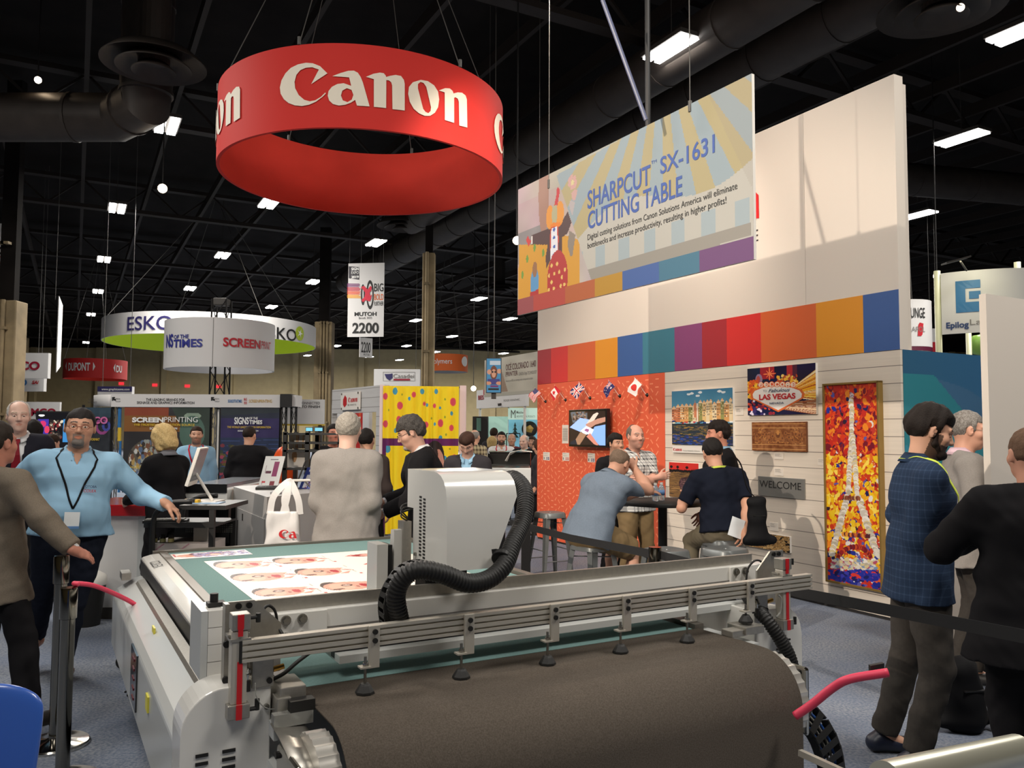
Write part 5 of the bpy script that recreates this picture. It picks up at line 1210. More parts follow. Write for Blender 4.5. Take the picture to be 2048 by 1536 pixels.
m_skin=mat('skin',(.8,.8,.8),.55,attr='paint',spec=.35)
m_hair=mat('hair',(.8,.8,.8),.75,attr='paint',bump=.6,bscale=160,spec=.25)
m_shoe=mat('shoe_leather',(.8,.8,.8),.4,attr='paint')
m_eye=mat('eye_white',S(225,220,214),.2); m_iris=mat('eye_iris',S(50,36,28),.2)
def cloth(name,col,rough=.9,**k):return mat(name,col,rough,sheen=.0,spec=.12,**k)
def head_parts(C,R,s,q,o,skin,neck0):
 """C centre, R rotation (columns: right, forward, up), s scale"""
 h={1:.0045,2:.0065,3:.011}[q]; P=lambda x,y,z:C+R@(_v(x,y,z)*s); wd=o.get('fat',1.0)
 g=Sdf(C-.17*s,C+.17*s,h);
 g.lo[2]=g.lo[2]
 g.ell(P(0,-.012,.028),_v(.077*(1+(wd-1)*.4),.098,.096)*s,R,.01); g.ell(P(0,.03,-.028),_v(.062*wd,.066,.082)*s,R,.03*s)
 g.ell(P(0,.045,-.072),_v(.048*wd,.046,.042)*s,R,.03*s); g.ell(P(0,.076,-.098),_v(.022*wd,.018,.016)*s,R,.02*s)
 for sx in(-1,1):
  g.ell(P(sx*.042,.055,-.02),_v(.028*wd,.028,.026)*s,R,.02*s)
  g.cap(P(sx*.012,.083,.033),P(sx*.045,.070,.034),.011*s,.010*s,.012*s)
  g.ell(P(sx*.0325,.090,.012),_v(.017,.014,.010)*s,R,.010*s,'s')
 g.cap(P(0,.088,.02),P(0,.108,-.018),.0075*s,.0125*s,.012*s)
 for sx in(-1,1):
  g.ell(P(sx*.013,.096,-.023),_v(.008,.010,.008)*s,R,.008*s)
  if q<3:g.ell(P(sx*.0325,.080,.011),_v(.0135,.0095,.0065)*s,R,.003)
  g.ell(P(sx*.080*(1+(wd-1)*.4),-.004,.0),_v(.009,.019,.031)*s,R@rotm((0,0,1),sx*-.35),.008*s)
  if q<3:g.ell(P(sx*.089*(1+(wd-1)*.4),.004,.003),_v(.006,.009,.016)*s,R,.004,'s')
 g.cap(P(-.017,.088,-.050),P(.017,.088,-.050),.0065*s,.0065*s,.006*s); g.cap(P(-.014,.087,-.061),P(.014,.087,-.061),.0075*s,.0075*s,.006*s)
 if q<3:g.cap(P(-.019,.097,-.0555),P(.019,.097,-.0555),.0018*s,.0018*s,.002,'s')
 nr=o.get('neck',.058)
 g.cap(P(0,-.012,-.045),P(0,-.012,-.045)+(neck0-P(0,-.012,-.045))*1.05,nr*s,(nr+.006)*s,.03*s)
 V,Fc=g.mesh(); L=(V-C)@R/s; x,y,z=L[:,0],L[:,1],L[:,2]
 col=np.tile(np.array(skin),(len(V),1)); red=np.array(skin)*np.array((.92,.66,.62))
 lip=(np.abs(z+.0555)<.011*np.clip(1-(np.abs(x)/.026)**2,0,1)+1e-9)&(np.abs(x)<.025)&(y>.07); col[lip]=red
 ck=np.clip(1-(((np.abs(x)-.042)/.03)**2+((z+.022)/.03)**2),0,1)[:,None]*(y>.03)[:,None]*.22; col=col*(1-ck)+red*ck
 br=(np.abs(z-(.0405-8*(np.abs(x)-.03)**2))<.0038)&(np.abs(x)>.012)&(np.abs(x)<.052)&(y>.05); col[br]=o.get('brow',o.get('hair',(.03,.02,.015)))
 if q<3:
  ey=((np.abs(x)-.0325)/.012)**2+((z-.0105)/.0042)**2<1; ey&=y>.07; col[ey]=S(206,196,188)
  if not o.get('closed'):ir=((np.abs(x)-.0325)/.0055)**2+((z-.0105)/.0055)**2<1; ir&=y>.07; col[ir]=S(40,28,24)
  ln=(np.abs(((np.abs(x)-.0325)/.0135)**2+((z-.011)/.0068)**2-1)<.22)&(z>.0105)&(y>.065); col[ln]=np.array(skin)*.35
 else:
  ey=(((np.abs(x)-.0325)/.014)**2+((z-.011)/.007)**2<1)&(y>.065); col[ey]=np.array(skin)*.3
 bd=o.get('beard')
 if bd is not None:
  bc,style=bd; m=(z<-.03)&(y>.0)
  if style=='stubble':m=(z<-.032)&(y>-.01)&(z>-.125); w_=m[:,None]*.55*(~lip)[:,None]; col=col*(1-w_)+np.array(bc)*w_
  elif style=='goatee':m=(np.abs(x)<.033)&(z<-.036)&(y>.04)&(z>-.13)&~lip; col[m]=col[m]*.2+np.array(bc)*.8
  else:m=((z<-.045+.5*np.maximum(0,.05-y))|((np.abs(x)<.035)&(z<-.036)&(z>-.05))|(np.abs(x)>.055)&(z<.0)&(y<.05))&(y>.0)&(z>-.125)&~lip; col[m]=col[m]*.12+np.array(bc)*.88
 return V,Fc,col
def hair_part(C,R,s,q,o,seed):
 st=o.get('hairstyle','short'); h={1:.005,2:.007,3:.012}[q]; P=lambda x,y,z:C+R@(_v(x,y,z)*s); wd=1+(o.get('fat',1)-1)*.4
 t=o.get('hairt',.010); lo=C-.24*s; hi=C+.24*s; g=Sdf(lo,hi,h)
 g.ell(P(0,-.014,.030),_v(.077*wd+t,.098+t,.096+t)*s,R,.01)
 if st in('thick','wavy'):g.ell(P(0,-.01,.075),_v(.075*wd,.09,.062)*s,R,.03*s); g.ell(P(0,-.05,.02),_v(.08*wd,.075,.085)*s,R,.02*s)
 if st=='bob':
  g.ell(P(0,-.02,.0),_v(.098,.11,.12)*s,R,.02*s)
  for sx in(-1,1):g.cap(P(sx*.062,-.02,.03),P(sx*.068,.0,-.10),.045*s,.032*s,.03*s)
  g.ell(P(0,-.06,-.07),_v(.085,.055,.07)*s,R,.03*s)
 if st in('bob','wavy','thick'):g.rough(.0035*s,90,seed,(1,1,.35)if st=='bob' else None)
 else:g.rough(.0016*s,120,seed)
 X=lambda n:R@_v(*n)
 low={'short':(-.045,.058),'thick':(-.06,.055),'wavy':(-.07,.052),'bob':(-.125,.05),'recede':(-.045,.085),'ring':(-.05,.085)}[st]
 # cut: hairline plane from the nape (z=low0) to the forehead (z=low1)
 if st=='bob':
  sl,Pp=g._sl(C+_v(-1,-1,-1),C+_v(1,1,1));
  Xg,Yg,Zg=np.meshgrid(*g.ax,indexing='ij'); L=np.stack([Xg-C[0],Yg-C[1],Zg-C[2]],-1)@R/s
  face=(L[...,1]>.035)&(L[...,2]<.055)&(np.abs(L[...,0])<.06); g.D[face]=.1; g.D[L[...,2]<-.125]=.1
 else:
  Xg,Yg,Zg=np.meshgrid(*g.ax,indexing='ij'); L=np.stack([Xg-C[0],Yg-C[1],Zg-C[2]],-1)@R/s; x,y,z=L[...,0],L[...,1],L[...,2]
  a=np.clip((y+.10)/.17,0,1); line=low[0]+(low[1]-low[0])*np.clip((a-.50)/.32,0,1)**1.0
  line=np.where((y>-.03)&(y<.045),np.maximum(line,np.where(st=='ring',-.0,.012 if y is None else .018)),line)
  side=(np.abs(x)>.062)&(y>.0)&(y<.03); line=np.where(side,-.012,line)
  cut=(line-z)*s; tp=np.clip((line+.045-z)/.045,0,1); g.D=np.maximum(g.D+tp*t*.85*s*(0 if st in('wavy',)else 1),cut).astype(np.float32)
  if st in('recede','ring'):
   lim=.05 if st=='ring' else .075
   top=((x/(.062))**2+((y-(.02 if st=='recede' else-.01))/(.085 if st=='ring' else .06))**2<1)&(z>.02); g.D=np.where(top,np.maximum(g.D,.05),g.D).astype(np.float32)
   # hollow inside is hidden by the head
 V,Fc=g.mesh(); r=np.random.RandomState(seed); hc=np.array(o.get('hair',(.02,.015,.01))); L=(V-C)@R/s
 n=r.rand(len(V)); hc2=np.array(o.get('hair2',hc*.7)); col=hc[None]*(1-n[:,None])+hc2[None]*n[:,None]
 g2=o.get('greyside')
 if g2 is not None:m=np.clip((.045-L[:,2])/.05,0,1)[:,None]*.9; col=col*(1-m)+np.array(g2)*m
 return V,Fc,col
def hand_part(w,f,n,s,side,curl,q,skin,spread=.0,thumb=.6,elbow=None,rr=.031,bare=True):
 """w wrist, f pointing direction, n palm normal, side +1 thumb toward (f x n)"""
 f=_nz(f); n=_nz(n-f*(n@f)); b=np.cross(f,n)*side; h={1:.0042,2:.006,3:.011}[q]; ext=elbow if(elbow is not None and bare)else w-f*.03
 g=Sdf(np.minimum(w-.2*s,ext-.07),np.maximum(w+.2*s,ext+.07),h if not bare or q>1 else .005)
 P=lambda x,y,z:w+(f*x+b*y+n*z)*s
 if elbow is not None and bare:
  d=w-elbow; g.cap(elbow,elbow+d*.35,.044*s*rr/.031,.043*s*rr/.031,.03); g.cap(elbow+d*.35,w,.043*s*rr/.031,.027*s,.03)
 else:g.cap(w-f*.03,w,.027*s,.026*s,.01)
 g.cap(P(-.005,0,0),P(.028,0,.0),.021*s,.022*s,.02*s,w=b,asp=1.25); g.cap(P(.03,.0,0),P(.078,-.002,0),.0155*s,.0135*s,.02*s,w=b,asp=2.5)
 cl=curl if hasattr(curl,'__len__')else[curl]*4
 for i,(y,L_)in enumerate(((.031,.072),(.0105,.080),(-.010,.075),(-.029,.058))):
  a=(1.5-i)*spread*-1; p=P(.078-.004*abs(i-1.2),y,0); d0=f*math.cos(a)+b*(-math.sin(a)); c=0; rad=(.0088 if i<3 else .0076)*s; p_=p-f*.02*s
  g.cap(p_,p,rad,rad,.006*s)
  for j,(fr,cc)in enumerate(((.47,.9),(.3,1.1),(.23,.8))):
   c+=cl[i]*cc; d=d0*math.cos(c)+n*math.sin(c); e=p+d*(L_*fr*s); g.cap(p,e,rad*(1-.07*j),rad*(1-.07*(j+1)),.003*s); p=e
 p=P(.022,.024,.004); d=_nz(f*.75+b*.75+n*thumb*.6); e=p+d*.042*s; g.cap(P(.012,.01,.004),p,.015*s,.0135*s,.015*s); g.cap(p,e,.0125*s,.0105*s,.012*s)
 d=_nz(f*1.0+b*.35+n*thumb*.8); e2=e+d*.030*s; g.cap(e,e2,.0105*s,.0095*s,.004*s); e3=e2+_nz(f+b*.1+n*thumb)*.022*s; g.cap(e2,e3,.0095*s,.008*s,.003*s)
 V,Fc=g.mesh(); return V,Fc,np.tile(np.array(skin),(len(V),1))
PCOUNT=[0]
def person(label,base,face,s=1.0,q=2,pelvis=(0,0,.96),lean=0,bend=0,roll=0,twist=0,head=(0,0,0),rh=None,lh=None,rf=(.12,.0),lf=(-.12,.0),rp=(.6,-1,-.2),lp=(-.6,-1,-.2),kp=None,skin=S(206,158,132),top=None,topcol=None,sleeve='long',hem=-.10,bottom=None,shorts=False,shoes=(.02,.02,.02),girth=1.0,belly=0.0,jacket=None,jv=None,under=None,tie=None,look=None,rcurl=.35,lcurl=.35,rn=None,ln=None,hands='rl',collar=None,shoulder=.185,legs=True,headoff=(0,0,0),footz=(0,0),handdir=(None,None),thumbs=(.6,.6),spread=.06,fold=.004,group=None,armw=1.0):
 """base = floor point (x,y); face = heading angle of the gaze direction (radians, world); returns the root"""
 PCOUNT[0]+=1; seed=PCOUNT[0]; look=look or{}
 root=thing('person',label,'person',(base[0],base[1],0),face-PI/2)
 hb={1:.010,2:.013,3:.019}[q]
 pel=_v(*pelvis)*_v(s,s,s); A1=rotm((0,0,1),0)@rotm((1,0,0),-lean)@rotm((0,1,0),roll); A2=A1@rotm((0,0,1),twist)@rotm((1,0,0),-bend)
 B=lambda p,A=A1:pel+A@(_v(*p)*s)
 waist=B((0,0,.13)); Cc=waist+A2@(_v(0,.0,.22)*s); U=lambda p:waist+A2@(_v(*p)*s)
 sh={1:U((shoulder,-.005,.295)),-1:U((-shoulder,-.005,.295))}; neck=U((0,-.012,.345)); hc=U((0,.022,.520))+A2@(_v(*headoff)*s)
 HR=A2@rotm((0,0,1),-head[0])@rotm((1,0,0),-head[1])@rotm((0,1,0),head[2])
 W={}; E={}; UA,FA=.285*s,.255*s
 for sd,tg,pole in((1,rh,rp),(-1,lh,lp)):
  t=np.asarray(tg,float)*s if tg is not None else sh[sd]+_v(sd*.05,.06,-.52)*s
  E[sd],W[sd]=ik(sh[sd],t,UA,FA,pole)
 Kn={}; An={}; Hp={1:pel+A1@(_v(.09,0,-.03)*s),-1:pel+A1@(_v(-.09,0,-.03)*s)}
 for sd,ft,fz in((1,rf,footz[0]),(-1,lf,footz[1])):
  a=_v(ft[0],ft[1]-.03,0)*s+_v(0,0,.085*s+fz); kk=kp if kp is not None else(sd*.15,1,0); Kn[sd],An[sd]=ik(Hp[sd],a,.43*s,.43*s,kk)
 X=A2[:,0]; Y=A2[:,1]; X1=A1[:,0]; Y1=A1[:,1]; G=girth
 lo=np.min([pel,waist,Cc,neck]+list(sh.values())+list(E.values())+list(W.values())+list(Kn.values())+list(An.values()),0)-.26*s; hi=np.max([pel,waist,Cc,neck]+list(sh.values())+list(E.values())+list(W.values())+list(Kn.values())+list(An.values()),0)+.26*s
 def torso(g,t,k=.05):
  g.cap(pel+A1@_v(0,0,-.01)*s,waist,(.108*G+t)*s,(.098*G+t)*s,k,w=X1,asp=1.45); g.cap(waist,U((0,.0,.20)),(.098*G+t)*s,(.112*G+t)*s,k,w=X,asp=1.42)
  g.cap(U((0,.0,.20)),U((0,-.012,.285)),(.112*G+t)*s,(.088*G+t)*s,k,w=X,asp=1.52); g.cap(U((-shoulder*.84,-.01,.285)),U((shoulder*.84,-.01,.285)),(.052+t)*s,(.052+t)*s,k)
  for sd in(-1,1):g.cap(U((sd*.03,-.014,.352)),U((sd*shoulder*.86,-.01,.296)),(.040+t*.7)*s,(.044+t)*s,k)
  if belly:g.ell(waist+A2@(_v(0,.055+belly*.4,.0)*s),_v(.15*G+t,.085+belly+t,.14+t)*s,A2,.07)
 def arm(g,sd,t,frac,k=.03,k0=.045,flat=True):
  S0,El,Wr=sh[sd],E[sd],W[sd]; a_=armw
  if frac<=1:g.cap(S0,S0+(El-S0)*frac,(.054*a_+t)*s,(.047*a_+t*1.15)*s,k0,flat1=flat)
  else:g.cap(S0,El,(.054*a_+t)*s,(.043*a_+t)*s,k0); g.cap(El,El+(Wr-El)*(frac-1),(.043*a_+t)*s,(.030*a_+t*1.05)*s,k,flat1=flat)
 def leg(g,sd,t,frac,flat=True):
  a,b,c=Hp[sd],Kn[sd],An[sd]
  if frac<=1:g.cap(a,a+(b-a)*frac,(.092*G+t)*s,(.066+t*1.3)*s,.03,flat1=flat)
  else:g.cap(a,b,(.090*G+t)*s,(.056+t)*s,.03); g.cap(b,b+(c-b)*(frac-1),(.056+t)*s,(.044+t*1.15)*s,.02,flat1=flat)
  # ---- body
 parts=[]; cols=[]
 g=Sdf(lo,hi,max(hb,.014)); torso(g,-.006)
 for sd in(-1,1):arm(g,sd,-.004,2,flat=False)
 if legs:
  for sd in(-1,1):
   g.cap(Hp[sd],Kn[sd],.085*s,.050*s,.03); g.cap(Kn[sd],Kn[sd]+(An[sd]-Kn[sd])*.35-_v(0,.01,0),.050*s,.052*s,.02); g.cap(Kn[sd]+(An[sd]-Kn[sd])*.35,An[sd],.050*s,.033*s,.03); g.cap(An[sd],An[sd]+_v(0,.11,-.045)*s,.032*s,.025*s,.02)
 g.cap(neck,hc+HR@_v(0,-.02,-.05)*s,.055*s,.05*s,.03); V,Fc=g.mesh(); parts.append((V,Fc)); cols.append(np.tile(np.array(skin),(len(V),1)))
 V,Fc,c=head_parts(hc,HR,s,q,look,skin,neck); parts.append((V,Fc)); cols.append(c)
 bare=sleeve=='short'
 for sd,cu,nn,hdn,th in((1,rcurl,rn,handdir[0],thumbs[0]),(-1,lcurl,ln,handdir[1],thumbs[1])):
  if('r' if sd==1 else 'l')not in hands:continue
  f=_nz(W[sd]-E[sd])if hdn is None else _nz(hdn); n_=np.asarray(nn,float)if nn is not None else _v(-sd,.1,0)
  V,Fc,c=hand_part(W[sd],f,n_,s,sd*-1 if False else(1 if(np.cross(f,n_)@_v(0,1,.3))>0 else-1),cu,q,skin,spread,th,E[sd],.031*armw,bare); parts.append((V,Fc)); cols.append(c)
 npmesh('body',parts,m_skin,root,cols)
 if look.get('hairstyle')!='bald':
  V,Fc,c=hair_part(hc,HR,s,q,look,seed)
  if len(V):npmesh('hair',[(V,Fc)],m_hair,root,[c])
 if look.get('beard')and look['beard'][1]in('full','goatee')and q<3:
  bc,stl=look['beard']; g=Sdf(hc-.16*s,hc+.16*s,.005); P=lambda x,y,z:hc+HR@(_v(x,y,z)*s); wdt=look.get('fat',1)
  if stl=='goatee':g.cap(P(-.014,.082,-.088),P(.014,.082,-.088),.022*s,.022*s,.01); g.cap(P(-.026,.084,-.046),P(.026,.084,-.046),.008*s,.008*s,.004)
  else:
   g.cap(P(-.012,.078,-.088),P(.012,.078,-.088),.03*s,.03*s,.01); g.cap(P(-.03,.082,-.045),P(.03,.082,-.045),.009*s,.009*s,.004)
   for sd in(-1,1):g.cap(P(sd*.03,.065,-.085),P(sd*.061*wdt,.025,-.05),.022*s,.016*s,.02); g.cap(P(sd*.061*wdt,.025,-.05),P(sd*.073*wdt,.012,.0),.016*s,.008*s,.01)
  g.rough(.0018,140,seed); g.cap(P(-.018,.100,-.0555),P(.018,.100,-.0555),.0065*s,.0065*s,.002,'s')
  V,Fc=g.mesh(); npmesh('beard',[(V,Fc)],m_hair,root,[np.tile(np.array(bc),(len(V),1))])
 if look.get('glasses'):
  P=lambda x,y,z:Vector(hc+HR@(_v(x,y,z)*s)); mb=MB(root).local(); gm=mat('glasses_frame_'+look['glasses'],{'red':S(120,50,40),'black':S(24,22,22),'wire':S(130,125,118)}[look['glasses']],.3,metal=.3)
  for sd in(-1,1):
   ring=[P(sd*(.033+.023*math.cos(a)),.104-.004*math.cos(a),.008+.0155*math.sin(a))for a in[2*PI*i/20 for i in range(21)]]; mb.tube(ring,.0013*s,6,cap=False); mb.cyl(P(sd*.056,.100,.012),P(sd*.082,.0,.012),.0014*s,n=6)
  mb.cyl(P(-.011,.106,.012),P(.011,.106,.012),.0014*s,n=6); mb.build('glasses',gm,root)
  # ---- clothes
 def garment(name,t,sl,hemz,m,extra=0,neckz=.372,vopen=None,fo=fold,tilt=.25,open_=None):
  g=Sdf(lo,hi,hb); torso(g,t)
  g.cap(pel+A1@_v(0,-.005,hemz)*s,pel+A1@_v(0,0,.06)*s,(.122*G+t+.014+extra)*s,(.114*G+t)*s,.05,w=X1,asp=1.45,flat0=True)
  for sd in(-1,1):arm(g,sd,t,sl,flat=True)
  if fo:g.rough(fo,26,seed); g.rough(fo*.5,60,seed+9)
  g.plane(pel+A1@_v(0,0,hemz)*s,-A1[:,2]); g.plane(U((0,.05,neckz)),A2@_v(0,tilt,1)); g.cap(neck-A2@_v(0,0,.03)*s,neck+A2@_v(0,.01,.2)*s,.055*s,.06*s,.004,'s')
  if vopen:
   z0,wv,zb=vopen
   Xg,Yg,Zg=np.meshgrid(*g.ax,indexing='ij'); L=np.stack([Xg-waist[0],Yg-waist[1],Zg-waist[2]],-1)@A2/s
   d=(L[...,2]-z0)/(.38-z0); inside=(L[...,1]>.02)&(d>0)&(np.abs(L[...,0])<wv*np.clip(d,0,1.2))
   if zb is not None:inside|=(L[...,1]>.02)&(L[...,2]<zb)&(np.abs(L[...,0])<.12*np.clip((zb-L[...,2])/.3,0,1))
   g.D[inside]=np.maximum(g.D[inside],.02)
  V,Fc=g.mesh(); return npmesh(name,[(V,Fc)],m,root)
 if bottom is not None:
  g=Sdf(lo,hi,hb); g.cap(pel+A1@_v(0,0,-.05)*s,pel+A1@_v(0,0,.06)*s,(.112*G)*s,(.106*G)*s,.04,w=X1,asp=1.42,flat1=True)
  for sd in(-1,1):leg(g,sd,.018 if not shorts else .026,.93 if shorts else 1.97)
  g.rough(.0035,30,seed+3); g.rough(.002,70,seed+5); V,Fc=g.mesh(); npmesh('shorts' if shorts else 'trousers',[(V,Fc)],bottom,root)
  mb=MB(root).local(); r0=[Vector(pel+A1@_v(math.cos(a)*(.108*G+.006)*1.42,math.sin(a)*(.108*G+.006),.055)*s)for a in[2*PI*i/28 for i in range(29)]]; mb.strip(r0,.032*s,.004,up=A1[:,2]); mb.build('belt',m_rub,root)
 if legs:
  for sd,fz in((1,footz[0]),(-1,footz[1])):
   a=An[sd]; g=Sdf(a-.3*s,a+.3*s,max(.008,hb*.8)); fl=a[2]-.085*s
   yaw=sd*-.18; fd=rotm((0,0,1),yaw)@_v(0,1,0); t0=_v(a[0],a[1],fl)-fd*.045*s; t1=t0+fd*.20*s
   g.cap(t0+_v(0,0,.04)*s,t1+_v(0,0,.036)*s,.036*s,.040*s,.02,w=rotm((0,0,1),yaw)@_v(1,0,0),asp=1.15); g.cap(t0+_v(0,0,.045)*s,a+_v(0,0,-.0)*s,.038*s,.040*s,.03,flat1=True); g.cap(t1,t1+fd*.03*s+_v(0,0,.018)*s,.03*s,.03*s,.02); g.plane(_v(0,0,fl+.002),_v(0,0,-1))
   V,Fc=g.mesh(); npmesh('shoe',[(V,Fc)],m_shoe,root,[np.tile(np.array(shoes),(len(V),1))*np.where(V[:,2:3]<fl+.016*s,.35,1)])
 if top is not None:garment('shirt',.014,{'long':1.96,'short':.78}[sleeve],hem,top,vopen=(.285,.034,None)if collar is not None else None)
 if under is not None:garment('shirt',.003,1.98,-.0,under,fo=.001)
 if jacket is not None:garment('jacket',.026,1.9,jv.get('hem',-.22)if jv else-.22,jacket,extra=.03,vopen=(jv or{}).get('open',None),fo=fold)
 if tie is not None:
  mb=MB(root).local(); f0=.125*G+.02
  pts=[(.02,.345,.072),(.022,.325,.093),(.014,.31,.103),(.026,.22,.110*G+.026),(.034,.10,.104*G+.030),(.038,.0,.098*G+.030)]; vs=[]
  for hw,z,y in pts:vs+=[Vector(U((-hw,y,z))),Vector(U((hw,y,z)))]
  mb.add(vs,[(i*2,i*2+1,i*2+3,i*2+2)for i in range(len(pts)-1)]); o=mb.build('tie',tie,root); o.modifiers.new('t','SOLIDIFY').thickness=.006
 if collar is not None:
  mb=MB(root).local(); n=26; vs=[]; op=.28
  for i in range(n+1):
   a=PI/2+op+(2*PI-2*op)*i/n; c_,s_=math.cos(a),math.sin(a); fr=max(0,s_)
   vs+=[Vector(U((c_*.064,-.012+s_*.066,.385-.045*fr))),Vector(U((c_*.069,-.012+s_*.073,.412-.055*fr))),Vector(U((c_*.100,-.012+s_*(.104+.02*fr),.366-.055*fr**2)))]
  mb.add(vs,[(i*3+k,i*3+k+1,i*3+k+4,i*3+k+3)for i in range(n)for k in(0,1)]); o=mb.build('collar',collar,root,smooth=True); o.modifiers.new('t','SOLIDIFY').thickness=.004
 root['_U']=0; del root['_U']
 return root,dict(U=U,B=B,sh=sh,E=E,W=W,neck=neck,hc=hc,A2=A2,s=s)
def on_chest(r,inf,name,m,x0,x1,z0,z1,y,text=None,tm=None,h=.02,w=None):
 U=inf['U']; mb=MB(r).local(); mb.add([Vector(U((x0,y,z0))),Vector(U((x1,y,z0))),Vector(U((x1,y,z1))),Vector(U((x0,y,z1)))],[(0,1,2,3)]); o=mb.build(name,m,r); o.modifiers.new('t','SOLIDIFY').thickness=.002; return o
def lanyard(r,inf,m,drop=.05,wid=.013,y0=.125,badge=None,col=None,front=True):
 U=inf['U']; mb=MB(r).local(); pts=[]
 L=[(-.012*0,y0+.012,drop)]; A=[(.0,y0+.010,drop),(.055,y0-.0,.18),(.086,.088,.30),(.088,.02,.372),(.055,-.07,.382),(0,-.100,.382),(-.055,-.07,.382),(-.088,.02,.372),(-.086,.088,.30),(-.055,y0-.0,.18),(0,y0+.010,drop)]
 from mathutils.bvhtree import BVHTree
 gm=[c for c in r.children if c.name.split('.')[0]in('jacket','shirt')]; bv=[BVHTree.FromPolygons([v.co for v in c.data.vertices],[tuple(p.vertices)for p in c.data.polygons])for c in gm]; P=[]
 for p in catmull(A,6):
  q=Vector(U(p)); c=Vector(U((0,-.01,p.z))); best=None
  if p.z<.34:
   out=(q-c).normalized()
   for b in bv:
    h=b.ray_cast(c+out*.5,-out)
    if h[0]is not None and(best is None or(h[0]-c).length>(best-c).length):best=h[0]
   if best is not None:q=best+out*.005
  else:
   for b in bv:
    h=b.ray_cast(q+Vector((0,0,.12)),Vector((0,0,-1)))
    if h[0]is not None and h[0].z>q.z-.003:q=h[0]+Vector((0,0,.004))
  P.append(q)
 hcn=Vector(U((0,-.01,.2)))
 vs=[]
 for i,p in enumerate(P):
  d=(P[min(i+1,len(P)-1)]-P[max(i-1,0)]).normalized(); out=(p-hcn); out=(out-d*out.dot(d)).normalized(); sd=d.cross(out); vs+=[p+sd*wid/2,p-sd*wid/2]
 mb.add(vs,[(i*2,i*2+1,i*2+3,i*2+2)for i in range(len(P)-1)]); o=mb.build('lanyard',m,r,smooth=True); o.modifiers.new('t','SOLIDIFY').thickness=.002
 if badge:
  yy=max((inf['A2'].T@(np.array(P[0])-U((0,0,drop))))[1]/inf['s'],y0)+.012; on_chest(r,inf,'badge',badge,-.042,.042,drop-.12,drop-.02,yy); on_chest(r,inf,'badge_stripe',m_lab,-.042,.042,drop-.12,drop-.105,yy+.0025)
  # ================================================================ hanging signs and booths of the neighbours
def ink(n,c,**k):return mat('ink_'+n,S(*c),.5,**k)
I_NAVY=ink('navy',(44,40,92)); I_RED=ink('red',(186,30,44)); I_CRIM=ink('crimson',(150,24,50)); I_BLACK=mat('ink',S(24,24,24),.5); I_WHITE=ink('white',(235,235,232)); I_GOLD=ink('gold',(196,160,80)); I_YEL=ink('yellow',(214,180,50)); I_ORG=ink('orange',(226,110,50)); I_BLUE=ink('blue',(40,110,170)); I_DBLUE=ink('deep_blue',(50,56,140)); I_LIME=ink('lime',(176,196,40)); I_GREY=mat('ink_grey',S(120,116,112),.5)
m_fab=mat('sign_fabric',S(214,212,210),.7,spec=.2); m_lime=mat('lime_lining',S(150,178,24),.7,emit=.0); m_fabw=mat('white_lining',S(206,206,208),.8)
def cables(t,pts,top,r=.008):
 for p in pts:mb=MB(t); mb.cyl(p,top,r,n=5); mb.build('suspension_cable',m_wirel,t)
def drum(name,label,cx,d,R,ytop,ybot,m_out,m_in,n=64,nc=4,peak=10.22,th=.03,conv=True):
 p=at(cx,862,d); cy=Cy((p.x,d),R); z1=at(cx,ytop,d-R).z; z0=at(cx,ybot,d-R).z
 t=thing(name,label,'hanging sign',(p.x,d,z0)); mb=MB(t); cy.wall(mb,z0,z1,n=n,th=th); mb.build('fabric_drum',[m_out,m_in],t,smooth=True,auto=.8)
 top=Vector((p.x,d,peak)); cables(t,[cy.pt(PI/4+i*PI/2,z1)for i in range(nc)],top.lerp(Vector((p.x,d,z1)),.0),.01); return t,cy,z0,z1
def dtext(cy,t,s,m,x0,x1,yb,yt,bold=0,name='lettering'):
 a0,z0=cy.hit(x0,yb); a1,_=cy.hit(x1,yb); _,z1=cy.hit(x0,yt); mb=MB(t)
 d=(a1-a0+PI)%(2*PI)-PI; cy.text(mb,s,a0,z0,z1-z0,abs(d)*cy.R,.015,bold); mb.build(name,m,t)
 # white ring with green lining
t,cy,z0,z1=drum('hanging_ring_sign','large white ring sign with lime green lining and dark lettering, left background',421,29.5,3.62,622,667,m_fab,m_lime,96)
dtext(cy,t,'ESKO',I_NAVY,255,345,661,634,.01); dtext(cy,t,'ESKO',I_BLACK,519,592,674,650,.01)
a,z=cy.hit(599,667); mb=MB(t); mb.add([cy.pt(a+math.cos(q)*.25/cy.R,z+math.sin(q)*.25,.02)for q in[2*PI*i/20 for i in range(20)]],[tuple(range(20))]); mb.build('round_emblem',I_LIME,t)
mb=MB(t); mb.add([cy.pt(a+math.cos(q)*r/cy.R,z+math.sin(q)*r,.03)for q,r in[(2*PI*i/10,.17 if i%2==0 else .05)for i in range(10)]],[tuple(range(10))]); mb.build('star_emblem',I_WHITE,t)
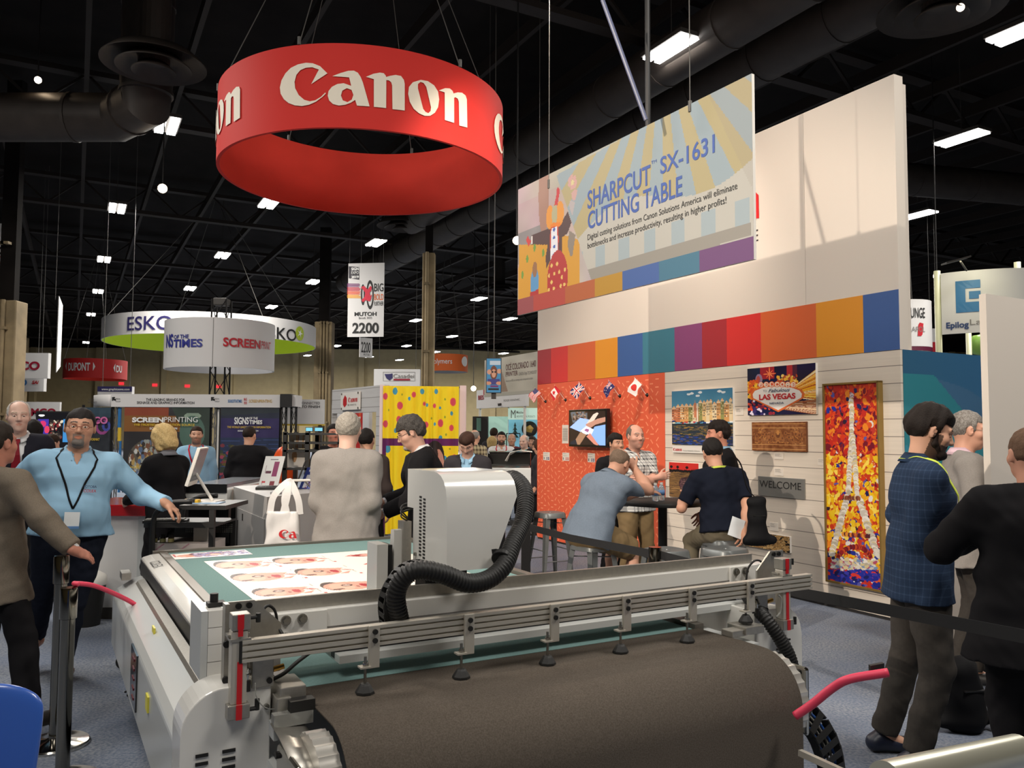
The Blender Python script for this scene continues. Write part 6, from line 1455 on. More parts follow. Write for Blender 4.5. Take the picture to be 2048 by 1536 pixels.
# white drum on its truss
t,cy,z0,z1=drum('drum_sign','white fabric drum sign with blue and red lettering above the truss post',436.5,18,1.15,634,733,m_fab,m_fabw,64,0)
dtext(cy,t,'NS',I_DBLUE,333.5,347,695,669,.03); dtext(cy,t,'OF THE',I_DBLUE,349,378,678,670,.02); dtext(cy,t,'TIMES',I_DBLUE,348,405,695,679,.03)
dtext(cy,t,'SCREEN',I_RED,446,520,692,674,.03); dtext(cy,t,'PRINT',I_RED,522,540,697,682)
a,_=cy.hit(426,680); mb=MB(t); mb.add([cy.pt(a-.004,z0,.006),cy.pt(a+.004,z0,.006),cy.pt(a+.004,z1,.006),cy.pt(a-.004,z1,.006)],[(0,1,2,3)]); mb.build('fabric_seam',I_GREY,t)
def truss(t,c,w,z0,z1,m=m_dark,r=.02,step=.5,name='truss_chord'):
 C=[(sx,sy)for sx in(-1,1)for sy in(-1,1)]
 for sx,sy in C:mb=MB(t); mb.cyl((c[0]+sx*w,c[1]+sy*w,z0),(c[0]+sx*w,c[1]+sy*w,z1),r,n=8); mb.build(name,m,t)
 mb=MB(t); n=max(1,int((z1-z0)/step)); O=[(-1,-1),(1,-1),(1,1),(-1,1)]
 for i in range(n):
  za,zb_=z0+(z1-z0)*i/n,z0+(z1-z0)*(i+1)/n
  for k in range(4):a,b=O[k],O[(k+1)%4]; mb.cyl((c[0]+a[0]*w,c[1]+a[1]*w,za if i%2 else zb_),(c[0]+b[0]*w,c[1]+b[1]*w,zb_ if i%2 else za),r*.5,n=5)
 mb.build('truss_lacing',m,t)
pc=at(437,862,18); tt=thing('truss_post','black lattice truss post carrying the white drum sign','truss',(pc.x,18,0)); truss(tt,(pc.x,18),.16,2.46,at(437,600,18).z)
zz=at(437,612,18).z; mb=MB(tt); mb.box((pc.x-.15,17.85,zz),(pc.x+.15,18.15,zz+.16)); mb.build('top_box',m_house,tt,bevel=.02)
mb=MB(tt); mb.box((pc.x-.2,17.8,0),(pc.x+.2,18.2,.04)); mb.cyl((pc.x,18,.04),(pc.x,18,2.46),.05,n=10); mb.build('truss_base',m_dark,tt)
for sx in(-1,1):mb=MB(tt); mb.cyl((pc.x,18,z0+.1),(pc.x+sx*1.12,18,z0+.1),.012,n=6); mb.build('drum_spoke',m_dark,tt)
# red drum, orange drum, white ring at right
t,cy,z0,z1=drum('drum_sign','small red drum sign with white lettering, left background',187,38,1.34,716,755,mat('drum_red',S(196,36,34),.7),m_ringin,48)
dtext(cy,t,'DUPONT',I_WHITE,137,180,741,725,.03); dtext(cy,t,'DU',I_WHITE,232,243,744,730,.03)
for(x,y,s_)in((134,732,-1),(186,733,1),(230,736,-1)):
 a,z=cy.hit(x,y); mb=MB(t); mb.add([cy.pt(a,z+.2,.02),cy.pt(a+s_*.07,z,.02),cy.pt(a,z-.2,.02)],[(0,1,2)]); mb.build('arc_emblem',I_WHITE,t)
t,cy,z0,z1=drum('drum_sign','orange drum sign with white lettering beside the beige pillar',892,36,.93,707,741,mat('drum_orange',S(224,104,40),.7),m_fabw,48)
dtext(cy,t,'aPolymers',I_WHITE,860,904,728,718,.005); a,z=cy.hit(929,723); mb=MB(t); mb.add([cy.pt(a+math.cos(q)*.22/cy.R,z+math.sin(q)*.22,.02)for q in[2*PI*i/18 for i in range(18)]],[tuple(range(18))]); mb.build('round_emblem',I_WHITE,t)
t,cy,z0,z1=drum('drum_sign','white round lounge sign with dark red lower edge, right of the tall wall',1812,18,.56,598,692,m_fab,m_fabw,48,3)
dtext(cy,t,'LOUNGE',I_BLACK,1805,1849,636,616,.01); dtext(cy,t,'ORAFOL',I_GREY,1806,1849,664,654,.0)
a,z=cy.hit(1840,659); mb=MB(t)
mb.add([cy.pt(a+x/cy.R,z+y,.013)for x,y in((-.06,-.14),(.02,-.14),(.05,-.1),(.08,.13),(-.01,.15),(-.04,.1))],[tuple(range(6))]); mb.build('red_emblem',I_RED,t)
mb=MB(t); cy.wall(mb,z0-.09,z0-.005,n=48,th=.03); mb.build('lower_band',[ink('wine',(90,24,50)),m_fabw],t)
# box signs at the left edge
def boxsign(name,label,x0,y0,x1,y1,d,dep,m=m_fab,hang=True,cat='hanging sign'):
 a=at(x0,y1,d); b=at(x1,y0,d); t=thing(name,label,cat,((a.x+b.x)/2,d,a.z)); mb=MB(t); mb.box((a.x,d,a.z),(b.x,d+dep,b.z)); mb.build('sign_box',m,t)
 if hang:
  for x in(a.x+(b.x-a.x)*.1,b.x-(b.x-a.x)*.1):mb=MB(t); mb.cyl((x,d+dep/2,b.z),(x,d+dep/2,10.21),.008,n=5); mb.build('suspension_cable',m_wirel,t)
 return t,Pl((a.x,d,a.z),(1,0,0))
t,P=boxsign('box_sign','white box sign with crimson lettering at the left edge, upper one',-60,706,97,756,26,.16); mb=MB(t); P.text(mb,'IMCO',14,739,80,722,.02,.04); mb.build('lettering',I_CRIM,t)
t,P=boxsign('box_sign','smaller white box sign with partner emblems, hanging under the crimson lettered box',-70,757,88,782,26.4,.16)
mb=MB(t); P.text(mb,'SAi',64,768,78,761,.02,.04,.3); mb.build('lettering',I_RED,t)
mb=MB(t); q=P.p(47,765,.02); mb.add([q+Vector((math.cos(a)*.11,0,math.sin(a)*.11))for a in[2*PI*i/18 for i in range(18)]],[tuple(range(18))]); mb.build('blue_emblem',I_BLUE,t)
mb=MB(t); P.text(mb,'hp',43,768,51,762,.03,.02,.3); mb.build('lettering',I_WHITE,t)
t,P=boxsign('partition_wall','low white booth wall with crimson lettering behind the white-haired man',-60,804,120,990,27,.1,hang=False,cat='booth wall'); mb=MB(t); P.text(mb,'IMCO',57,831,112,816,.02,.04); mb.build('lettering',I_CRIM,t)
mb=MB(t); q=P.p(14,820,.02); mb.lathe(q,[(.13,0),(.17,0),(.17,.01),(.13,.01)],20,(0,-1,0)); mb.build('round_emblem',I_CRIM,t)
for x in(-40,100):mb=MB(t); g=at(x,900,27.05); mb.box((g.x-.05,27,0),(g.x+.05,27.1,1)); mb.build('panel_foot',m_house,t)
t,P=boxsign('box_sign','white box sign with dark blue band reading a web address, above the printing booth',195,773,264,789,22,.15); mb=MB(t); a=P.p(195,783,.01); b=P.p(264,773,.01); mb.box((a.x,21.98,a.z),(b.x,22.0,b.z)); mb.build('blue_band',I_NAVY,t); mb=MB(t); P.text(mb,'www.graphicsone.com',204,780.5,260,776,.03,.02); mb.build('lettering',I_WHITE,t)
def hangboard(label,x0,y0,x1,y1,d,yaw=0,th=.02,name='aisle_sign'):
 a=at(x0,y1,d); ax=Vector((math.cos(yaw),math.sin(yaw),0)); P=Pl(a,ax); u0,v0=P.uv(x0,y1); u1,v1=P.uv(x1,y0); t=thing(name,label,'hanging sign',P.w((u0+u1)/2,v0))
 mb=MB(t); mb.obox(P.w((u0+u1)/2,(v0+v1)/2,-th/2),P.ax*((u1-u0)/2),P.ay*((v1-v0)/2),P.n*(th/2)); mb.build('board',m_fab,t)
 for f in(.03,.97):p=P.w(u0+(u1-u0)*f,v1,-th/2); mb=MB(t); mb.cyl(p,(p.x,p.y,10.21),.006,n=5); mb.build('suspension_cable',m_wirel,t)
 return t,P
def expo(t,P,x0,x1,y0,y1,full=True):
 W=x1-x0; Hh=y1-y0; X=lambda f:x0+W*f; Y=lambda f:y0+Hh*f
 if full:
  mb=MB(t); mb.poly([P.p(*q,.004)for q in((X(.04),Y(.05)),(X(.32),Y(.06)),(X(.32),Y(.23)),(X(.04),Y(.21)))]); mb.build('dark_badge',mat('badge_dark',S(48,44,52),.5),t)
  mb=MB(t); P.text(mb,'SIGN',X(.11),Y(.105),X(.31),Y(.065),.008,.04); P.text(mb,'EXPO',X(.11),Y(.155),X(.31),Y(.118),.008,.0); P.text(mb,'2019',X(.11),Y(.21),X(.31),Y(.175),.008,.04); mb.build('lettering',I_WHITE,t)
  R=random.Random(3); cols=[('streak1',(120,40,110)),('streak2',(200,40,70)),('streak3',(230,90,40)),('streak4',(240,170,40))]
  for i,(n_,c)in enumerate(cols):
   mb=MB(t)
   for k in range(4):y=.28+i*.05+k*.012; mb.poly([P.p(*q,.005)for q in((X(.0),Y(y)),(X(R.uniform(.3,.38)),Y(y+.002)),(X(R.uniform(.3,.38)),Y(y+.010)),(X(.0),Y(y+.008)))])
   mb.build('colour_streak',ink(n_,c),t)
  mb=MB(t)
  for(cx,rx,ry)in((.42,.055,.14),(.61,.10,.195)):
   o=[(X(cx+rx*math.cos(a)),Y(.43+ry*math.sin(a)))for a in[2*PI*i/28 for i in range(28)]]; n_=[(X(cx+(rx-.035)*math.cos(a)),Y(.43+(ry-.045)*math.sin(a)))for a in[2*PI*i/28 for i in range(28)]]
   for i in range(28):j=(i+1)%28; mb.poly([P.p(*q,.005)for q in(o[i],o[j],n_[j],n_[i])])
  mb.build('big_letters',I_BLACK,t)
  mb=MB(t); mb.poly([P.p(X(a),Y(b),.009)for a,b in((.36,.33),(.45,.31),(.55,.36),(.62,.31),(.66,.33),(.64,.38),(.60,.40),(.62,.45),(.66,.42),(.63,.50),(.6,.52),(.5,.50),(.42,.53),(.38,.50),(.46,.46),(.48,.40),(.42,.36))]); mb.build('running_figure',ink('figure',(206,40,64)),t)
 mb=MB(t); P.text(mb,'BIG',X(.72),Y(.385),X(.97),Y(.28),.006,.01); mb.build('lettering',I_BLACK,t); mb=MB(t); P.text(mb,'BOLD',X(.72),Y(.50),X(.97),Y(.42),.006,.01); mb.build('lettering',I_ORG,t); mb=MB(t); P.text(mb,'FURTHER',X(.72),Y(.575),X(.97),Y(.52),.006,.01); mb.build('lettering',I_BLACK,t)
t,P=hangboard('tall white aisle sign with large number 2200 left of the beige pillar',694.5,525.5,769,674,26,-.12); expo(t,P,694.5,769,525,675)
mb=MB(t); P.text(mb,'MUTOH',709,632,753,624,.006,.03); P.text(mb,'Booth 3035',718,638,744,634,.006); P.text(mb,'2200',704.5,666,757.5,645,.006,.03); mb.build('lettering',I_BLACK,t)
t,P=hangboard('small white sign numbered 2200 hanging below the tall aisle sign',719,677,745,714,26.5,.75); mb=MB(t); P.text(mb,'2200',722,704,741,683,.006,.02); P.text(mb,'MUTOH',727,711,739,707,.006); mb.build('lettering',I_BLACK,t)
t,P=hangboard('white aisle sign with orange word cut by the left edge',-60,447,26,622,20,.0); mb=MB(t); P.text(mb,'BIG',-4,508,24,484,.006,.01); P.text(mb,'FURTHER',-20,541,22,533,.006,.01); P.text(mb,'2200',-55,612,6,586,.006,.03); mb.build('lettering',I_BLACK,t); mb=MB(t); P.text(mb,'BOLD',-14,527,22,512,.006,.01); mb.build('lettering',I_ORG,t)
a=at(111,745,22); b=at(111,592,22); t=thing('aisle_sign','thin white hanging sign seen edge-on above the crimson lettered box','hanging sign',(a.x,22,a.z)); dr=Vector((a.x,22,0)).normalized()*.7+Vector((.11,0,0)); mb=MB(t); mb.prism([(0,0),(0,b.z-a.z),(1,(b.z-a.z)*.92),(1,(b.z-a.z)*.1)],a,dr,Vector((0,0,1)),Vector((.03,-.01,0))); mb.build('board',m_fab,t); mb=MB(t); mb.cyl((b.x,22,b.z-.1),(b.x,22,10.21),.006,n=5); mb.build('suspension_cable',m_wirel,t)
# ---- printing magazine booth
D=17.0
def flatpanel(t,name,m,x0,y0,x1,y1,d,th=.04,zmin=None):
 a=at(x0,y1,d); b=at(x1,y0,d); mb=MB(t); mb.box((a.x,d,a.z if zmin is None else zmin),(b.x,d+th,b.z)); return mb.build(name,m,t)
P=Pl((0,D,0),(1,0,0)); c0=at(376,900,D); t=thing('magazine_booth','magazine booth with white header and dark printed banners, left background','booth',(c0.x,D,0))
flatpanel(t,'header_panel',m_fab,222,789.5,560,813.5,D,.3); a=at(162,813,D); b=at(222,789,D); mb=MB(t); vs=[]
for i in range(9):q=i/8; x=a.x+(b.x-a.x)*q; y=D+.5*(1-q)**2; vs+=[(x,y,a.z),(x,y,b.z)]
mb.add(vs,[(i*2,i*2+2,i*2+3,i*2+1)for i in range(8)]); o=mb.build('header_panel',m_fab,t,smooth=True); o.modifiers.new('t','SOLIDIFY').thickness=.02
mb=MB(t); P.text(mb,'THE LEADING BRANDS FOR',292,801.5,370,796.5,.01,.01); P.text(mb,'SIGNAGE AND GRAPHICS INFORMATION',274,807.5,389,802.5,.01,.01); P.text(mb,'A GUIDE FOR',166,800,178,796.5,-.2); P.text(mb,'INFORMATION',166,806,189,802,-.2); mb.build('lettering',mat('letter_grey',S(60,58,58),.5),t)
for x in(224,422):
 mb=MB(t); mb.poly([P.p(*q,.01)for q in((x,794),(x+6,794),(x+6,796),(x+3,797),(x+8,798),(x+7,802),(x+3,800),(x,802))]); P.text(mb,'MEDIA',x+8,799,x+17,796.5,.01); P.text(mb,'GROUP',x+8,804,x+17,801.5,.01); mb.build('small_emblem',I_BLACK,t)
mb=MB(t); P.text(mb,'SIGNSOFTHETIMES',456,805,484,799,.01,.02); mb.build('lettering',I_BLUE,t); mb=MB(t); P.text(mb,'BG',488,801,494,796,.01,.02); P.text(mb,'SS',488,808,494,803,.01,.02); mb.build('lettering',I_RED,t); mb=MB(t); P.text(mb,'SCREENPRINTING',498,805,544,799,.01,.01); mb.build('lettering',I_GOLD,t)
m_db=mat('banner_dark',S(40,44,50),.5); m_pb=mat('banner_purple',S(52,42,92),.5)
def cvpanel(t,cv,x0,y0,x1,y1,d,name='banner_print',rough=.5,emit=0):
 a=at(x0,y1,d); b=at(x1,y0,d); o=cv.mesh(name,paint('paint%g_%g'%(rough,emit),rough,emit),lambda x,y:Vector((a.x+(b.x-a.x)*x,d-.004,b.z+(a.z-b.z)*y)),t,t)
 mb=MB(t); mb.box((a.x,d,a.z),(b.x,d+.03,b.z)); mb.build('banner_panel',m_db,t); return o
c=Canvas(60,160,(40,44,50)); c.rect(0,0,1,.12,(50,70,84)); c.ell(.7,.22,.26,.1,(150,70,130)); c.ell(.7,.22,.17,.066,(40,44,50)); c.ell(.85,.22,.16,.06,(70,80,160)); c.ell(.85,.22,.07,.03,(30,34,60)); c.noise(8,8,2); cvpanel(t,c,163,815,222,985,D+.02)
mb=MB(t); P.text(mb,'LARGE FORMAT',166,881,200,876,.02,.02); mb.build('lettering',I_YEL,t); mb=MB(t); P.text(mb,'CO',188,847,216,833,.02,.03); mb.build('lettering',mat('ink_pink',S(210,110,160),.5),t)
c=Canvas(170,150,(44,42,44)); c.rect(0,0,.52,.1,(140,66,42)); c.rect(0,.1,.75,.29,(134,88,42)); c.rect(.52,0,1,.1,(50,48,50)); c.poly([(.55,.0),(1,.0),(1,.5),(.8,.5)],(54,66,58)); c.ell(.8,.1,.1,.035,(150,170,150)); c.rect(.73,.07,.87,.12,(140,160,142)); c.ell(.8,.3,.15,.2,(80,108,96)); c.ell(.3,.62,.24,.24,(90,84,74)); R=random.Random(2)
for i in range(260):a_=R.uniform(0,6.3); r_=R.random()**.5; c.ell(.3+.22*r_*math.cos(a_),.62+.22*r_*math.sin(a_),.02,.03,R.choice([(150,156,150),(90,110,140),(180,150,90),(60,50,44),(200,200,196),(120,80,60)]))
c.ell(.78,.75,.08,.2,(80,76,74)); c.noise(6,9,3); cvpanel(t,c,244,815,420,985,D+.02)
mb=MB(t); P.text(mb,'SCREEN',265,844,328,834,.02,.05); mb.build('lettering',I_WHITE,t); mb=MB(t); P.text(mb,'PRINTING',329,844,396,834,.02,.0); P.text(mb,'SCREENWEB.COM',300,859,355,854.5,.02,.02); mb.build('lettering',I_WHITE,t)
mb=MB(t); P.text(mb,'THE TRUSTED INFORMATION SOURCE',268,851.5,390,847,.02,.02); P.text(mb,'HARLEY-DAVIDSON',262,937,330,931,.02,.02); mb.build('lettering',I_YEL,t)
c=Canvas(110,140,(38,44,62)); c.poly([(0,.0),(1,.0),(1,.06),(0,.1)],(44,52,58)); c.rect(0,.13,1,.36,(50,42,88)); c.rect(0,.36,1,1,(36,48,78)); R=random.Random(5)
for i in range(8):c.line(0,.4+i*.06,1,.38+i*.05,.008,(60,80,130))
for i in range(80):c.ell(R.uniform(0,.3),R.uniform(.45,1),.04,.02,R.choice([(120,50,60),(90,80,40),(50,60,50),(150,60,80)]))
c.noise(6,8,6); cvpanel(t,c,438,815,559,985,D+.02)
mb=MB(t); P.text(mb,'SIGNS',469,848,498,834,.02,.03); P.text(mb,'OF THE',499,839,516,834,.02,.02); P.text(mb,'TIMES',499,848,525,840,.02,.03); P.text(mb,'SIGNSOFTHETIMES.COM',476,863,517,860,.02,.02); mb.build('lettering',I_WHITE,t); mb=MB(t); P.text(mb,'THE WORLD LEADER IN SIGN INFORMATION',455,856,542,852,.02,.02); mb.build('lettering',I_YEL,t)
flatpanel(t,'white_strip',m_white,431,819,438,990,D+.1); flatpanel(t,'narrow_banner',I_BLUE,235,815,242,855,D+.05); flatpanel(t,'narrow_banner',I_YEL,235,855,242,882,D+.05); flatpanel(t,'narrow_banner',I_BLUE,235,882,242,985,D+.05)
for x in(228,425,566,586):p=at(x,900,D+.12); truss(t,(p.x,p.y),.05,0,2.2,mat('truss_grey',S(120,120,120),.5,metal=.3)if x<500 else m_dark,.012,.3)
flatpanel(t,'black_box',m_rub,560,788,582,814,D-.1,.5); flatpanel(t,'header_end',m_fab,582.5,790,592,813,D+.0,.5)
for x in(163,222,420,559):p=at(x,900,D+.06); mb=MB(t); mb.box((p.x-.02,D+.06,0),(p.x+.02,D+.1,2.2)); mb.build('frame_post',m_dark,t)
# screen on the left behind people
a=at(69,903,14); b=at(140,822.5,14); t=thing('wall_screen','black screen with colourful pictures left of the man in blue','television',((a.x+b.x)/2,14,0)); mb=MB(t); mb.box((a.x,14,a.z),(b.x,14.06,b.z)); mb.build('housing',m_rub,t)
c=Canvas(90,90,(18,18,22)); c.rect(.05,.18,.38,.78,(60,50,150)); c.ell(.2,.3,.1,.08,(190,50,100)); c.ell(.33,.45,.08,.1,(200,60,90)); c.dabs(70,[(120,40,44),(200,190,170),(40,34,34),(80,70,60)],.03,.04,4,.42,.2,.78,.74); c.rect(.82,.18,1,.78,(60,130,190)); c.ell(.15,.08,.1,.03,(220,220,220))
cvpanel(t,c,71,825,139,901,13.99,'screen',.3,.6); mb=MB(t); mb.cyl(((a.x+b.x)/2,14.05,0),((a.x+b.x)/2,14.05,a.z),.04,n=10); mb.lathe(((a.x+b.x)/2,14.05,0),[(.3,0),(.3,.03),(0,.05)],20); mb.build('stand',m_dark,t)
# white panel GET CONNECTED
t=thing('partition_wall','white booth panel reading sign to finish, left of the white curtain booth','booth wall',at(596,850,19)*1); t.location.z=0; P=Pl((0,19,0),(1,0,0)); flatpanel(t,'panel',m_fab,545,799,648,848,19,.1); flatpanel(t,'yellow_edge',I_YEL,545,848.2,648,851,19,.1)
mb=MB(t); P.text(mb,'GET CONNECTED',585,808.5,640,803.5,.01); P.text(mb,'DESIGN TO FINISH',573,815.5,640,810.5,.01,.02); mb.build('lettering',mat('letter_grey',S(60,58,58),.5),t)
for x in(552,640):p=at(x,900,19.05); mb=MB(t); mb.box((p.x-.04,19,0),(p.x+.04,19.1,at(x,850,19).z)); mb.build('panel_post',m_house,t)
# ---- white booth with yellow dotted curtain
DC=13.35; zc=2.44; L_=at(767,860,DC); Rr=at(931,860,DC+.15); Lf=at(663,860,15.15)
t=thing('curtain_booth','white plank booth with yellow dotted curtain, centre background','booth',(L_.x,DC,0)); m_pl2=mat('pale_planks',S(206,206,206),.6); nodes_planks(m_pl2,.16,0,S(206,205,204),S(150,148,146))
def wallseg(mb,p,q,z0,z1,th=.1):
 p=Vector((p[0],p[1],0)); q=Vector((q[0],q[1],0)); d=(q-p).normalized(); n=Vector((-d.y,d.x,0))*(th/2); c=(p+q)/2+Vector((0,0,(z0+z1)/2)); mb.obox(c+n,(q-p)/2,n,Vector((0,0,(z1-z0)/2)))
mb=MB(t); P=Pl((Lf.x,Lf.y,0),(Vector((L_.x,L_.y,0))-Vector((Lf.x,Lf.y,0)))); wl=(Vector((L_.x,L_.y,0))-Vector((Lf.x,Lf.y,0))).length; zo=P.uv(665,827)[1]; ao=P.uv(752,840)[0]; al=P.uv(664,840)[0]
for(a0,a1,b0,b1)in((0,wl,zo,zc),(ao,wl,0,zo),(0,.02,0,zo)):mb.obox(P.w((a0+a1)/2,(b0+b1)/2,-.05),P.ax*((a1-a0)/2),P.ay*((b1-b0)/2),P.n*.05)
mb.build('plank_wall',m_pl2,t)
mb=MB(t); a0,b1=P.uv(686,786); a1,b0=P.uv(723,818); b0=P.uv(686,820.5)[1]; mb.obox(P.w((a0+a1)/2,(b0+b1)/2,.03),P.ax*((a1-a0)/2),P.ay*((b1-b0)/2),P.n*.012); q=mb.build('brand_plate',m_white,t)
mb=MB(t); k=(a1-a0); canon(mb,lambda x,y:P.w(a0+k*.42+x,b0+(b1-b0)*.42+y,.045),k*.48); mb.build('brand_lettering',mat('canon_red',S(190,30,36),.5),q)
mb=MB(t); mb.poly([P.w(a0+k*x,b0+(b1-b0)*y,.045)for x,y in((.14,.3),(.22,.15),(.34,.3),(.34,.68),(.24,.85),(.14,.6))]); mb.build('emblem',mat('canon_red',S(190,30,36),.5),q)
mb=MB(t); P.text(mb,'SEE WHAT IS',699.5,812,717,808.5,.045); mb.build('small_lettering',I_GREY,q)
for(fx,fy)in((.06,.08),(.94,.08),(.06,.92),(.94,.92)):mb=MB(t); c_=P.w(a0+k*fx,b0+(b1-b0)*fy,.05); mb.cyl(c_,c_+P.n*.05,.02,n=8); mb.build('standoff',m_bolt,q)
# poster seen through the opening
Pb=Pl(P.w(0,0,-.9),P.ax); c=Canvas(90,80,(226,226,226)); c.rect(0,0,.16,1,(60,120,180)); c.rect(.16,0,.26,1,(225,225,225)); c.rect(.56,0,.68,.3,(240,190,30)); c.rect(.60,.0,.84,1,(200,40,40)); c.rect(.74,0,.80,.5,(230,90,40)); c.poly([(.56,.3),(.66,.5),(.58,1),(.5,1)],(240,180,30)); c.rect(.5,.8,.6,1,(80,120,210))
a0,b1=Pb.uv(664,828); a1,b0=Pb.uv(737,900); c.mesh('poster_print',paint('paint0.5_0',.5),lambda x,y:Pb.w(a0+(a1-a0)*x,b1+(b0-b1)*y,.002),t,t); mb=MB(t); mb.obox(Pb.w((a0+a1)/2,(b1)/2+.1,-.03),Pb.ax*((a1-a0)/2+.02),Pb.ay*(b1/2+.1),Pb.n*.03); mb.build('inner_wall',m_fab,t)
mb=MB(t); Pb.text(mb,'OPEN',0,0,1,-1)if False else mb.text('OPEN',Pb.w(a0+(a1-a0)*.80,b0+.15,.01),Pb.ay,-Pb.ax,.1,.5,.02); mb.build('lettering',I_WHITE,t)
for x0,x1,dd in((758,767,DC),(918.5,931,DC+.12)):a=at(x0,900,dd); b=at(x1,900,dd); mb=MB(t); mb.box((a.x,dd,0),(b.x,dd+.12,zc)); mb.build('corner_post',mat('post_pink_white',S(226,206,206),.5),t)
mb=MB(t); a=at(767,780,DC+.05); b=at(919,780,DC+.15); mb.cyl((a.x,a.y,zc-.03),(b.x,b.y,zc-.03),.015,n=10); mb.build('curtain_rod',m_dark,t)
def curtain():
 W_,Hc=230,300; k=lambda x,y:((x-790)/830,(y-150)/1120)
 c=Canvas(W_,Hc,(240,212,26)); pk=(208,74,96); bl=(66,150,180); gr=(150,160,40)
 for x,y,r,cc in((815,230,24,pk),(975,300,28,pk),(820,440,26,pk),(965,405,24,pk),(1060,385,18,pk),(1555,268,30,pk),(1420,432,28,pk),(1540,468,22,pk),(1265,445,22,pk),(1575,705,32,pk),(800,905,26,pk),(1125,215,20,pk),(1240,285,14,pk),(1352,300,16,pk),(920,190,28,bl),(1076,246,15,bl),(1216,190,22,bl),(1370,190,20,bl),(1225,490,40,bl),(1100,500,38,bl),(1170,418,17,bl),(1541,357,16,bl),(1413,315,12,bl),(1270,295,14,bl),(1357,440,13,bl),(1420,545,20,bl),(1230,640,34,bl),(1475,698,18,bl),(1268,745,18,bl),(1563,798,17,bl),(848,630,30,bl),(890,955,30,bl),(930,490,18,bl),(855,335,8,gr),(995,215,8,gr),(1468,250,10,gr),(1320,395,9,gr),(1468,385,10,gr),(1483,520,10,gr),(1005,380,8,gr),(1478,800,14,gr),(835,800,14,gr),(1525,628,9,gr),(1140,390,6,gr),(1472,917,11,gr)):
  u,v=k(x,y); c.ell(u,v,(r+4)/830,(r+4)/1120,(236,150,60)if cc is pk else(240,212,26)); c.ell(u,v,r/830,r/1120,cc)
 c.rect(0,k(0,548)[1],1,k(0,607)[1],(98,30,90)); c.rect(0,k(0,548)[1],.05,1,(98,30,90))
 c.ell(*k(1360,700),.13,.12,(40,30,30)); c.ell(*k(1400,800),.085,.15,(206,150,130)); c.ell(*k(1330,680),.08,.08,(44,34,34)); c.ell(*k(1410,870),.04,.03,(190,50,60)); c.ell(*k(1405,880),.02,.01,(70,30,34)); c.ell(*k(1440,840),.02,.04,(220,90,50)); c.poly([k(1370,900),k(1440,900),k(1470,1270),k(1400,1270)],(206,150,140))
 a=at(767.5,780,DC+.03); b=at(918.5,780,DC+.14)
 def cor(x,y):
  f=.034*math.sin(x*50+1.5*math.sin(x*11))*(.5+.5*y); return Vector((a.x+(b.x-a.x)*x,a.y-.06+(b.y-a.y)*x+f,(zc-.02)*(1-y)+.03*y))
 q=Canvas(W_,Hc,0); o=c.mesh('curtain',paint('paint_cloth',.8),cor,t,t)
 for p in o.data.polygons:p.use_smooth=True
curtain()
# bird emblem sign
t,P=boxsign('box_sign','pale sign board with boxed bird emblem behind the curtain booth',747,738.5,840,800,30,.3); mb=MB(t); P.text(mb,'Casadei',787,756,828,748,.02); mb.build('lettering',I_GREY,t); mb=MB(t); mb.poly([P.p(*q,.02)for q in((769,748),(777,748),(785,747),(785,756),(779,761),(773,757))]); mb.build('bird_emblem',I_NAVY,t)
mb=MB(t); mb.poly([P.p(*q,.02)for q in((787,757.5),(820,757.5),(820,761),(787,761))]); mb.build('crimson_bar',I_CRIM,t)
mb=MB(t);
for(x0,y0,x1,y1)in((766,744,830,744.6),(766,761.5,830,762),(766,744,766.6,762),(829.4,744,830,762)):mb.poly([P.p(*q,.02)for q in((x0,y0),(x1,y0),(x1,y1),(x0,y1))])
mb.build('box_outline',I_GREY,t)
# printer banner parallel to the tall wall
Pz=Pl(at(1075,760,14.2),-VW); t=thing('hanging_banner','grey banner about a printer, left behind the tall wall','hanging sign',Pz.p(1020,800)); a0=Pz.uv(969,760)[0]; a1=Pz.uv(1082,760)[0]; b1=Pz.uv(1075,703)[1]; b0=Pz.uv(1075,786)[1]
c=Canvas(90,60,(186,182,168)); c.noise(14,6,4); c.poly([(.28,.1),(.45,.9),(.25,.9)],(150,128,110)); c.rect(0,.92,1,1,(170,168,156)); c.mesh('printed_face',paint('paint0.5_0',.5),lambda x,y:Pz.w(a0+(a1-a0)*x,b1+(b0-b1)*y,.002),t,t); mb=MB(t); mb.obox(Pz.w((a0+a1)/2,(b0+b1)/2,-.02),Pz.ax*((a1-a0)/2),Pz.ay*((b1-b0)/2),Pz.n*.02); mb.build('board',m_fab,t)
mb=MB(t); Pz.text(mb,'OCÉ COLORADO 1640',1012,741,1072,729,.006,.01); Pz.text(mb,'PRINTER',1012,753,1036,744,.006,.01); mb.build('lettering',ink('brown',(90,50,50)),t); mb=MB(t); Pz.text(mb,'CANON UVgel TECHNOLOGY',1038,751,1074,745,.006); Pz.text(mb,'Save up to 40% on running costs compared to latex',1012,764,1066,760,.006); mb.build('small_lettering',I_GREY,t)
for f in(.05,.95):p=Pz.w(a0+(a1-a0)*f,b1,-.02); mb=MB(t); mb.cyl(p,(p.x,p.y,10.21),.006,n=5); mb.build('suspension_cable',m_wirel,t)
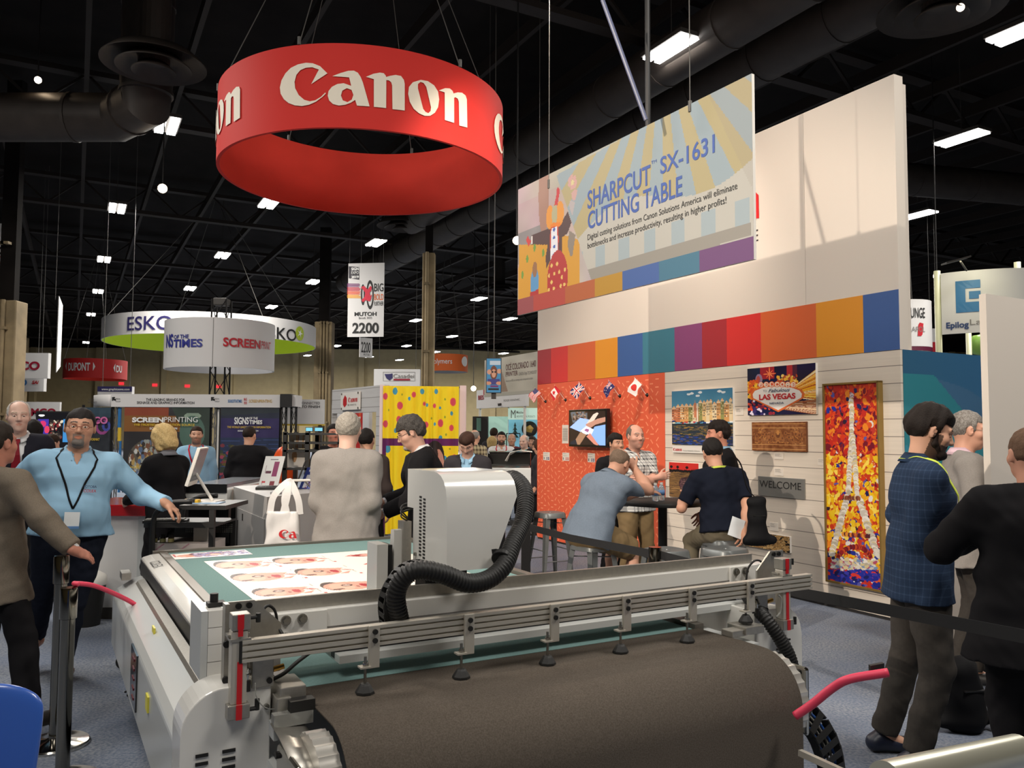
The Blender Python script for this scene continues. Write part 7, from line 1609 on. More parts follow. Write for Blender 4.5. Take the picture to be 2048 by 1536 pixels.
x0=14.0; a=at(972,786,13.9); b=at(1003,716,13.9); t=thing('hanging_poster','tall hanging poster with a woman shading her eyes on blue','poster',(a.x*.5+b.x*.5,13.9,0)); c=Canvas(50,110,(60,140,190)); c.ell(.5,.42,.24,.2,(110,60,40)); c.ell(.5,.44,.14,.12,(206,156,130)); c.ell(.42,.4,.06,.03,(30,30,34)); c.ell(.6,.4,.06,.03,(30,30,34)); c.ell(.2,.4,.14,.07,(206,156,130)); c.ell(.85,.38,.14,.07,(206,156,130)); c.rect(.1,.6,.9,.76,(60,60,130)); c.ell(.15,.72,.2,.05,(206,150,120)); c.ell(.85,.72,.2,.05,(206,150,120)); c.rect(.28,.78,.8,.84,(110,40,110)); c.rect(.15,.86,.85,.92,(20,20,24)); c.rect(.25,.08,.95,.2,(190,210,226)); c.a[(c.x<.05)|(c.x>.95)|(c.y<.02)|(c.y>.98)]=(20,24,40)
cvpanel(t,c,972,716,1003,786,13.9,'poster_print'); mb=MB(t); m_=(a.x+b.x)/2; mb.cyl((m_,13.95,b.z),(m_,13.95,10.21),.008,n=6); mb.build('suspension_cable',m_wirel,t); t.location.z=0; mb=MB(t); mb.box((m_-.04,13.92,a.z-.1),(m_+.04,13.96,a.z)); mb.build('pole_clip',m_house,t)
# white BEST wall header and strip
Pq=Pl(at(1075,800,17.5),-VW); t=thing('booth_header','white booth header with colour stripe and letters BES under the printer banner','booth header',Pq.p(1015,808)); t.location.z=0
a0=Pq.uv(953,800)[0]; a1=Pq.uv(1050,800)[0]; b1=Pq.uv(1042,792)[1]; b0=Pq.uv(1042,808)[1]-.05; b1=Pq.uv(953,781)[1]; mb=MB(t); mb.obox(Pq.w((a0+a1)/2,(b0+b1)/2,-.05),Pq.ax*((a1-a0)/2),Pq.ay*((b1-b0)/2),Pq.n*.05); mb.build('header_panel',m_fab,t)
mb=MB(t); Pq.text(mb,'BES',957,799.5,968,791,.01,.03); mb.build('lettering',I_CRIM,t); mb=MB(t); Pq.text(mb,'ROGE GRAPHIC',1008,803,1040,799,.01); mb.build('lettering',I_GREY,t)
cc=[(968,'maroon'),(980,'maroon'),(993,'red'),(1015,'orange'),(1028,'amber'),(1042,'blue'),(1060,'teal')]
for(xa,n_),(xb,_)in zip(cc[:-1],cc[1:]):
 ua=Pq.uv(xa,790)[0]; ub=min(Pq.uv(xb,790)[0],a1); mb=MB(t); zb0=b1-(b1-b0)*.28; mb.obox(Pq.w((ua+ub)/2,(b1+zb0)/2,.01),Pq.ax*((ub-ua)/2),Pq.ay*((b1-zb0)/2),Pq.n*.008); mb.build('colour_block',mat('block_'+n_,RAIN[n_],.5),t)
for f in(.04,.96):p=Pq.w(a0+(a1-a0)*f,b0,-.05); mb=MB(t); mb.cyl((p.x,p.y,0),p,.03,n=8); mb.build('header_post',m_white,t)
# architectural signs booth, its pale green walls given their own glow
DM=20; t=thing('lettering_booth','pale teal lit booth with emblem plaques, left of the orange panel','booth',(at(1030,900,DM).x,DM,0)); m_mint=mat('mint_wall',S(186,222,208),.6,emit=.0); m_glow=mat('glow_blue_wall',S(120,176,196),.6,emit=.45)
flatpanel(t,'header_panel',mat('glow_header',S(196,224,208),.6,emit=.4),1016,816,1090,839,DM-.5,.1); flatpanel(t,'side_wall',mat('glow_mint',S(176,216,200),.6,emit=.35),976,833,1017,1000,DM-.2,.1,0); flatpanel(t,'rear_wall',m_glow,1016,839,1095,1000,DM,.1,0)
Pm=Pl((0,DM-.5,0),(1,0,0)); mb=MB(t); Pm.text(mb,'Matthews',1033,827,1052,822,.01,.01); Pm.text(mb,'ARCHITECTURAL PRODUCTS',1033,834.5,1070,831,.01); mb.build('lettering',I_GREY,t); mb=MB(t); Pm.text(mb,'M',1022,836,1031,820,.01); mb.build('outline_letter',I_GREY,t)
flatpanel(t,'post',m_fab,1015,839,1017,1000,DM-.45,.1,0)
for x in(1018,1052):p=at(x,816,DM-.5); q=at(x-12,808,DM-1); mb=MB(t); mb.cyl(p,q,.01,n=6); mb.cyl(q,q+Vector((-.12,0,-.02)),.03,n=8); mb.build('arm_lamp',m_house,t)
p=at(1059,858,DM-.1); mb=MB(t); mb.lathe(p,[(.19,0),(.19,.04),(.13,.05),(0,.05)],32,(0,-1,0)); o=mb.build('round_plaque',m_dark,t); mb=MB(t); mb.lathe(p-Vector((0,.05,0)),[(.10,0),(.10,.01),(0,.02)],5,(0,-1,0)); mb.build('gold_star',mat('gold_paint',S(170,140,70),.4,metal=.4),o)
p=at(1030,862,DM-.1); mb=MB(t)
for i in range(4):mb.lathe(p+Vector((0,0,-.16+i*.09)),[(.10-i*.022,0),(.0,.11)],12)
mb.build('tree_ornament',mat('dark_green',S(24,50,44),.6),t)
mb=MB(t)
for(xa,ya,xb,yb)in((1013,867,1013,895),(1040,867,1040,895),(1013,867,1040,867)):mb.cyl(at(xa,ya,DM-.3),at(xb,yb,DM-.3),.012,n=6)
mb.build('display_frame',m_dark,t)
tb=thing('equipment_cabinet','dark equipment cabinet with teal window behind the bald man in plaid','cabinet',(at(960,850,19).x,19,0)); flatpanel(tb,'cabinet_body',m_dark,945,833,976,870,19,.6,0); flatpanel(tb,'glass_window',mat('teal_window',S(90,130,120),.2),953,836,962,862,18.98,.02)
# ---- right hand neighbours
c0=WALL.w(aR,0); Pt=Pl((c0.x,c0.y,0),UW); t=thing('teal_wall','teal and blue printed booth wall right of the plank wall','booth wall',(c0.x,c0.y,0)); ln_=1.75; zt_=2.44
c=Canvas(120,170,(60,100,130)); c.a[:]=np.stack([50+6*c.x,96+10*c.x,128+20*c.x],-1); c.a[c.y>.08+.32*np.maximum(0,c.x-.25)**.9+.05*np.cos(c.x*5)]=(66,106,140); c.a[c.y>.09+.55*np.maximum(0,c.x-.25)**1.0+.0]=(52,130,142); c.a[(c.y>.35+.25*c.x)]=(58,140,164); c.a[(c.y>.62-.1*c.x)]=(60,150,190)
xx=c.x; yb=.47-.18*(xx-.6)+.03*np.sin(xx*8); c.a[np.abs(c.y-yb)<.008]=(150,70,130)
c.mesh('printed_face',paint('paint0.5_0',.5),lambda x,y:Pt.w(.03+ln_*x,zt_*(1-y),.003),t,t); mb=MB(t); mb.obox(Pt.w(.03+ln_/2,zt_/2,-.04),Pt.ax*(ln_/2),Pt.ay*(zt_/2),Pt.n*.04); mb.build('wall_board',m_upper,t)
p0=onz(1997,1468,0); Pw=Pl((p0.x,p0.y,0),UX); t=thing('white_panel_wall','plain white booth wall at the right edge behind the man in black','booth wall',(p0.x,p0.y,0)); zt_=Pw.uv(1990,590)[1]; mb=MB(t); mb.obox(Pw.w(.9,zt_/2,-.02),Pw.ax*.9,Pw.ay*(zt_/2),Pw.n*.02); mb.build('wall_board',m_upper,t)
mb=MB(t); mb.obox(Pw.w(.9,.05,.006),Pw.ax*.9,Pw.ay*.05,Pw.n*.006); mb.build('skirting',m_white,t)
q=at(1935,1200,6.5); q.z=0; t=thing('white_counter','white counter partly hidden behind the two men at the right','counter',(q.x,q.y,0),AU); mb=MB(t).local(); mb.box((-.3,0,0),(.3,.4,1.0)); mb.build('counter_body',m_upper,t); mb=MB(t).local(); mb.box((-.32,-.02,1.0),(.32,.42,1.03)); mb.build('counter_top',m_white,t)
# curved laser engraver banner on posts
DE=13.0; pe=at(2050,700,DE); Re=1.55; cy=Cy((at(2030,860,DE).x,DE+1.0),Re); t=thing('curved_banner','curved white laser brand banner on posts with blue square emblem','booth banner',(cy.c.x,cy.c.y,0))
a0,zb0=cy.hit(1884,672); a1=-.9; z_t=cy.hit(1950,540)[1]; z_b=cy.hit(1950,665)[1]; aL_=cy.hit(1882,600)[0]
mb=MB(t); cy.wall(mb,z_b,z_t,aL_ if aL_<0 else aL_-2*PI,-.5,40,.03); mb.build('fabric_banner',[m_fab,m_fabw],t,smooth=True,auto=.8)
dtext(cy,t,'Epilog',mat('ink_epnavy',S(30,60,110),.5),1893,1938,657,645,.03); dtext(cy,t,'Laser',I_GREY,1940,1999,650,639,.0)
def cyq(xa,ya,xb,yb,off=.012):A,Z0=cy.hit(xa,yb); B,Z1=cy.hit(xb,ya); return[cy.pt(A+(B-A)*i/4,Z0,off)for i in range(5)]+[cy.pt(B+(A-B)*i/4,Z1,off)for i in range(5)]
mb=MB(t); zz=lambda y:cy.hit(1913,y)[1]; aa=lambda x:cy.hit(x,590)[0]
for xa,xb,ya,yb_ in((1911.5,1961,563,579),(1911.5,1931,579,606),(1911.5,1961,606,626),(1938,1961,585,600)):mb.poly([cy.pt(aa(xa)+(aa(xb)-aa(xa))*i/4,zz(yb_),.012)for i in range(5)]+[cy.pt(aa(xb)+(aa(xa)-aa(xb))*i/4,zz(ya),.012)for i in range(5)])
mb.build('square_emblem',mat('emblem_blue',S(36,110,160),.5),t)
for x in(1878,1938,2040):
 p=at(x,700,DE if x!=1938 else DE+2.2); mb=MB(t); mb.cyl((p.x,p.y,0),(p.x,p.y,z_t+(.2 if x>2000 else .05)),.05,n=12); mb.build('post',mat('pale_post',S(206,206,170),.4),t,smooth=True)
for x,y in((1933,541),):p=at(x,y,DE-.6); mb=MB(t); mb.cyl(p,at(1921,523,DE-.9),.015,n=6); q=at(1912,521,DE-1.1); mb.obox(q,(.18,0,.05),(0,.08,0),(0,0,.012)); mb.build('arm_lamp',m_house,t)
lamp('SPOT',at(1930,515,DE-1.0),at(1960,620,DE),22,(1,.95,.62),spot_size=1.9,spot_blend=.9,shadow_soft_size=.1)
mb=MB(); p=at(1960,690,15.5); mb.lathe(p,[(0,-.2),(.12,-.17),(.2,-.05),(.2,.08),(.12,.18),(0,.2)],20); o=mb.build('balloon',mat('green_balloon',S(120,160,70),.3),smooth=True); tag(o,'green balloon under the curved laser banner','balloon')
mb=MB(); mb.cyl((p.x,p.y,0),(p.x,p.y,p.z-.2),.004,n=5); o2=mb.build('balloon_string',m_wirel); o2.parent=o
t,P=boxsign('box_sign','narrow bright white and red sign between the lounge sign and curved banner',1861.5,657,1876,705,24,.1); mb=MB(t); mb.poly([P.p(*q,.01)for q in((1862,684),(1876,684),(1876,704),(1862,704))]); mb.build('red_print',I_RED,t)
# ================================================================ equipment left of the cutting table
m_cart=mat('cart_black',S(36,36,36),.45,metal=.2)
dcart=5.9; cx0=at(288,1050,dcart).x; cx1=at(442,1050,dcart).x; t=thing('computer_cart','black metal computer cart on casters left of the cutting table','cart',((cx0+cx1)/2,dcart+.25,0)); yb,yf=dcart+.5,dcart
ztop=at(400,1011,yf).z; ztr=at(360,1047,yf).z; zsh=at(360,1100,yf).z
mb=MB(t); xs=at(372,1011,yf).x-.25; mb.box((xs+.2,yf,ztop-.03),(cx1+.03,yb,ztop)); mb.build('top_shelf',m_cart,t)
mb=MB(t); mb.box((cx0,yf,ztr-.025),(cx1-.05,yb,ztr-.01)); mb.box((cx0,yf-.005,ztr-.03),(cx1-.05,yf,ztr+.01)); mb.build('keyboard_shelf',m_cart,t)
for z in(zsh-.28,.22):mb=MB(t); mb.box((cx0+.02,yf,z-.02),(cx1-.04,yb,z)); mb.build('shelf',m_cart,t)
for x in(cx0+.05,cx1-.07):
 for y in(yf+.02,yb-.02):mb=MB(t); mb.box((x-.018,y-.018,.12),(x+.018,y+.018,ztop-.03 if x>cx0+.2 else ztr)); mb.build('upright',m_cart,t)
for y in(yf-.01,yb):mb=MB(t); mb.tube(catmull([(cx0+.07,y,.7),(cx0+.07,y,ztr+.0),(cx0+.11,y,ztop-.03),(cx0+.2,y,ztop+.02),(cx0+.34,y,ztop+.03)],8),.018,10); mb.build('push_handle',m_cart,t,smooth=True)
for x in(cx0-.12,cx1-.1):
 for y in(yf,yb):mb=MB(t); mb.cyl((x,y-.015,.045),(x,y+.015,.045),.045,n=16); mb.box((x-.02,y-.02,.06),(x+.02,y+.02,.11)); mb.build('caster',m_rub,t)
for y in(yf,yb):mb=MB(t); mb.box((cx0-.15,y-.02,.11),(cx1-.05,y+.02,.14)); mb.build('base_bar',m_cart,t)
mb=MB(t); R=random.Random(1)
for i in range(26):
 for j in range(5):x=cx0+.12+i*.014; z=ztr-.06-j*.014; mb.box((x,yb+.001,z),(x+.005,yb+.002,z+.005))if False else mb.box((x,yb-.045,z),(x+.005,yb-.044,z+.005))
mb.build('vent_holes',mat('hole_light',S(170,170,160),.6),t); mb=MB(t); mb.box((cx0+.07,yb-.043,ztr-.2),(cx1-.1,yb-.02,ztr-.03)); mb.build('back_plate',m_cart,t); mb=MB(t); mb.box((cx0+.04,yb+.03,.2),(cx1-.06,yb+.05,ztr-.03)); mb.build('cart_shade_panel',m_rub,t)  # last black panel is added to stand in for the darkness behind the cart
def simplebox(name,label,cat,c,sx,sy,sz,rz,m,bevel=.004,group=None):
 mb=MB(); mb.M=Matrix.Translation(Vector(c))@Matrix.Rotation(rz,4,'Z'); mb.box((-sx/2,-sy/2,0),(sx/2,sy/2,sz)); o=mb.build(name,m,bevel=bevel); tag(o,label,cat,group); return o
 # cardboard box on a shelf and what stands on it
xa=at(297,1090,yf+.05).x; xb=at(417,1085,yf+.05).x; zb_=at(300,1087,yf+.05).z; t=thing('carton','pale carton with slanting pink print under the cart shelf','box',((xa+xb)/2,yf+.2,zsh-.28)); mb=MB(t); mb.box((xa,yf+.05,zsh-.28),(xb,yf+.4,zb_)); mb.build('carton_body',mat('carton_grey',S(176,168,164),.7),t)
mb=MB(t); Pc=Pl((xa,yf+.049,0),(1,0,0))
for x in(302,352):mb.text('Photobox',Pc.p(x,1108,.002),Vector((.8,0,.6)),Vector((-.6,0,.8)),.012,.12)
mb.build('pink_print',mat('pink_ink',S(170,70,120),.5),t)
for i,(x,lb)in enumerate(((308.5,'leftmost'),(325.5,'middle'),(342,'right'))):
 q=at(x,1085-i*.8,yf+.12); tq=thing('ink_jar','small dark capped glass jar on the carton, %s of three'%lb,'jar',(q.x,q.y,zb_)); tq['group']='three small jars on the carton'
 mb=MB(tq).local(); mb.cyl((0,0,0),(0,0,.035),.021,n=16); mb.build('jar_glass',mat('jar_amber',S(60,50,30),.15),tq); mb=MB(tq).local(); mb.cyl((0,0,.004),(0,0,.028),.0215,n=16); mb.build('label_sleeve',mat('jar_label',S(206,200,140),.6),tq); mb=MB(tq).local(); mb.cyl((0,0,.035),(0,0,.055),.015,n=14); mb.build('cap',m_rub,tq)
q=at(402,1080,yf+.2); simplebox('power_adapter','upright white power adapter on the carton','adapter',(q.x,q.y,zb_),.10,.05,.13,.2,mat('adapter_white',S(176,174,168),.4))
# keyboard, mouse, monitor
q=at(318,1042,yf+.15); t=thing('keyboard','grey keyboard on the lower cart shelf under the hand','keyboard',(q.x,yf+.15,ztr-.01),.2); mb=MB(t).local(); mb.box((-.1,-.06,0),(.2,.06,.02)); mb.build('case',m_cart,t)
mb=MB(t).local()
for i in range(13):
 for j in range(4):mb.box((-.09+i*.021,-.05+j*.026,.02),(-.073+i*.021,-.029+j*.026,.028))
mb.build('keys',mat('key_grey',S(120,118,112),.5),t)
def monitor():
 c=at(393,950,6.2); t=thing('monitor','white framed monitor seen from the side on the cart','monitor',(c.x+.1,6.2,ztop)); ax=(at(411,901,6.25)-at(394,978,6.15));
 A=at(372,974,6.05); B=at(397,900,6.0); C_=at(417,903,6.5); D_=at(394,979,6.5)if False else None
 w_=Vector((-.085,.40,0)); up=Vector((.09,-.01,.28)); n_=w_.cross(up).normalized(); o_=at(372,973,6.0)
 mb=MB(t); mb.obox(o_+w_/2+up/2,w_/2,up/2,n_*.012); mb.build('frame',m_white,t,bevel=.003)
 mb=MB(t); mb.obox(o_+w_/2+up*.55-n_*.0125,w_*.46,up*.42,n_*.001); mb.build('screen',mat('screen_grey',S(90,94,100),.2),t)
 mb=MB(t); mb.obox(o_+w_/2+up*.55+n_*.0125,w_*.46,up*.42,n_*.001); mb.build('screen',mat('screen_grey',S(90,94,100),.2),t)
 p=o_+w_/2+up*.3; mb=MB(t); mb.cyl(p+Vector((.01,0,0)),(p.x+.14,p.y,ztop+.01),.012,n=8); mb.box((p.x+.02,p.y-.1,ztop),(p.x+.2,p.y+.1,ztop+.012)); mb.build('stand',m_white,t)
monitor()
q=at(380,1003,6.05); t=thing('tape_measure','yellow and black hand tool on the cart top','tool',(q.x,6.08,ztop)); mb=MB(t).local(); mb.box((-.06,-.03,0),(.06,.03,.03)); mb.build('tool_body',mat('tool_yellow',S(214,170,40),.4),t,bevel=.008); mb=MB(t).local(); mb.box((-.03,-.032,.004),(.035,.032,.031)); mb.build('tool_grip',m_rub,t)
t=thing('paper_stack','blue and white leaflets on the cart top','paper',(q.x+.12,6.1,ztop)); mb=MB(t).local(); mb.box((-.1,-.07,0),(.1,.07,.006)); mb.build('paper',mat('paper_blue',S(150,180,210),.5),t)
# red topped counter
xa=at(205,1000,7.35).x; xb=at(284,1000,7.35).x; t=thing('red_counter','white counter with thick glossy red top behind the man in blue','counter',((xa+xb)/2,7.7,0)); z0_=at(250,1033,7.35).z; zt_=at(250,1010,7.35).z
mb=MB(t); mb.box((xa-.3,7.35,z0_),(xb+.08,8.2,zt_)); mb.build('red_top',mat('gloss_red',S(176,24,32),.15,coat=.7),t,bevel=.01); mb=MB(t); mb.box((xa-.2,7.42,0),(xb-.05,8.1,z0_)); mb.build('counter_body',m_fab,t); mb=MB(t); mb.box((xb-.05,7.40,0),(xb+.02,8.1,z0_)); mb.build('corner_post',m_enamg,t); mb=MB(t); mb.box((xa-.2,7.41,0),(xb-.05,7.42,.1)); mb.build('skirting',m_house,t)
# waste bin
q=onz(172,1250,0); t=thing('waste_bin','black waste bin with white liner behind the belt posts','bin',(q.x,q.y,0)); mb=MB(t).local(); mb.lathe((0,0,0),[(.11,0),(.15,.36),(.14,.36),(.10,.02),(0,.02)],28); mb.build('bin_body',m_rub,t,smooth=True,auto=.6); mb=MB(t).local(); mb.lathe((0,0,.34),[(.153,0),(.156,.01),(.15,.08),(.10,.11),(.0,.10)],20); mb.build('liner',m_white,t,smooth=True)
# cables on the floor
mb=MB(); P_=[onz(x,y,.006)for x,y in((250,1384),(262,1378),(285,1382),(292,1392),(270,1394),(255,1390),(272,1384),(300,1386),(300,1402),(285,1400),(292,1410),(305,1408))]; mb.tube(catmull(P_,8),.006,6); o=mb.build('floor_cable',m_rub,smooth=True); tag(o,'tangled black cable on the carpet beside the cutting table','cable')
# white flatbed printer behind
xa=-2.28; xb=-2.92; zt_=at(430,979,7.6).z; t=thing('flatbed_printer','long white flatbed printer behind the cart','printer',((xa+xb)/2,8,0)); mb=MB(t); mb.box((xa-.9,7.6,zt_-.16),(xb+.3,9.2,zt_)); mb.build('printer_body',m_enam,t,bevel=.01); mb=MB(t); mb.box((xa-.9,7.59,zt_-.03),(xb+.3,7.6,zt_+.05)); mb.build('dark_rail',m_dark,t)
mb=MB(t); mb.box((xa-.8,7.7,zt_),(xb+.2,9.1,zt_+.03)); mb.build('print_bed',mat('bed_glass',S(120,126,136),.15),t); mb=MB(t); mb.box((xa-.8,7.8,0),(xb+.25,9.0,zt_-.16)); mb.build('dark_base',m_dark,t)
mb=MB(t); mb.box((xa-.9,7.585,zt_-.1),(xb+.3,7.59,zt_-.09)); mb.build('front_groove',m_house,t)
# silver cabinet with laptop
def cabinet():
 zt=at(533,993,6.6).z; A=onpl(467,973,Vector((0,0,zt)),Vector((0,0,1))); B=onz(534,994,zt); C_=onz(600,988,zt); u=(B-A); v=(C_-B); t=thing('storage_cabinet','tall silver grey cabinet left of the grey-suited man','cabinet',(B.x,B.y,0)); v=v.normalized()*.62; n1=Vector((0,0,1))
 mb=MB(t); o_=Vector((B.x,B.y,0)); mb.obox(o_-u/2+v/2+Vector((0,0,zt/2)),u/2,v/2,Vector((0,0,zt/2))); mb.build('cabinet_body',mat('cabinet_silver',S(186,184,182),.4,metal=.3,noise=.08,nscale=3),t)
 mb=MB(t); w_=v.normalized()*.004; mb.obox(o_-u/2-w_+Vector((0,0,(zt-.16)/2)),u*.46,w_,Vector((0,0,(zt-.16)/2-.02))); mb.build('door',mat('cabinet_door',S(176,174,172),.4,metal=.3),t)
 mb=MB(t); q=o_-u*.65-w_*2.4+Vector((0,0,zt-.24)); mb.obox(q,u.normalized()*.02,w_*.4,Vector((0,0,.03))); mb.build('door_latch',m_bolt,t)
 return zt,A,B,u,v
zt,A,B,u,v=cabinet()
def laptop():
 c=onz(552,978,zt); t=thing('laptop','open black laptop on the silver cabinet','laptop',c); a=Vector((.34,.05,0)); b=Vector((-.05,.22,0)); mb=MB(t); mb.obox(c+Vector((0,0,.012)),a/2,b/2,Vector((0,0,.012))); mb.build('base',m_rub,t,bevel=.004)
 q=c+a/2+Vector((0,0,.02)); up=Vector((.09,.0,.24)); bb=b; mb=MB(t); mb.obox(q+up/2,up/2,bb*.62,up.cross(bb).normalized()*.006); l_=mb.build('lid',m_rub,t,bevel=.003); mb=MB(t); mb.obox(q+up/2+up.cross(bb).normalized()*(.0065),up*.44,bb*.56,up.cross(bb).normalized()*.0008); mb.build('screen',mat('screen_grey',S(90,94,100),.2),l_)
 mb=MB(t)
 for i in range(12):
  for j in range(5):mb.obox(c+a*(-.42+i*.07)+b*(-.2+j*.12)+Vector((0,0,.0255)),a*.028,b*.04,Vector((0,0,.0012)))
 mb.build('keys',m_cart,t)
 q=onz(552,988,zt); t=thing('computer_mouse','small grey mouse beside the laptop','mouse',(q.x,q.y,zt)); g=Sdf(_v(-.06,-.05,-.01),_v(.06,.05,.05),.005); g.ell(_v(0,0,.008),_v(.05,.03,.022),None,0); g.plane(_v(0,0,0.001),_v(0,0,-1)); V,Fc=g.mesh(); npmesh('mouse_body',[(V,Fc)],mat('mouse_grey',S(120,120,122),.3),t); mb=MB(t).local(); mb.box((-.004,.012,.024),(.016,.017,.031)); mb.build('scroll_wheel',m_rub,t)
def leaflet(label,x0,y0,x1,y1,d,cv,lean=.1):
 a=at(x0,y1,d); b=at(x1,y1,d); hgt=at(x0,y0,d).z-a.z; t=thing('leaflet_holder',label,'leaflet holder',((a.x+b.x)/2,d,zt)); o_=Vector((a.x,d,zt)); up=Vector((.05,lean,hgt)); w_=Vector((b.x-a.x,.0,0)); cv.mesh('leaflet',paint('paint0.5_0',.5),lambda x,y:o_+w_*x+up*(1-y)+Vector((0,-.006,.002)),t,t); mb=MB(t); mb.obox(o_+w_/2+up/2,w_/2,up/2,Vector((0,.004,0))); mb.build('holder_back',m_white,t)
laptop()
c=Canvas(50,70,(214,214,212)); c.rect(.55,.18,.8,.68,(130,40,90)); c.rect(.3,.1,.7,.13,(90,90,100)); c.rect(.2,.5,.48,.58,(90,40,60)); c.line(.18,.18,.15,.95,.01,(90,40,50)); c.rect(.12,.85,.3,.9,(190,40,50)); c.rect(.55,.85,.78,.98,(120,40,50)); leaflet('white leaflet holder with magenta print on the cabinet',517,913,556,972,onz(535,972,zt).y,c,.05)
c=Canvas(40,60,(50,66,140)); c.rect(.25,.35,.6,.95,(220,220,226)); c.dabs(20,[(180,170,190),(120,60,110)],.06,.04,3,.5,.6,1,1); c.ell(.35,.15,.08,.05,(230,230,240)); leaflet('blue leaflet holder beside the grey suit sleeve',598,918,622,960,onz(605,978,zt).y,c)
# white carrier bag with brand lettering
p0=at(532,1100,6.1); zb_=.55; t=thing('carrier_bag','white carrier bag with red brand lettering hanging before the cabinet','bag',(at(570,1050,6.25).x,6.25,at(570,1095,6.25).z)); bx0=at(533,1050,6.25); bx1=at(598,1050,6.25); zt_b=at(545,1023,6.25).z; zb2=at(545,1105,6.25).z-.1
g=Sdf(_v(bx0.x-.05,6.1,zb2-.05),_v(bx1.x+.05,6.4,zt_b+.05),.012); xm=(bx0.x+bx1.x)/2; wv=(bx1.x-bx0.x)/2; g.cap(_v(xm-wv*.9,6.26,zb2+.04),_v(xm-wv*.8,6.26,zt_b),.03,.02,.02); g.cap(_v(xm+wv*.9,6.26,zb2+.04),_v(xm+wv*.8,6.26,zt_b),.03,.02,.02)
g.cap(_v(xm,6.26,zb2+.06),_v(xm,6.26,zt_b-.0),.035,.02,.03,w=_v(1,0,0),asp=wv/.036); g.rough(.004,30,3); g.plane(_v(0,0,zt_b),_v(0,0,1)); V,Fc=g.mesh(); npmesh('bag_body',[(V-np.array(t.location),Fc)],mat('bag_plastic',S(214,212,210),.35),t)
mb=MB(t); canon(mb,lambda x,y:Vector((at(557,1080,6.2).x+x,6.205,at(557,1077,6.2).z+y)),.30,'Ca'); mb.build('brand_lettering',mat('canon_red',S(190,30,36),.5),t)
for sx in(-.05,.05):mb=MB(t); mb.strip(catmull([(xm+sx-.05,6.25,zt_b-.02),(xm+sx-.02,6.25,zt_b+.12),(xm+.04,6.27,at(600,962,6.3).z),(xm+sx+.06,6.25,zt_b+.1),(xm+sx+.08,6.25,zt_b-.02)],6),.05,.003,up=(1,0,0)); mb.build('bag_handle',mat('bag_plastic',S(214,212,210),.35),t)
mb=MB(t); a=at(581,961,6.35); mb.cyl(a,a+Vector((.2,.05,0)),.01,n=10); mb.cyl(a+Vector((.1,.025,0)),(a.x+.1,a.y+.2,a.z-.06),.006,n=6); mb.build('hanging_rod',m_white,t)
# black display rack with samples
t=thing('display_rack','black open rack with sample prints behind the grey-suited man','rack',(at(620,900,8.0).x,8.0,0)); dr_=8.0
X=lambda x:at(x,900,dr_).x; Z=lambda y:at(620,y,dr_).z
for x in(570,615,680):
 for y in(dr_,dr_+.4):mb=MB(t); mb.box((X(x)-.02,y-.02,0),(X(x)+.02,y+.02,Z(864))); mb.build('rack_post',m_cart,t)
for yy in(866,884,900,936):mb=MB(t); mb.box((X(568),dr_-.02,Z(yy)-.02),(X(682),dr_+.42,Z(yy))); mb.build('rack_shelf',m_cart,t)
for i,(x0,y0,x1,y1,lab)in enumerate(((577,868,612,897,'sample print with wood tones in the upper rack bay'),(572,903,614,934,'pale sample print with brown stain in the lower rack bay'))):
 c=Canvas(50,36,(206,200,192)); R=random.Random(i);
 for k in range(6):xk=R.uniform(.1,.9); c.line(xk,0,xk+R.uniform(-.2,.2),1,.05,R.choice([(190,140,80),(214,190,150),(160,100,60)]))if i==0 else c.ell(.4,.3,.12,.4,(170,130,90))
 a=at(x0,y1,dr_+.1); b=at(x1,y0,dr_+.1); tq=thing('sample_print',lab,'picture',((a.x+b.x)/2,dr_+.1,a.z)); c.mesh('print',paint('paint0.5_0',.5),lambda x,y:Vector((a.x+(b.x-a.x)*x,dr_+.098,b.z+(a.z-b.z)*y)),tq,tq); mb=MB(tq); mb.box((a.x,dr_+.1,a.z),(b.x,dr_+.11,b.z)); mb.build('board',m_white,tq)
mb=MB(); a=at(566,905,8.8); g=Sdf(_v(a.x-.2,8.6,.3),_v(a.x+.25,9.0,a.z+.15),.02); g.ell(_v(a.x,8.8,a.z-.25),_v(.13,.08,.32),None,0); V,Fc=g.mesh(); t=thing('orange_display','orange and white curved display piece behind the leaflet holder','display',(a.x,8.8,0)); npmesh('curved_body',[(V-np.array(t.location),Fc)],mat('gloss_orange',S(226,84,30),.3),t); mb=MB(t).local(); mb.cyl((0,0,0),(0,0,a.z-.5),.03,n=10); mb.build('display_foot',m_dark,t)
# small twin screens in the distance
for i,(x0,x1,lb)in enumerate(((611,626,'left'),(629,646,'right'))):
 a=at(x0,863,16); b=at(x1,854.5,16); t=thing('wall_screen','small glowing %s screen of the distant pair under the white panel'%lb,'television',((a.x+b.x)/2,16,0)); mb=MB(t); mb.box((a.x,16,a.z),(b.x,16.03,b.z)); mb.build('housing',m_rub,t); mb=MB(t); mb.box((a.x+.01,15.99,a.z+.01),(b.x-.01,16,b.z-.01)); mb.build('screen',mat('screen_cyan',S(120,190,210),.3,emit=.9),t); mb=MB(t); mb.cyl(((a.x+b.x)/2,16.02,0),((a.x+b.x)/2,16.02,a.z),.02,n=8); mb.build('stand',m_dark,t)
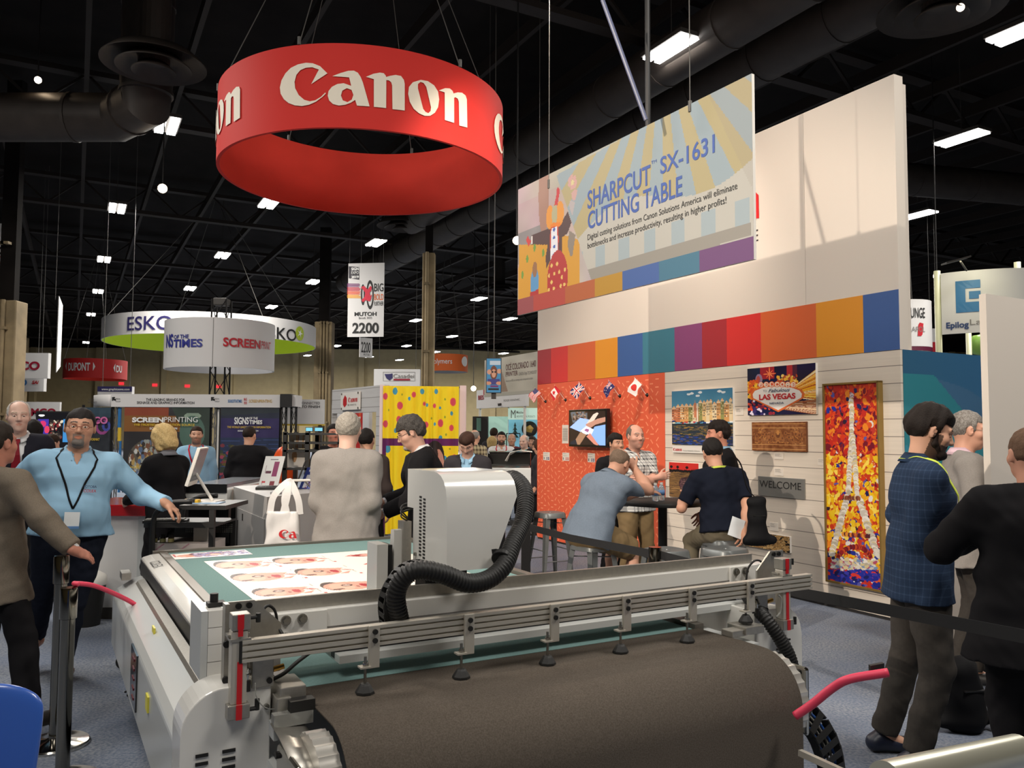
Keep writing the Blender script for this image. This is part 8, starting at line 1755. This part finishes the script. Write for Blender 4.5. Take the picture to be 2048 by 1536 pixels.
 # black wide printer right of the man looking down
xa=at(975,930,9.2).x; xb=at(1062,930,9.2).x; t=thing('wide_printer','wide black printer with grey base behind the white machine head','printer',((xa+xb)/2,9.5,0)); z1_=at(1000,904,9.2).z; z0_=at(1000,932,9.2).z; mb=MB(t); mb.box((xa,9.2,z0_),(xb,9.8,z1_)); mb.build('printer_body',m_blackg,t,bevel=.02); mb=MB(t); mb.box((xa,9.15,z0_-.25),(xb,9.8,z0_-.02)); mb.build('printer_base',m_enamg,t,bevel=.01); mb=MB(t); mb.box((xa+.1,9.25,0),(xa+.2,9.7,z0_-.25)); mb.box((xb-.1,9.25,0),(xb,9.7,z0_-.25)); mb.build('printer_legs',m_dark,t)
a=at(1043,914,9.15); t=thing('paper_sheet','white curled sheet lying on the wide black printer','paper',(a.x,9.2,z1_)); mb=MB(t).local(); mb.strip([(-.17,-.06,-.10),(-.13,-.06,-.02),(-.06,-.03,.012),(.02,.0,.016),(.09,.02,.008),(.12,.02,.004)],.16,.003,up=(.2,1,0)); mb.build('paper',m_white,t)
# ================================================================ the people of the fair
def hc_local(pelvis=(0,0,.96),lean=0,bend=0,roll=0,twist=0,headoff=(0,0,0),s=1,**k):
 A1=rotm((1,0,0),-lean)@rotm((0,1,0),roll); A2=A1@rotm((0,0,1),twist)@rotm((1,0,0),-bend)
 return(_v(*pelvis)+A1@_v(0,0,.13)+A2@_v(0,.022,.520)+A2@_v(*headoff))*s
def man(label,hx,hy,d,deg,s=None,seat=None,rhw=None,lhw=None,rfw=None,lfw=None,**k):
 """hx,hy: pixel of the head centre at depth d; deg heading (0 right, 90 away, -90 toward the viewer)"""
 face=math.radians(deg); P=at(hx,hy,d); a=face-PI/2; ca,sa=math.cos(a),math.sin(a)
 if s is None:s=P.z/hc_local(**k)[2]
 h=hc_local(s=s,**k); base=(P.x-(h[0]*ca-h[1]*sa),P.y-(h[0]*sa+h[1]*ca))
 if seat is not None:base=(seat[0],seat[1])
 def loc(q):
  q=at(*q)if len(q)==3 else Vector(q[:3]); dx,dy=q.x-base[0],q.y-base[1]; return((dx*ca+dy*sa)/s,(-dx*sa+dy*ca)/s,q.z/s)
 if rhw:k['rh']=loc(rhw)
 if lhw:k['lh']=loc(lhw)
 if rfw:l=loc(rfw); k['rf']=(l[0],l[1])
 if lfw:l=loc(lfw); k['lf']=(l[0],l[1])
 r,inf=person(label,base,face,s,**k); inf['base']=base; inf['face']=face
 if k.get('pelvis',(0,0,.96))[2]==.96 and abs(s-1)>.13:print('SCALE',label,round(s,2))
 return r,inf
def plaid(name,base,line,line2=None,k=18,w=.18,rough=.9):
 m=cloth(name,base,rough); nt=m.node_tree; N_=nt.nodes; L=nt.links; b=N_['Principled BSDF']; tc=N_.new('ShaderNodeTexCoord'); sx=N_.new('ShaderNodeSeparateXYZ'); L.new(tc.outputs['Object'],sx.inputs[0])
 def stripe(sock,k,w,ph=0):
  a=N_.new('ShaderNodeMath'); a.operation='MULTIPLY_ADD'; a.inputs[1].default_value=k; a.inputs[2].default_value=ph; L.new(sock,a.inputs[0]); f=N_.new('ShaderNodeMath'); f.operation='FRACT'; L.new(a.outputs[0],f.inputs[0]); c=N_.new('ShaderNodeMath'); c.operation='LESS_THAN'; c.inputs[1].default_value=w; L.new(f.outputs[0],c.inputs[0]); return c.outputs[0]
 xy=N_.new('ShaderNodeMath'); xy.operation='ADD'; L.new(sx.outputs['X'],xy.inputs[0]); L.new(sx.outputs['Y'],xy.inputs[1])
 s1=stripe(xy.outputs[0],k,w); s2=stripe(sx.outputs['Z'],k,w); ad=N_.new('ShaderNodeMath'); ad.operation='ADD'; L.new(s1,ad.inputs[0]); L.new(s2,ad.inputs[1]); hf=N_.new('ShaderNodeMath'); hf.operation='MULTIPLY'; hf.inputs[1].default_value=.5; L.new(ad.outputs[0],hf.inputs[0])
 mx=N_.new('ShaderNodeMixRGB'); mx.inputs[1].default_value=(*base,1); mx.inputs[2].default_value=(*line,1); L.new(hf.outputs[0],mx.inputs[0]); out=mx.outputs[0]
 if line2:
  s3=stripe(xy.outputs[0],k,w*.5,.45); s4=stripe(sx.outputs['Z'],k,w*.5,.45); mm=N_.new('ShaderNodeMath'); mm.operation='MAXIMUM'; L.new(s3,mm.inputs[0]); L.new(s4,mm.inputs[1]); h2=N_.new('ShaderNodeMath'); h2.operation='MULTIPLY'; h2.inputs[1].default_value=.6; L.new(mm.outputs[0],h2.inputs[0])
  m2=N_.new('ShaderNodeMixRGB'); L.new(h2.outputs[0],m2.inputs[0]); L.new(out,m2.inputs[1]); m2.inputs[2].default_value=(*line2,1); out=m2.outputs[0]
 L.new(out,b.inputs['Base Color']); return m
SK=S(198,156,136); SKT=S(180,136,112); SKP=S(212,174,156)
c_blue=cloth('light_blue_shirt',S(140,178,204)); c_navyj=cloth('navy_jeans',S(34,38,50),noise=.2,nscale=40); c_black=cloth('black_suit',S(26,25,27)); c_blackt=cloth('black_trousers',S(24,23,25))
c_white=cloth('white_shirt',S(214,214,214)); c_grey=cloth('grey_suit',S(146,141,136),noise=.12,nscale=160); c_taupe=cloth('taupe_jacket',S(112,102,90),noise=.15,nscale=160); c_char=cloth('charcoal_suit',S(52,50,54),noise=.1,nscale=160)
c_navy=cloth('navy_polo',S(22,26,38)); c_khaki=cloth('khaki_cloth',S(124,104,74)); c_olive=cloth('olive_trousers',S(118,110,92)); c_bg=cloth('blue_grey_shirt',S(112,124,138),noise=.08,nscale=80); c_dgrey=cloth('dark_grey_trousers',S(66,62,58),noise=.12,nscale=60)
c_tie=cloth('red_tie',S(120,24,36),.6); c_lime=cloth('lime_lanyard',S(206,222,90),.7); c_blk=cloth('black_strap',S(20,20,22),.7); c_purple=cloth('purple_top',S(50,40,84)); c_maroon=cloth('maroon_shirt',S(90,40,46)); c_teal=cloth('teal_shirt',S(80,150,150)); c_redl=cloth('red_lanyard',S(190,30,50),.7)
m_badge=mat('badge_white',S(226,230,232),.4)
blk=S(26,22,20); brn=S(54,38,28); gry=S(140,136,130); wht=S(196,190,182)
brown_shoe=S(140,84,46)
# --- blue shirted exhibitor
r,i=man('man in light blue shirt with lanyard and goatee, leaning one hand on the black cart',160,857,5.5,-62,q=1,lhw=(333,1008,5.62),rhw=(70,1010,5.75),lp=(-.1,-1,-.5),rp=(1,-.6,-.1),top=c_blue,collar=c_blue,bottom=c_navyj,belly=.05,girth=1.18,hem=-.02,shoulder=.205,look=dict(hair=S(34,30,30),glasses='red',beard=(S(104,98,94),'goatee'),fat=1.14,hairt=.009),skin=SKT,rfw=(62,1335,5.9),lfw=(122,1345,5.7),shoes=brown_shoe,lcurl=.45,ln=(0,-.1,-1),handdir=(None,(-.75,.1,-.55)),roll=-.05,head=(.05,0,0),armw=1.15)
lanyard(r,i,c_blk,drop=.03,y0=.165,badge=m_badge)
from mathutils.bvhtree import BVHTree
U=i['U']; sh_=[c for c in r.children if c.name.startswith('shirt')][0]; bv_=BVHTree.FromPolygons([v.co for v in sh_.data.vertices],[tuple(p.vertices)for p in sh_.data.polygons])
def chest_y(x,z):
 h=bv_.ray_cast(Vector(U((x,.5,z))),Vector(i['A2']@_v(0,-1,0))); return(.5-h[3]/i['s'])if h[0]is not None else .16
mb=MB(r).local(); mb.text('FOTOBA',Vector(U((-.050,max(chest_y(-.05,.16),chest_y(-.12,.16))+.012,.155))),Vector(i['A2']@_v(-1,0,0)),Vector(i['A2']@_v(0,0,1)),.016,.075,.02); mb.build('shirt_lettering',mat('sign_navy',S(50,70,100),.5),r)
mb=MB(r).local(); mb.text('COLEX',Vector(U((-.050,max(chest_y(-.05,.13),chest_y(-.12,.13))+.012,.128))),Vector(i['A2']@_v(-1,0,0)),Vector(i['A2']@_v(0,0,1)),.018,.075,.01); mb.build('shirt_lettering',mat('canon_red',S(190,30,36),.5),r)
# --- man in taupe jacket, left edge, seen from behind
man('man in taupe jacket at the left edge seen from behind, reaching out his hand',-4,888,4.75,72,q=1,rhw=(160,1112,4.6),rp=(.6,-.6,-.6),jacket=c_taupe,jv=dict(hem=-.24),under=c_white,bottom=c_blackt,look=dict(hair=S(44,36,30),hairstyle='short',hairt=.012),skin=S(186,126,106),rn=(-.4,.2,-.6),rcurl=.2,shoes=(.015,.012,.01),handdir=((.1,.8,-.35),None),rfw=(70,1480,4.55),lfw=(-30,1440,5.0))
# --- white haired man with red tie
man('older white-haired man in dark suit and red tie at the upper left',37,834,7.3,-62,q=2,under=c_white,jacket=cloth('dark_navy_suit',S(34,34,42)),jv=dict(open=(-.02,.075,-.06)),tie=c_tie,bottom=c_blackt,collar=c_white,look=dict(hair=wht,hairstyle='recede',brow=S(170,150,130)),skin=SKP,head=(-.1,.05,0))
# --- dark haired people behind the left group
man('person with dark hair in black behind the white-haired man',66,862,9.5,100,q=3,top=c_black,bottom=c_blackt,look=dict(hair=blk,hairstyle='bob'))
man('person with brown hair in black bending before the wall screen at left',103,900,10.5,60,q=3,top=c_black,bottom=c_blackt,look=dict(hair=brn,hairstyle='thick'),s=.95,lean=.3)
# --- blonde woman
man('blonde woman in black sweater seen from behind, looking down',326,877,7.3,155,q=2,head=(0,.35,0),lean=.08,top=c_black,collar=cloth('grey_collar',S(120,120,126)),bottom=c_blackt,girth=.95,shoulder=.165,look=dict(hair=S(224,196,140),hair2=S(190,156,100),hairstyle='bob'),skin=SKP,rh=(.14,.34,1.05),lh=(-.14,.34,1.05))
r,i=man('man in pale blue shirt with lanyard in front of the dark printing banner',393,871,11.5,-70,q=3,top=c_blue,bottom=c_blackt,look=dict(hair=brn,beard=(brn,'stubble')),rh=(.2,.3,1.1)); lanyard(r,i,c_redl,drop=.0,y0=.14,badge=m_badge,wid=.02)
man('man in black suit seen from behind before the purple banner, arm stretched out',499,872,11.3,98,q=3,lean=.06,jacket=c_black,bottom=c_blackt,look=dict(hair=S(44,34,28),hairstyle='short'),rhw=(560,915,11.4),head=(.3,.2,0),girth=1.1)
# --- man in grey suit from behind, centre left
man('grey-haired man in light grey suit seen from behind, beyond the cutting table',697,861,6.25,86,q=1,jacket=c_grey,jv=dict(hem=-.27),under=c_white,bottom=cloth('grey_suit_trousers',S(120,114,110)),look=dict(hair=S(128,122,112),hair2=S(170,164,154),hairstyle='short',hairt=.011,fat=1.12),skin=SKP,girth=1.0,armw=.95,fold=.003,shoulder=.18,rh=(.17,.12,.92),lh=(-.16,.16,.94),lp=(-.2,-1,-.2),rp=(.2,-1,-.2),head=(-.1,.05,0))
# --- bearded man with glasses
man('bearded man with glasses and wavy dark hair in black suit, facing left',822,866,6.6,190,q=1,lean=.14,bend=.08,head=(0,.25,0),jacket=c_black,under=plaid('striped_collar_shirt',S(205,205,208),S(120,120,130),None,60,.3),collar=c_white,bottom=c_blackt,look=dict(hair=S(44,40,38),hair2=S(84,80,76),hairstyle='wavy',hairt=.012,beard=(S(150,142,134),'goatee'),glasses='black',fat=1.08),skin=S(198,154,134),girth=1.15,shoulder=.19,rh=(.16,.36,1.05),lh=(-.14,.36,1.0))
man('dark-haired man in dark shirt seen from behind between grey suit and bearded man',733,881,8.6,82,q=2,top=cloth('dark_brown_shirt',S(58,50,48)),bottom=c_blackt,look=dict(hair=blk,hairstyle='short'),collar=c_lime)
man('man whose face shows just left of the grey-haired head',668,869,10.2,-65,q=3,top=c_black,bottom=c_blackt,look=dict(hair=blk),skin=S(196,130,108),rh=(.2,.3,1.1))
man('brown-haired man in charcoal suit looking down, right of the yellow curtain',934,888,8.8,-95,q=2,lean=.05,bend=.1,head=(.05,.62,0),under=c_blue,collar=c_blue,jacket=c_char,jv=dict(open=(-.02,.07,-.06)),bottom=c_blackt,look=dict(hair=S(60,38,28),hairstyle='thick',hairt=.008),skin=SK,rh=(.15,.3,1.0),lh=(-.15,.3,1.0))
# --- people in the far aisle
man('bald man in brown and white plaid shirt seen from behind, far aisle',950,874,14.3,62,q=3,top=plaid('brown_plaid',S(170,160,130),S(56,44,40),None,14,.35),bottom=c_blackt,look=dict(hair=gry,hairstyle='ring'))
man('dark-haired man behind the blonde woman in the far aisle',988,868,17.5,80,q=3,top=c_char,bottom=c_blackt,look=dict(hair=brn))
man('blonde woman in purple top seen from behind, far aisle',984,884,16.3,85,q=3,top=c_purple,bottom=c_blackt,look=dict(hair=S(206,178,120),hair2=S(170,140,90),hairstyle='bob'),girth=.95)
r,i=man('bearded man in white shirt with red lanyard, far aisle',1003,877,15.0,-88,q=3,top=c_white,collar=c_white,bottom=c_blackt,look=dict(hair=blk,beard=(blk,'full'))); lanyard(r,i,c_redl,drop=.0,y0=.14,wid=.02)
man('grey-haired man in maroon shirt, far aisle',1023.5,880,16.0,-95,q=3,top=c_maroon,bottom=c_blackt,look=dict(hair=gry,hairstyle='recede'),skin=SKT)
man('bald man in dark jacket and teal shirt, far aisle',1048,883,14.6,-120,q=3,under=c_teal,jacket=c_black,jv=dict(open=(-.04,.07,None)),bottom=c_blackt,look=dict(hair=wht,hairstyle='ring'),skin=SKP,head=(0,.2,0))
man('brown-haired person behind the far right of the aisle group',1064,884,16.5,-110,q=3,top=c_blue,bottom=c_blackt,look=dict(hair=brn,hairstyle='bob'))
man('long-haired person in dark suit with a phone, left of the orange panel',1076,893,13.6,175,q=3,under=c_white,jacket=c_char,bottom=c_blackt,look=dict(hair=S(70,50,38),hairstyle='bob'),rhw=(1050,942,13.5),head=(0,.4,0))
# --- group at the round table
SB=SEATS[1]; SE=SEATS[4]
r,i=man('seated balding man in blue grey shirt and khaki shorts, chin on his hand',1240,905,7.2,38,s=1.0,seat=(SB.x-.03,SB.y-.02),pelvis=(0,0,.87),lean=.42,bend=.16,q=1,twist=.0,head=(-.15,.0,0),top=c_bg,collar=c_bg,sleeve='short',hem=-.13,bottom=c_khaki,shorts=True,look=dict(hair=S(120,100,84),hairstyle='ring',hairt=.003,fat=1.1),skin=S(194,146,122),girth=1.2,shoulder=.205,rhw=(1268,935,7.22),lhw=(1290,985,7.35),rp=(.9,.3,-1),lp=(-.6,-.2,-1),rf=(.2,.32),lf=(-.12,.36),footz=(.18,.22),rn=(-.6,.6,.2),rcurl=.9,lcurl=.3,ln=(0,.3,-1),shoes=(.5,.5,.48),kp=(0,1,.5),armw=1.15)
man('man in black and white plaid shirt with arms folded, standing behind the round table',1271,874,8.5,-62,q=1,top=plaid('bw_plaid',S(206,206,202),S(40,40,46),S(110,110,116),15,.26),collar=cloth('dark_collar',S(60,62,70)),sleeve='short',bottom=c_khaki,look=dict(hair=S(110,100,92),hairstyle='recede',hairt=.006,beard=(S(150,110,96),'stubble')),skin=S(202,152,132),girth=1.1,head=(.1,0,0),rh=(-.12,.24,1.21),lh=(.12,.27,1.19),rp=(1,.1,-1),lp=(-1,.1,-1),rn=(0,-1,0),ln=(0,-1,0),hands='rl',armw=1.1)
man('dark-haired man half hidden behind the seated balding man',1232,889,9.3,-60,q=2,top=c_black,bottom=c_blackt,look=dict(hair=blk,hairstyle='thick',hairt=.008),skin=SKT)
r,i=man('seated man in navy polo shirt seen from behind, paper in his back pocket',1408,873,7.0,100,s=1.0,seat=(SE.x-.0,SE.y-.03),pelvis=(0,0,.87),lean=.14,bend=.06,q=1,roll=-.06,top=c_navy,sleeve='short',hem=-.04,bottom=c_olive,look=dict(hair=S(30,26,24),hairstyle='short',hairt=.013),skin=S(196,146,120),girth=1.08,shoulder=.205,lhw=(1372,985,7.45),rhw=(1488,1065,7.05),lp=(-.6,-.3,-1),rp=(.8,-.5,-.6),rf=(.22,.2),lf=(-.2,.3),footz=(.2,.2),kp=(0,1,.4),shoes=(.02,.02,.02),ln=(0,0,-1),rn=(-1,0,0),head=(.1,.1,0))
U=i['U']; mb=MB(r).local();
n_=[]
for a in[2*PI*k/24 for k in range(25)]:n_.append(Vector(U((math.cos(a)*.082,-.015+math.sin(a)*.085,.378-.0*math.sin(a)))))
mb.strip(n_,.016,.003); mb.build('lanyard',c_lime,r)
B=i['B']; mb=MB(r).local(); A_=i['A2']; c0=_v(*B((.03,-.175,-.02)));
mb.obox(Vector(c0),Vector(A_@_v(.055,0,-.025)),Vector(A_@_v(0,.0015,0)),Vector(A_@_v(.03,-.01,.075))); o=mb.build('folded_paper',m_badge,r)
man('man in dark suit standing in profile behind the man in navy, facing left',1436,869,8.0,176,q=2,under=c_blue,collar=c_blue,jacket=c_black,bottom=c_blackt,look=dict(hair=S(36,28,24),hairstyle='thick'),skin=S(204,140,116),head=(0,.1,0),lhw=(1400,1045,7.7),girth=1.1)
# --- right side group
r,i=man('tall bearded man in dark blue plaid shirt with lime lanyard, looking down',1860,864,4.25,-14,q=1,lean=.02,bend=.06,head=(.0,.30,0),top=plaid('blue_plaid',S(36,50,72),S(54,70,94),S(36,48,70),26,.16),collar=cloth('blue_collar',S(40,56,80)),bottom=c_dgrey,look=dict(hair=S(34,26,22),hairstyle='thick',hairt=.016,beard=(S(38,28,24),'full'),brow=S(30,24,20)),skin=S(206,158,132),hem=-.16,girth=1.08,rhw=(1893,1050,4.25),lhw=(1905,1040,4.55),rp=(.7,-.8,-.5),lp=(-.6,-.6,-.6),rf=(.10,-.02),lf=(-.14,-.12),shoes=S(28,34,52),shoulder=.195)
lanyard(r,i,c_lime,drop=.02,y0=.15,wid=.022)
U=i['U']; q_=(i['W'][1]+i['W'][-1])/2; mb=MB(r).local(); mb.obox(Vector(q_+_v(0,.07,.02)),(.045,0,0),(0,.06,.03),(0,-.003,.006)); mb.build('held_phone',m_rub,r)
man('grey-haired man with glasses in grey suit, behind the man in blue plaid',1936,862,5.75,-16,q=1,head=(0,.12,0),under=cloth('pink_shirt',S(210,180,190)),collar=cloth('pink_shirt',S(210,180,190)),jacket=c_grey,bottom=c_dgrey,look=dict(hair=S(96,88,82),hair2=S(150,146,140),hairstyle='short',glasses='wire',hairt=.012),skin=S(212,160,136),rh=(.2,.2,1.0),lh=(-.2,.2,1.0))
man('man in black suit seen from behind at the right edge',2058,905,3.7,82,q=1,jacket=c_black,jv=dict(hem=-.27),bottom=c_blackt,look=dict(hair=S(110,84,66),hairstyle='short',hairt=.006),skin=S(206,150,126),girth=1.22,shoulder=.215,lhw=(1950,1075,3.95),rh=(.26,.1,.9),lp=(-1,-.3,-.5),s=.985)
# bags
def bag(label,c,sx,sy,sz,rz,strap=None):
 t=thing('shoulder_bag',label,'bag',(c[0],c[1],c[2]-sz),rz); g=Sdf(_v(-sx,-sy,-sz)-.05,_v(sx,sy,sz)+.05,.01)
 g.cap(_v(-sx*.75,0,-sz*.78),_v(sx*.8,0,-sz*.70),sz*.16,sz*.16,.03); g.cap(_v(-sx*.45,0,sz*.75),_v(sx*.30,0,sz*.80),sz*.10,sz*.10,.03); g.cap(_v(-sx*.1,0,sz*.6),_v(0,0,-sz*.6),sy*.8,sy,.05,w=_v(1,0,0),asp=sx*.6/sy); g.rough(.006,25,4); V,Fc=g.mesh(); npmesh('bag_body',[(V+_v(0,0,sz),Fc)],c_blk,t)
 mb=MB(t).local(); mb.box((-sx*.35,-sy*.9,sz*1.2),(sx*.35,-sy*.75,sz*1.24)); mb.build('zip',m_dark,t)
 if strap:mb=MB(t); mb.strip(strap,.03,.004,up=(0,1,0)); mb.build('strap',c_blk,t)
p=at(1512,1042,6.9); bag('black shoulder bag hanging behind the man in navy',(p.x+.02,p.y,p.z),.14,.06,.22,-.1,catmull([p+Vector((0,0,.19)),at(1494,975,6.95),at(1482,930,7.0),at(1468,912,7.1)],6))
p=onz(1930,1460,0); bag('black bag on the floor between the two men at the right',(p.x,p.y,.2),.2,.11,.2,.2)
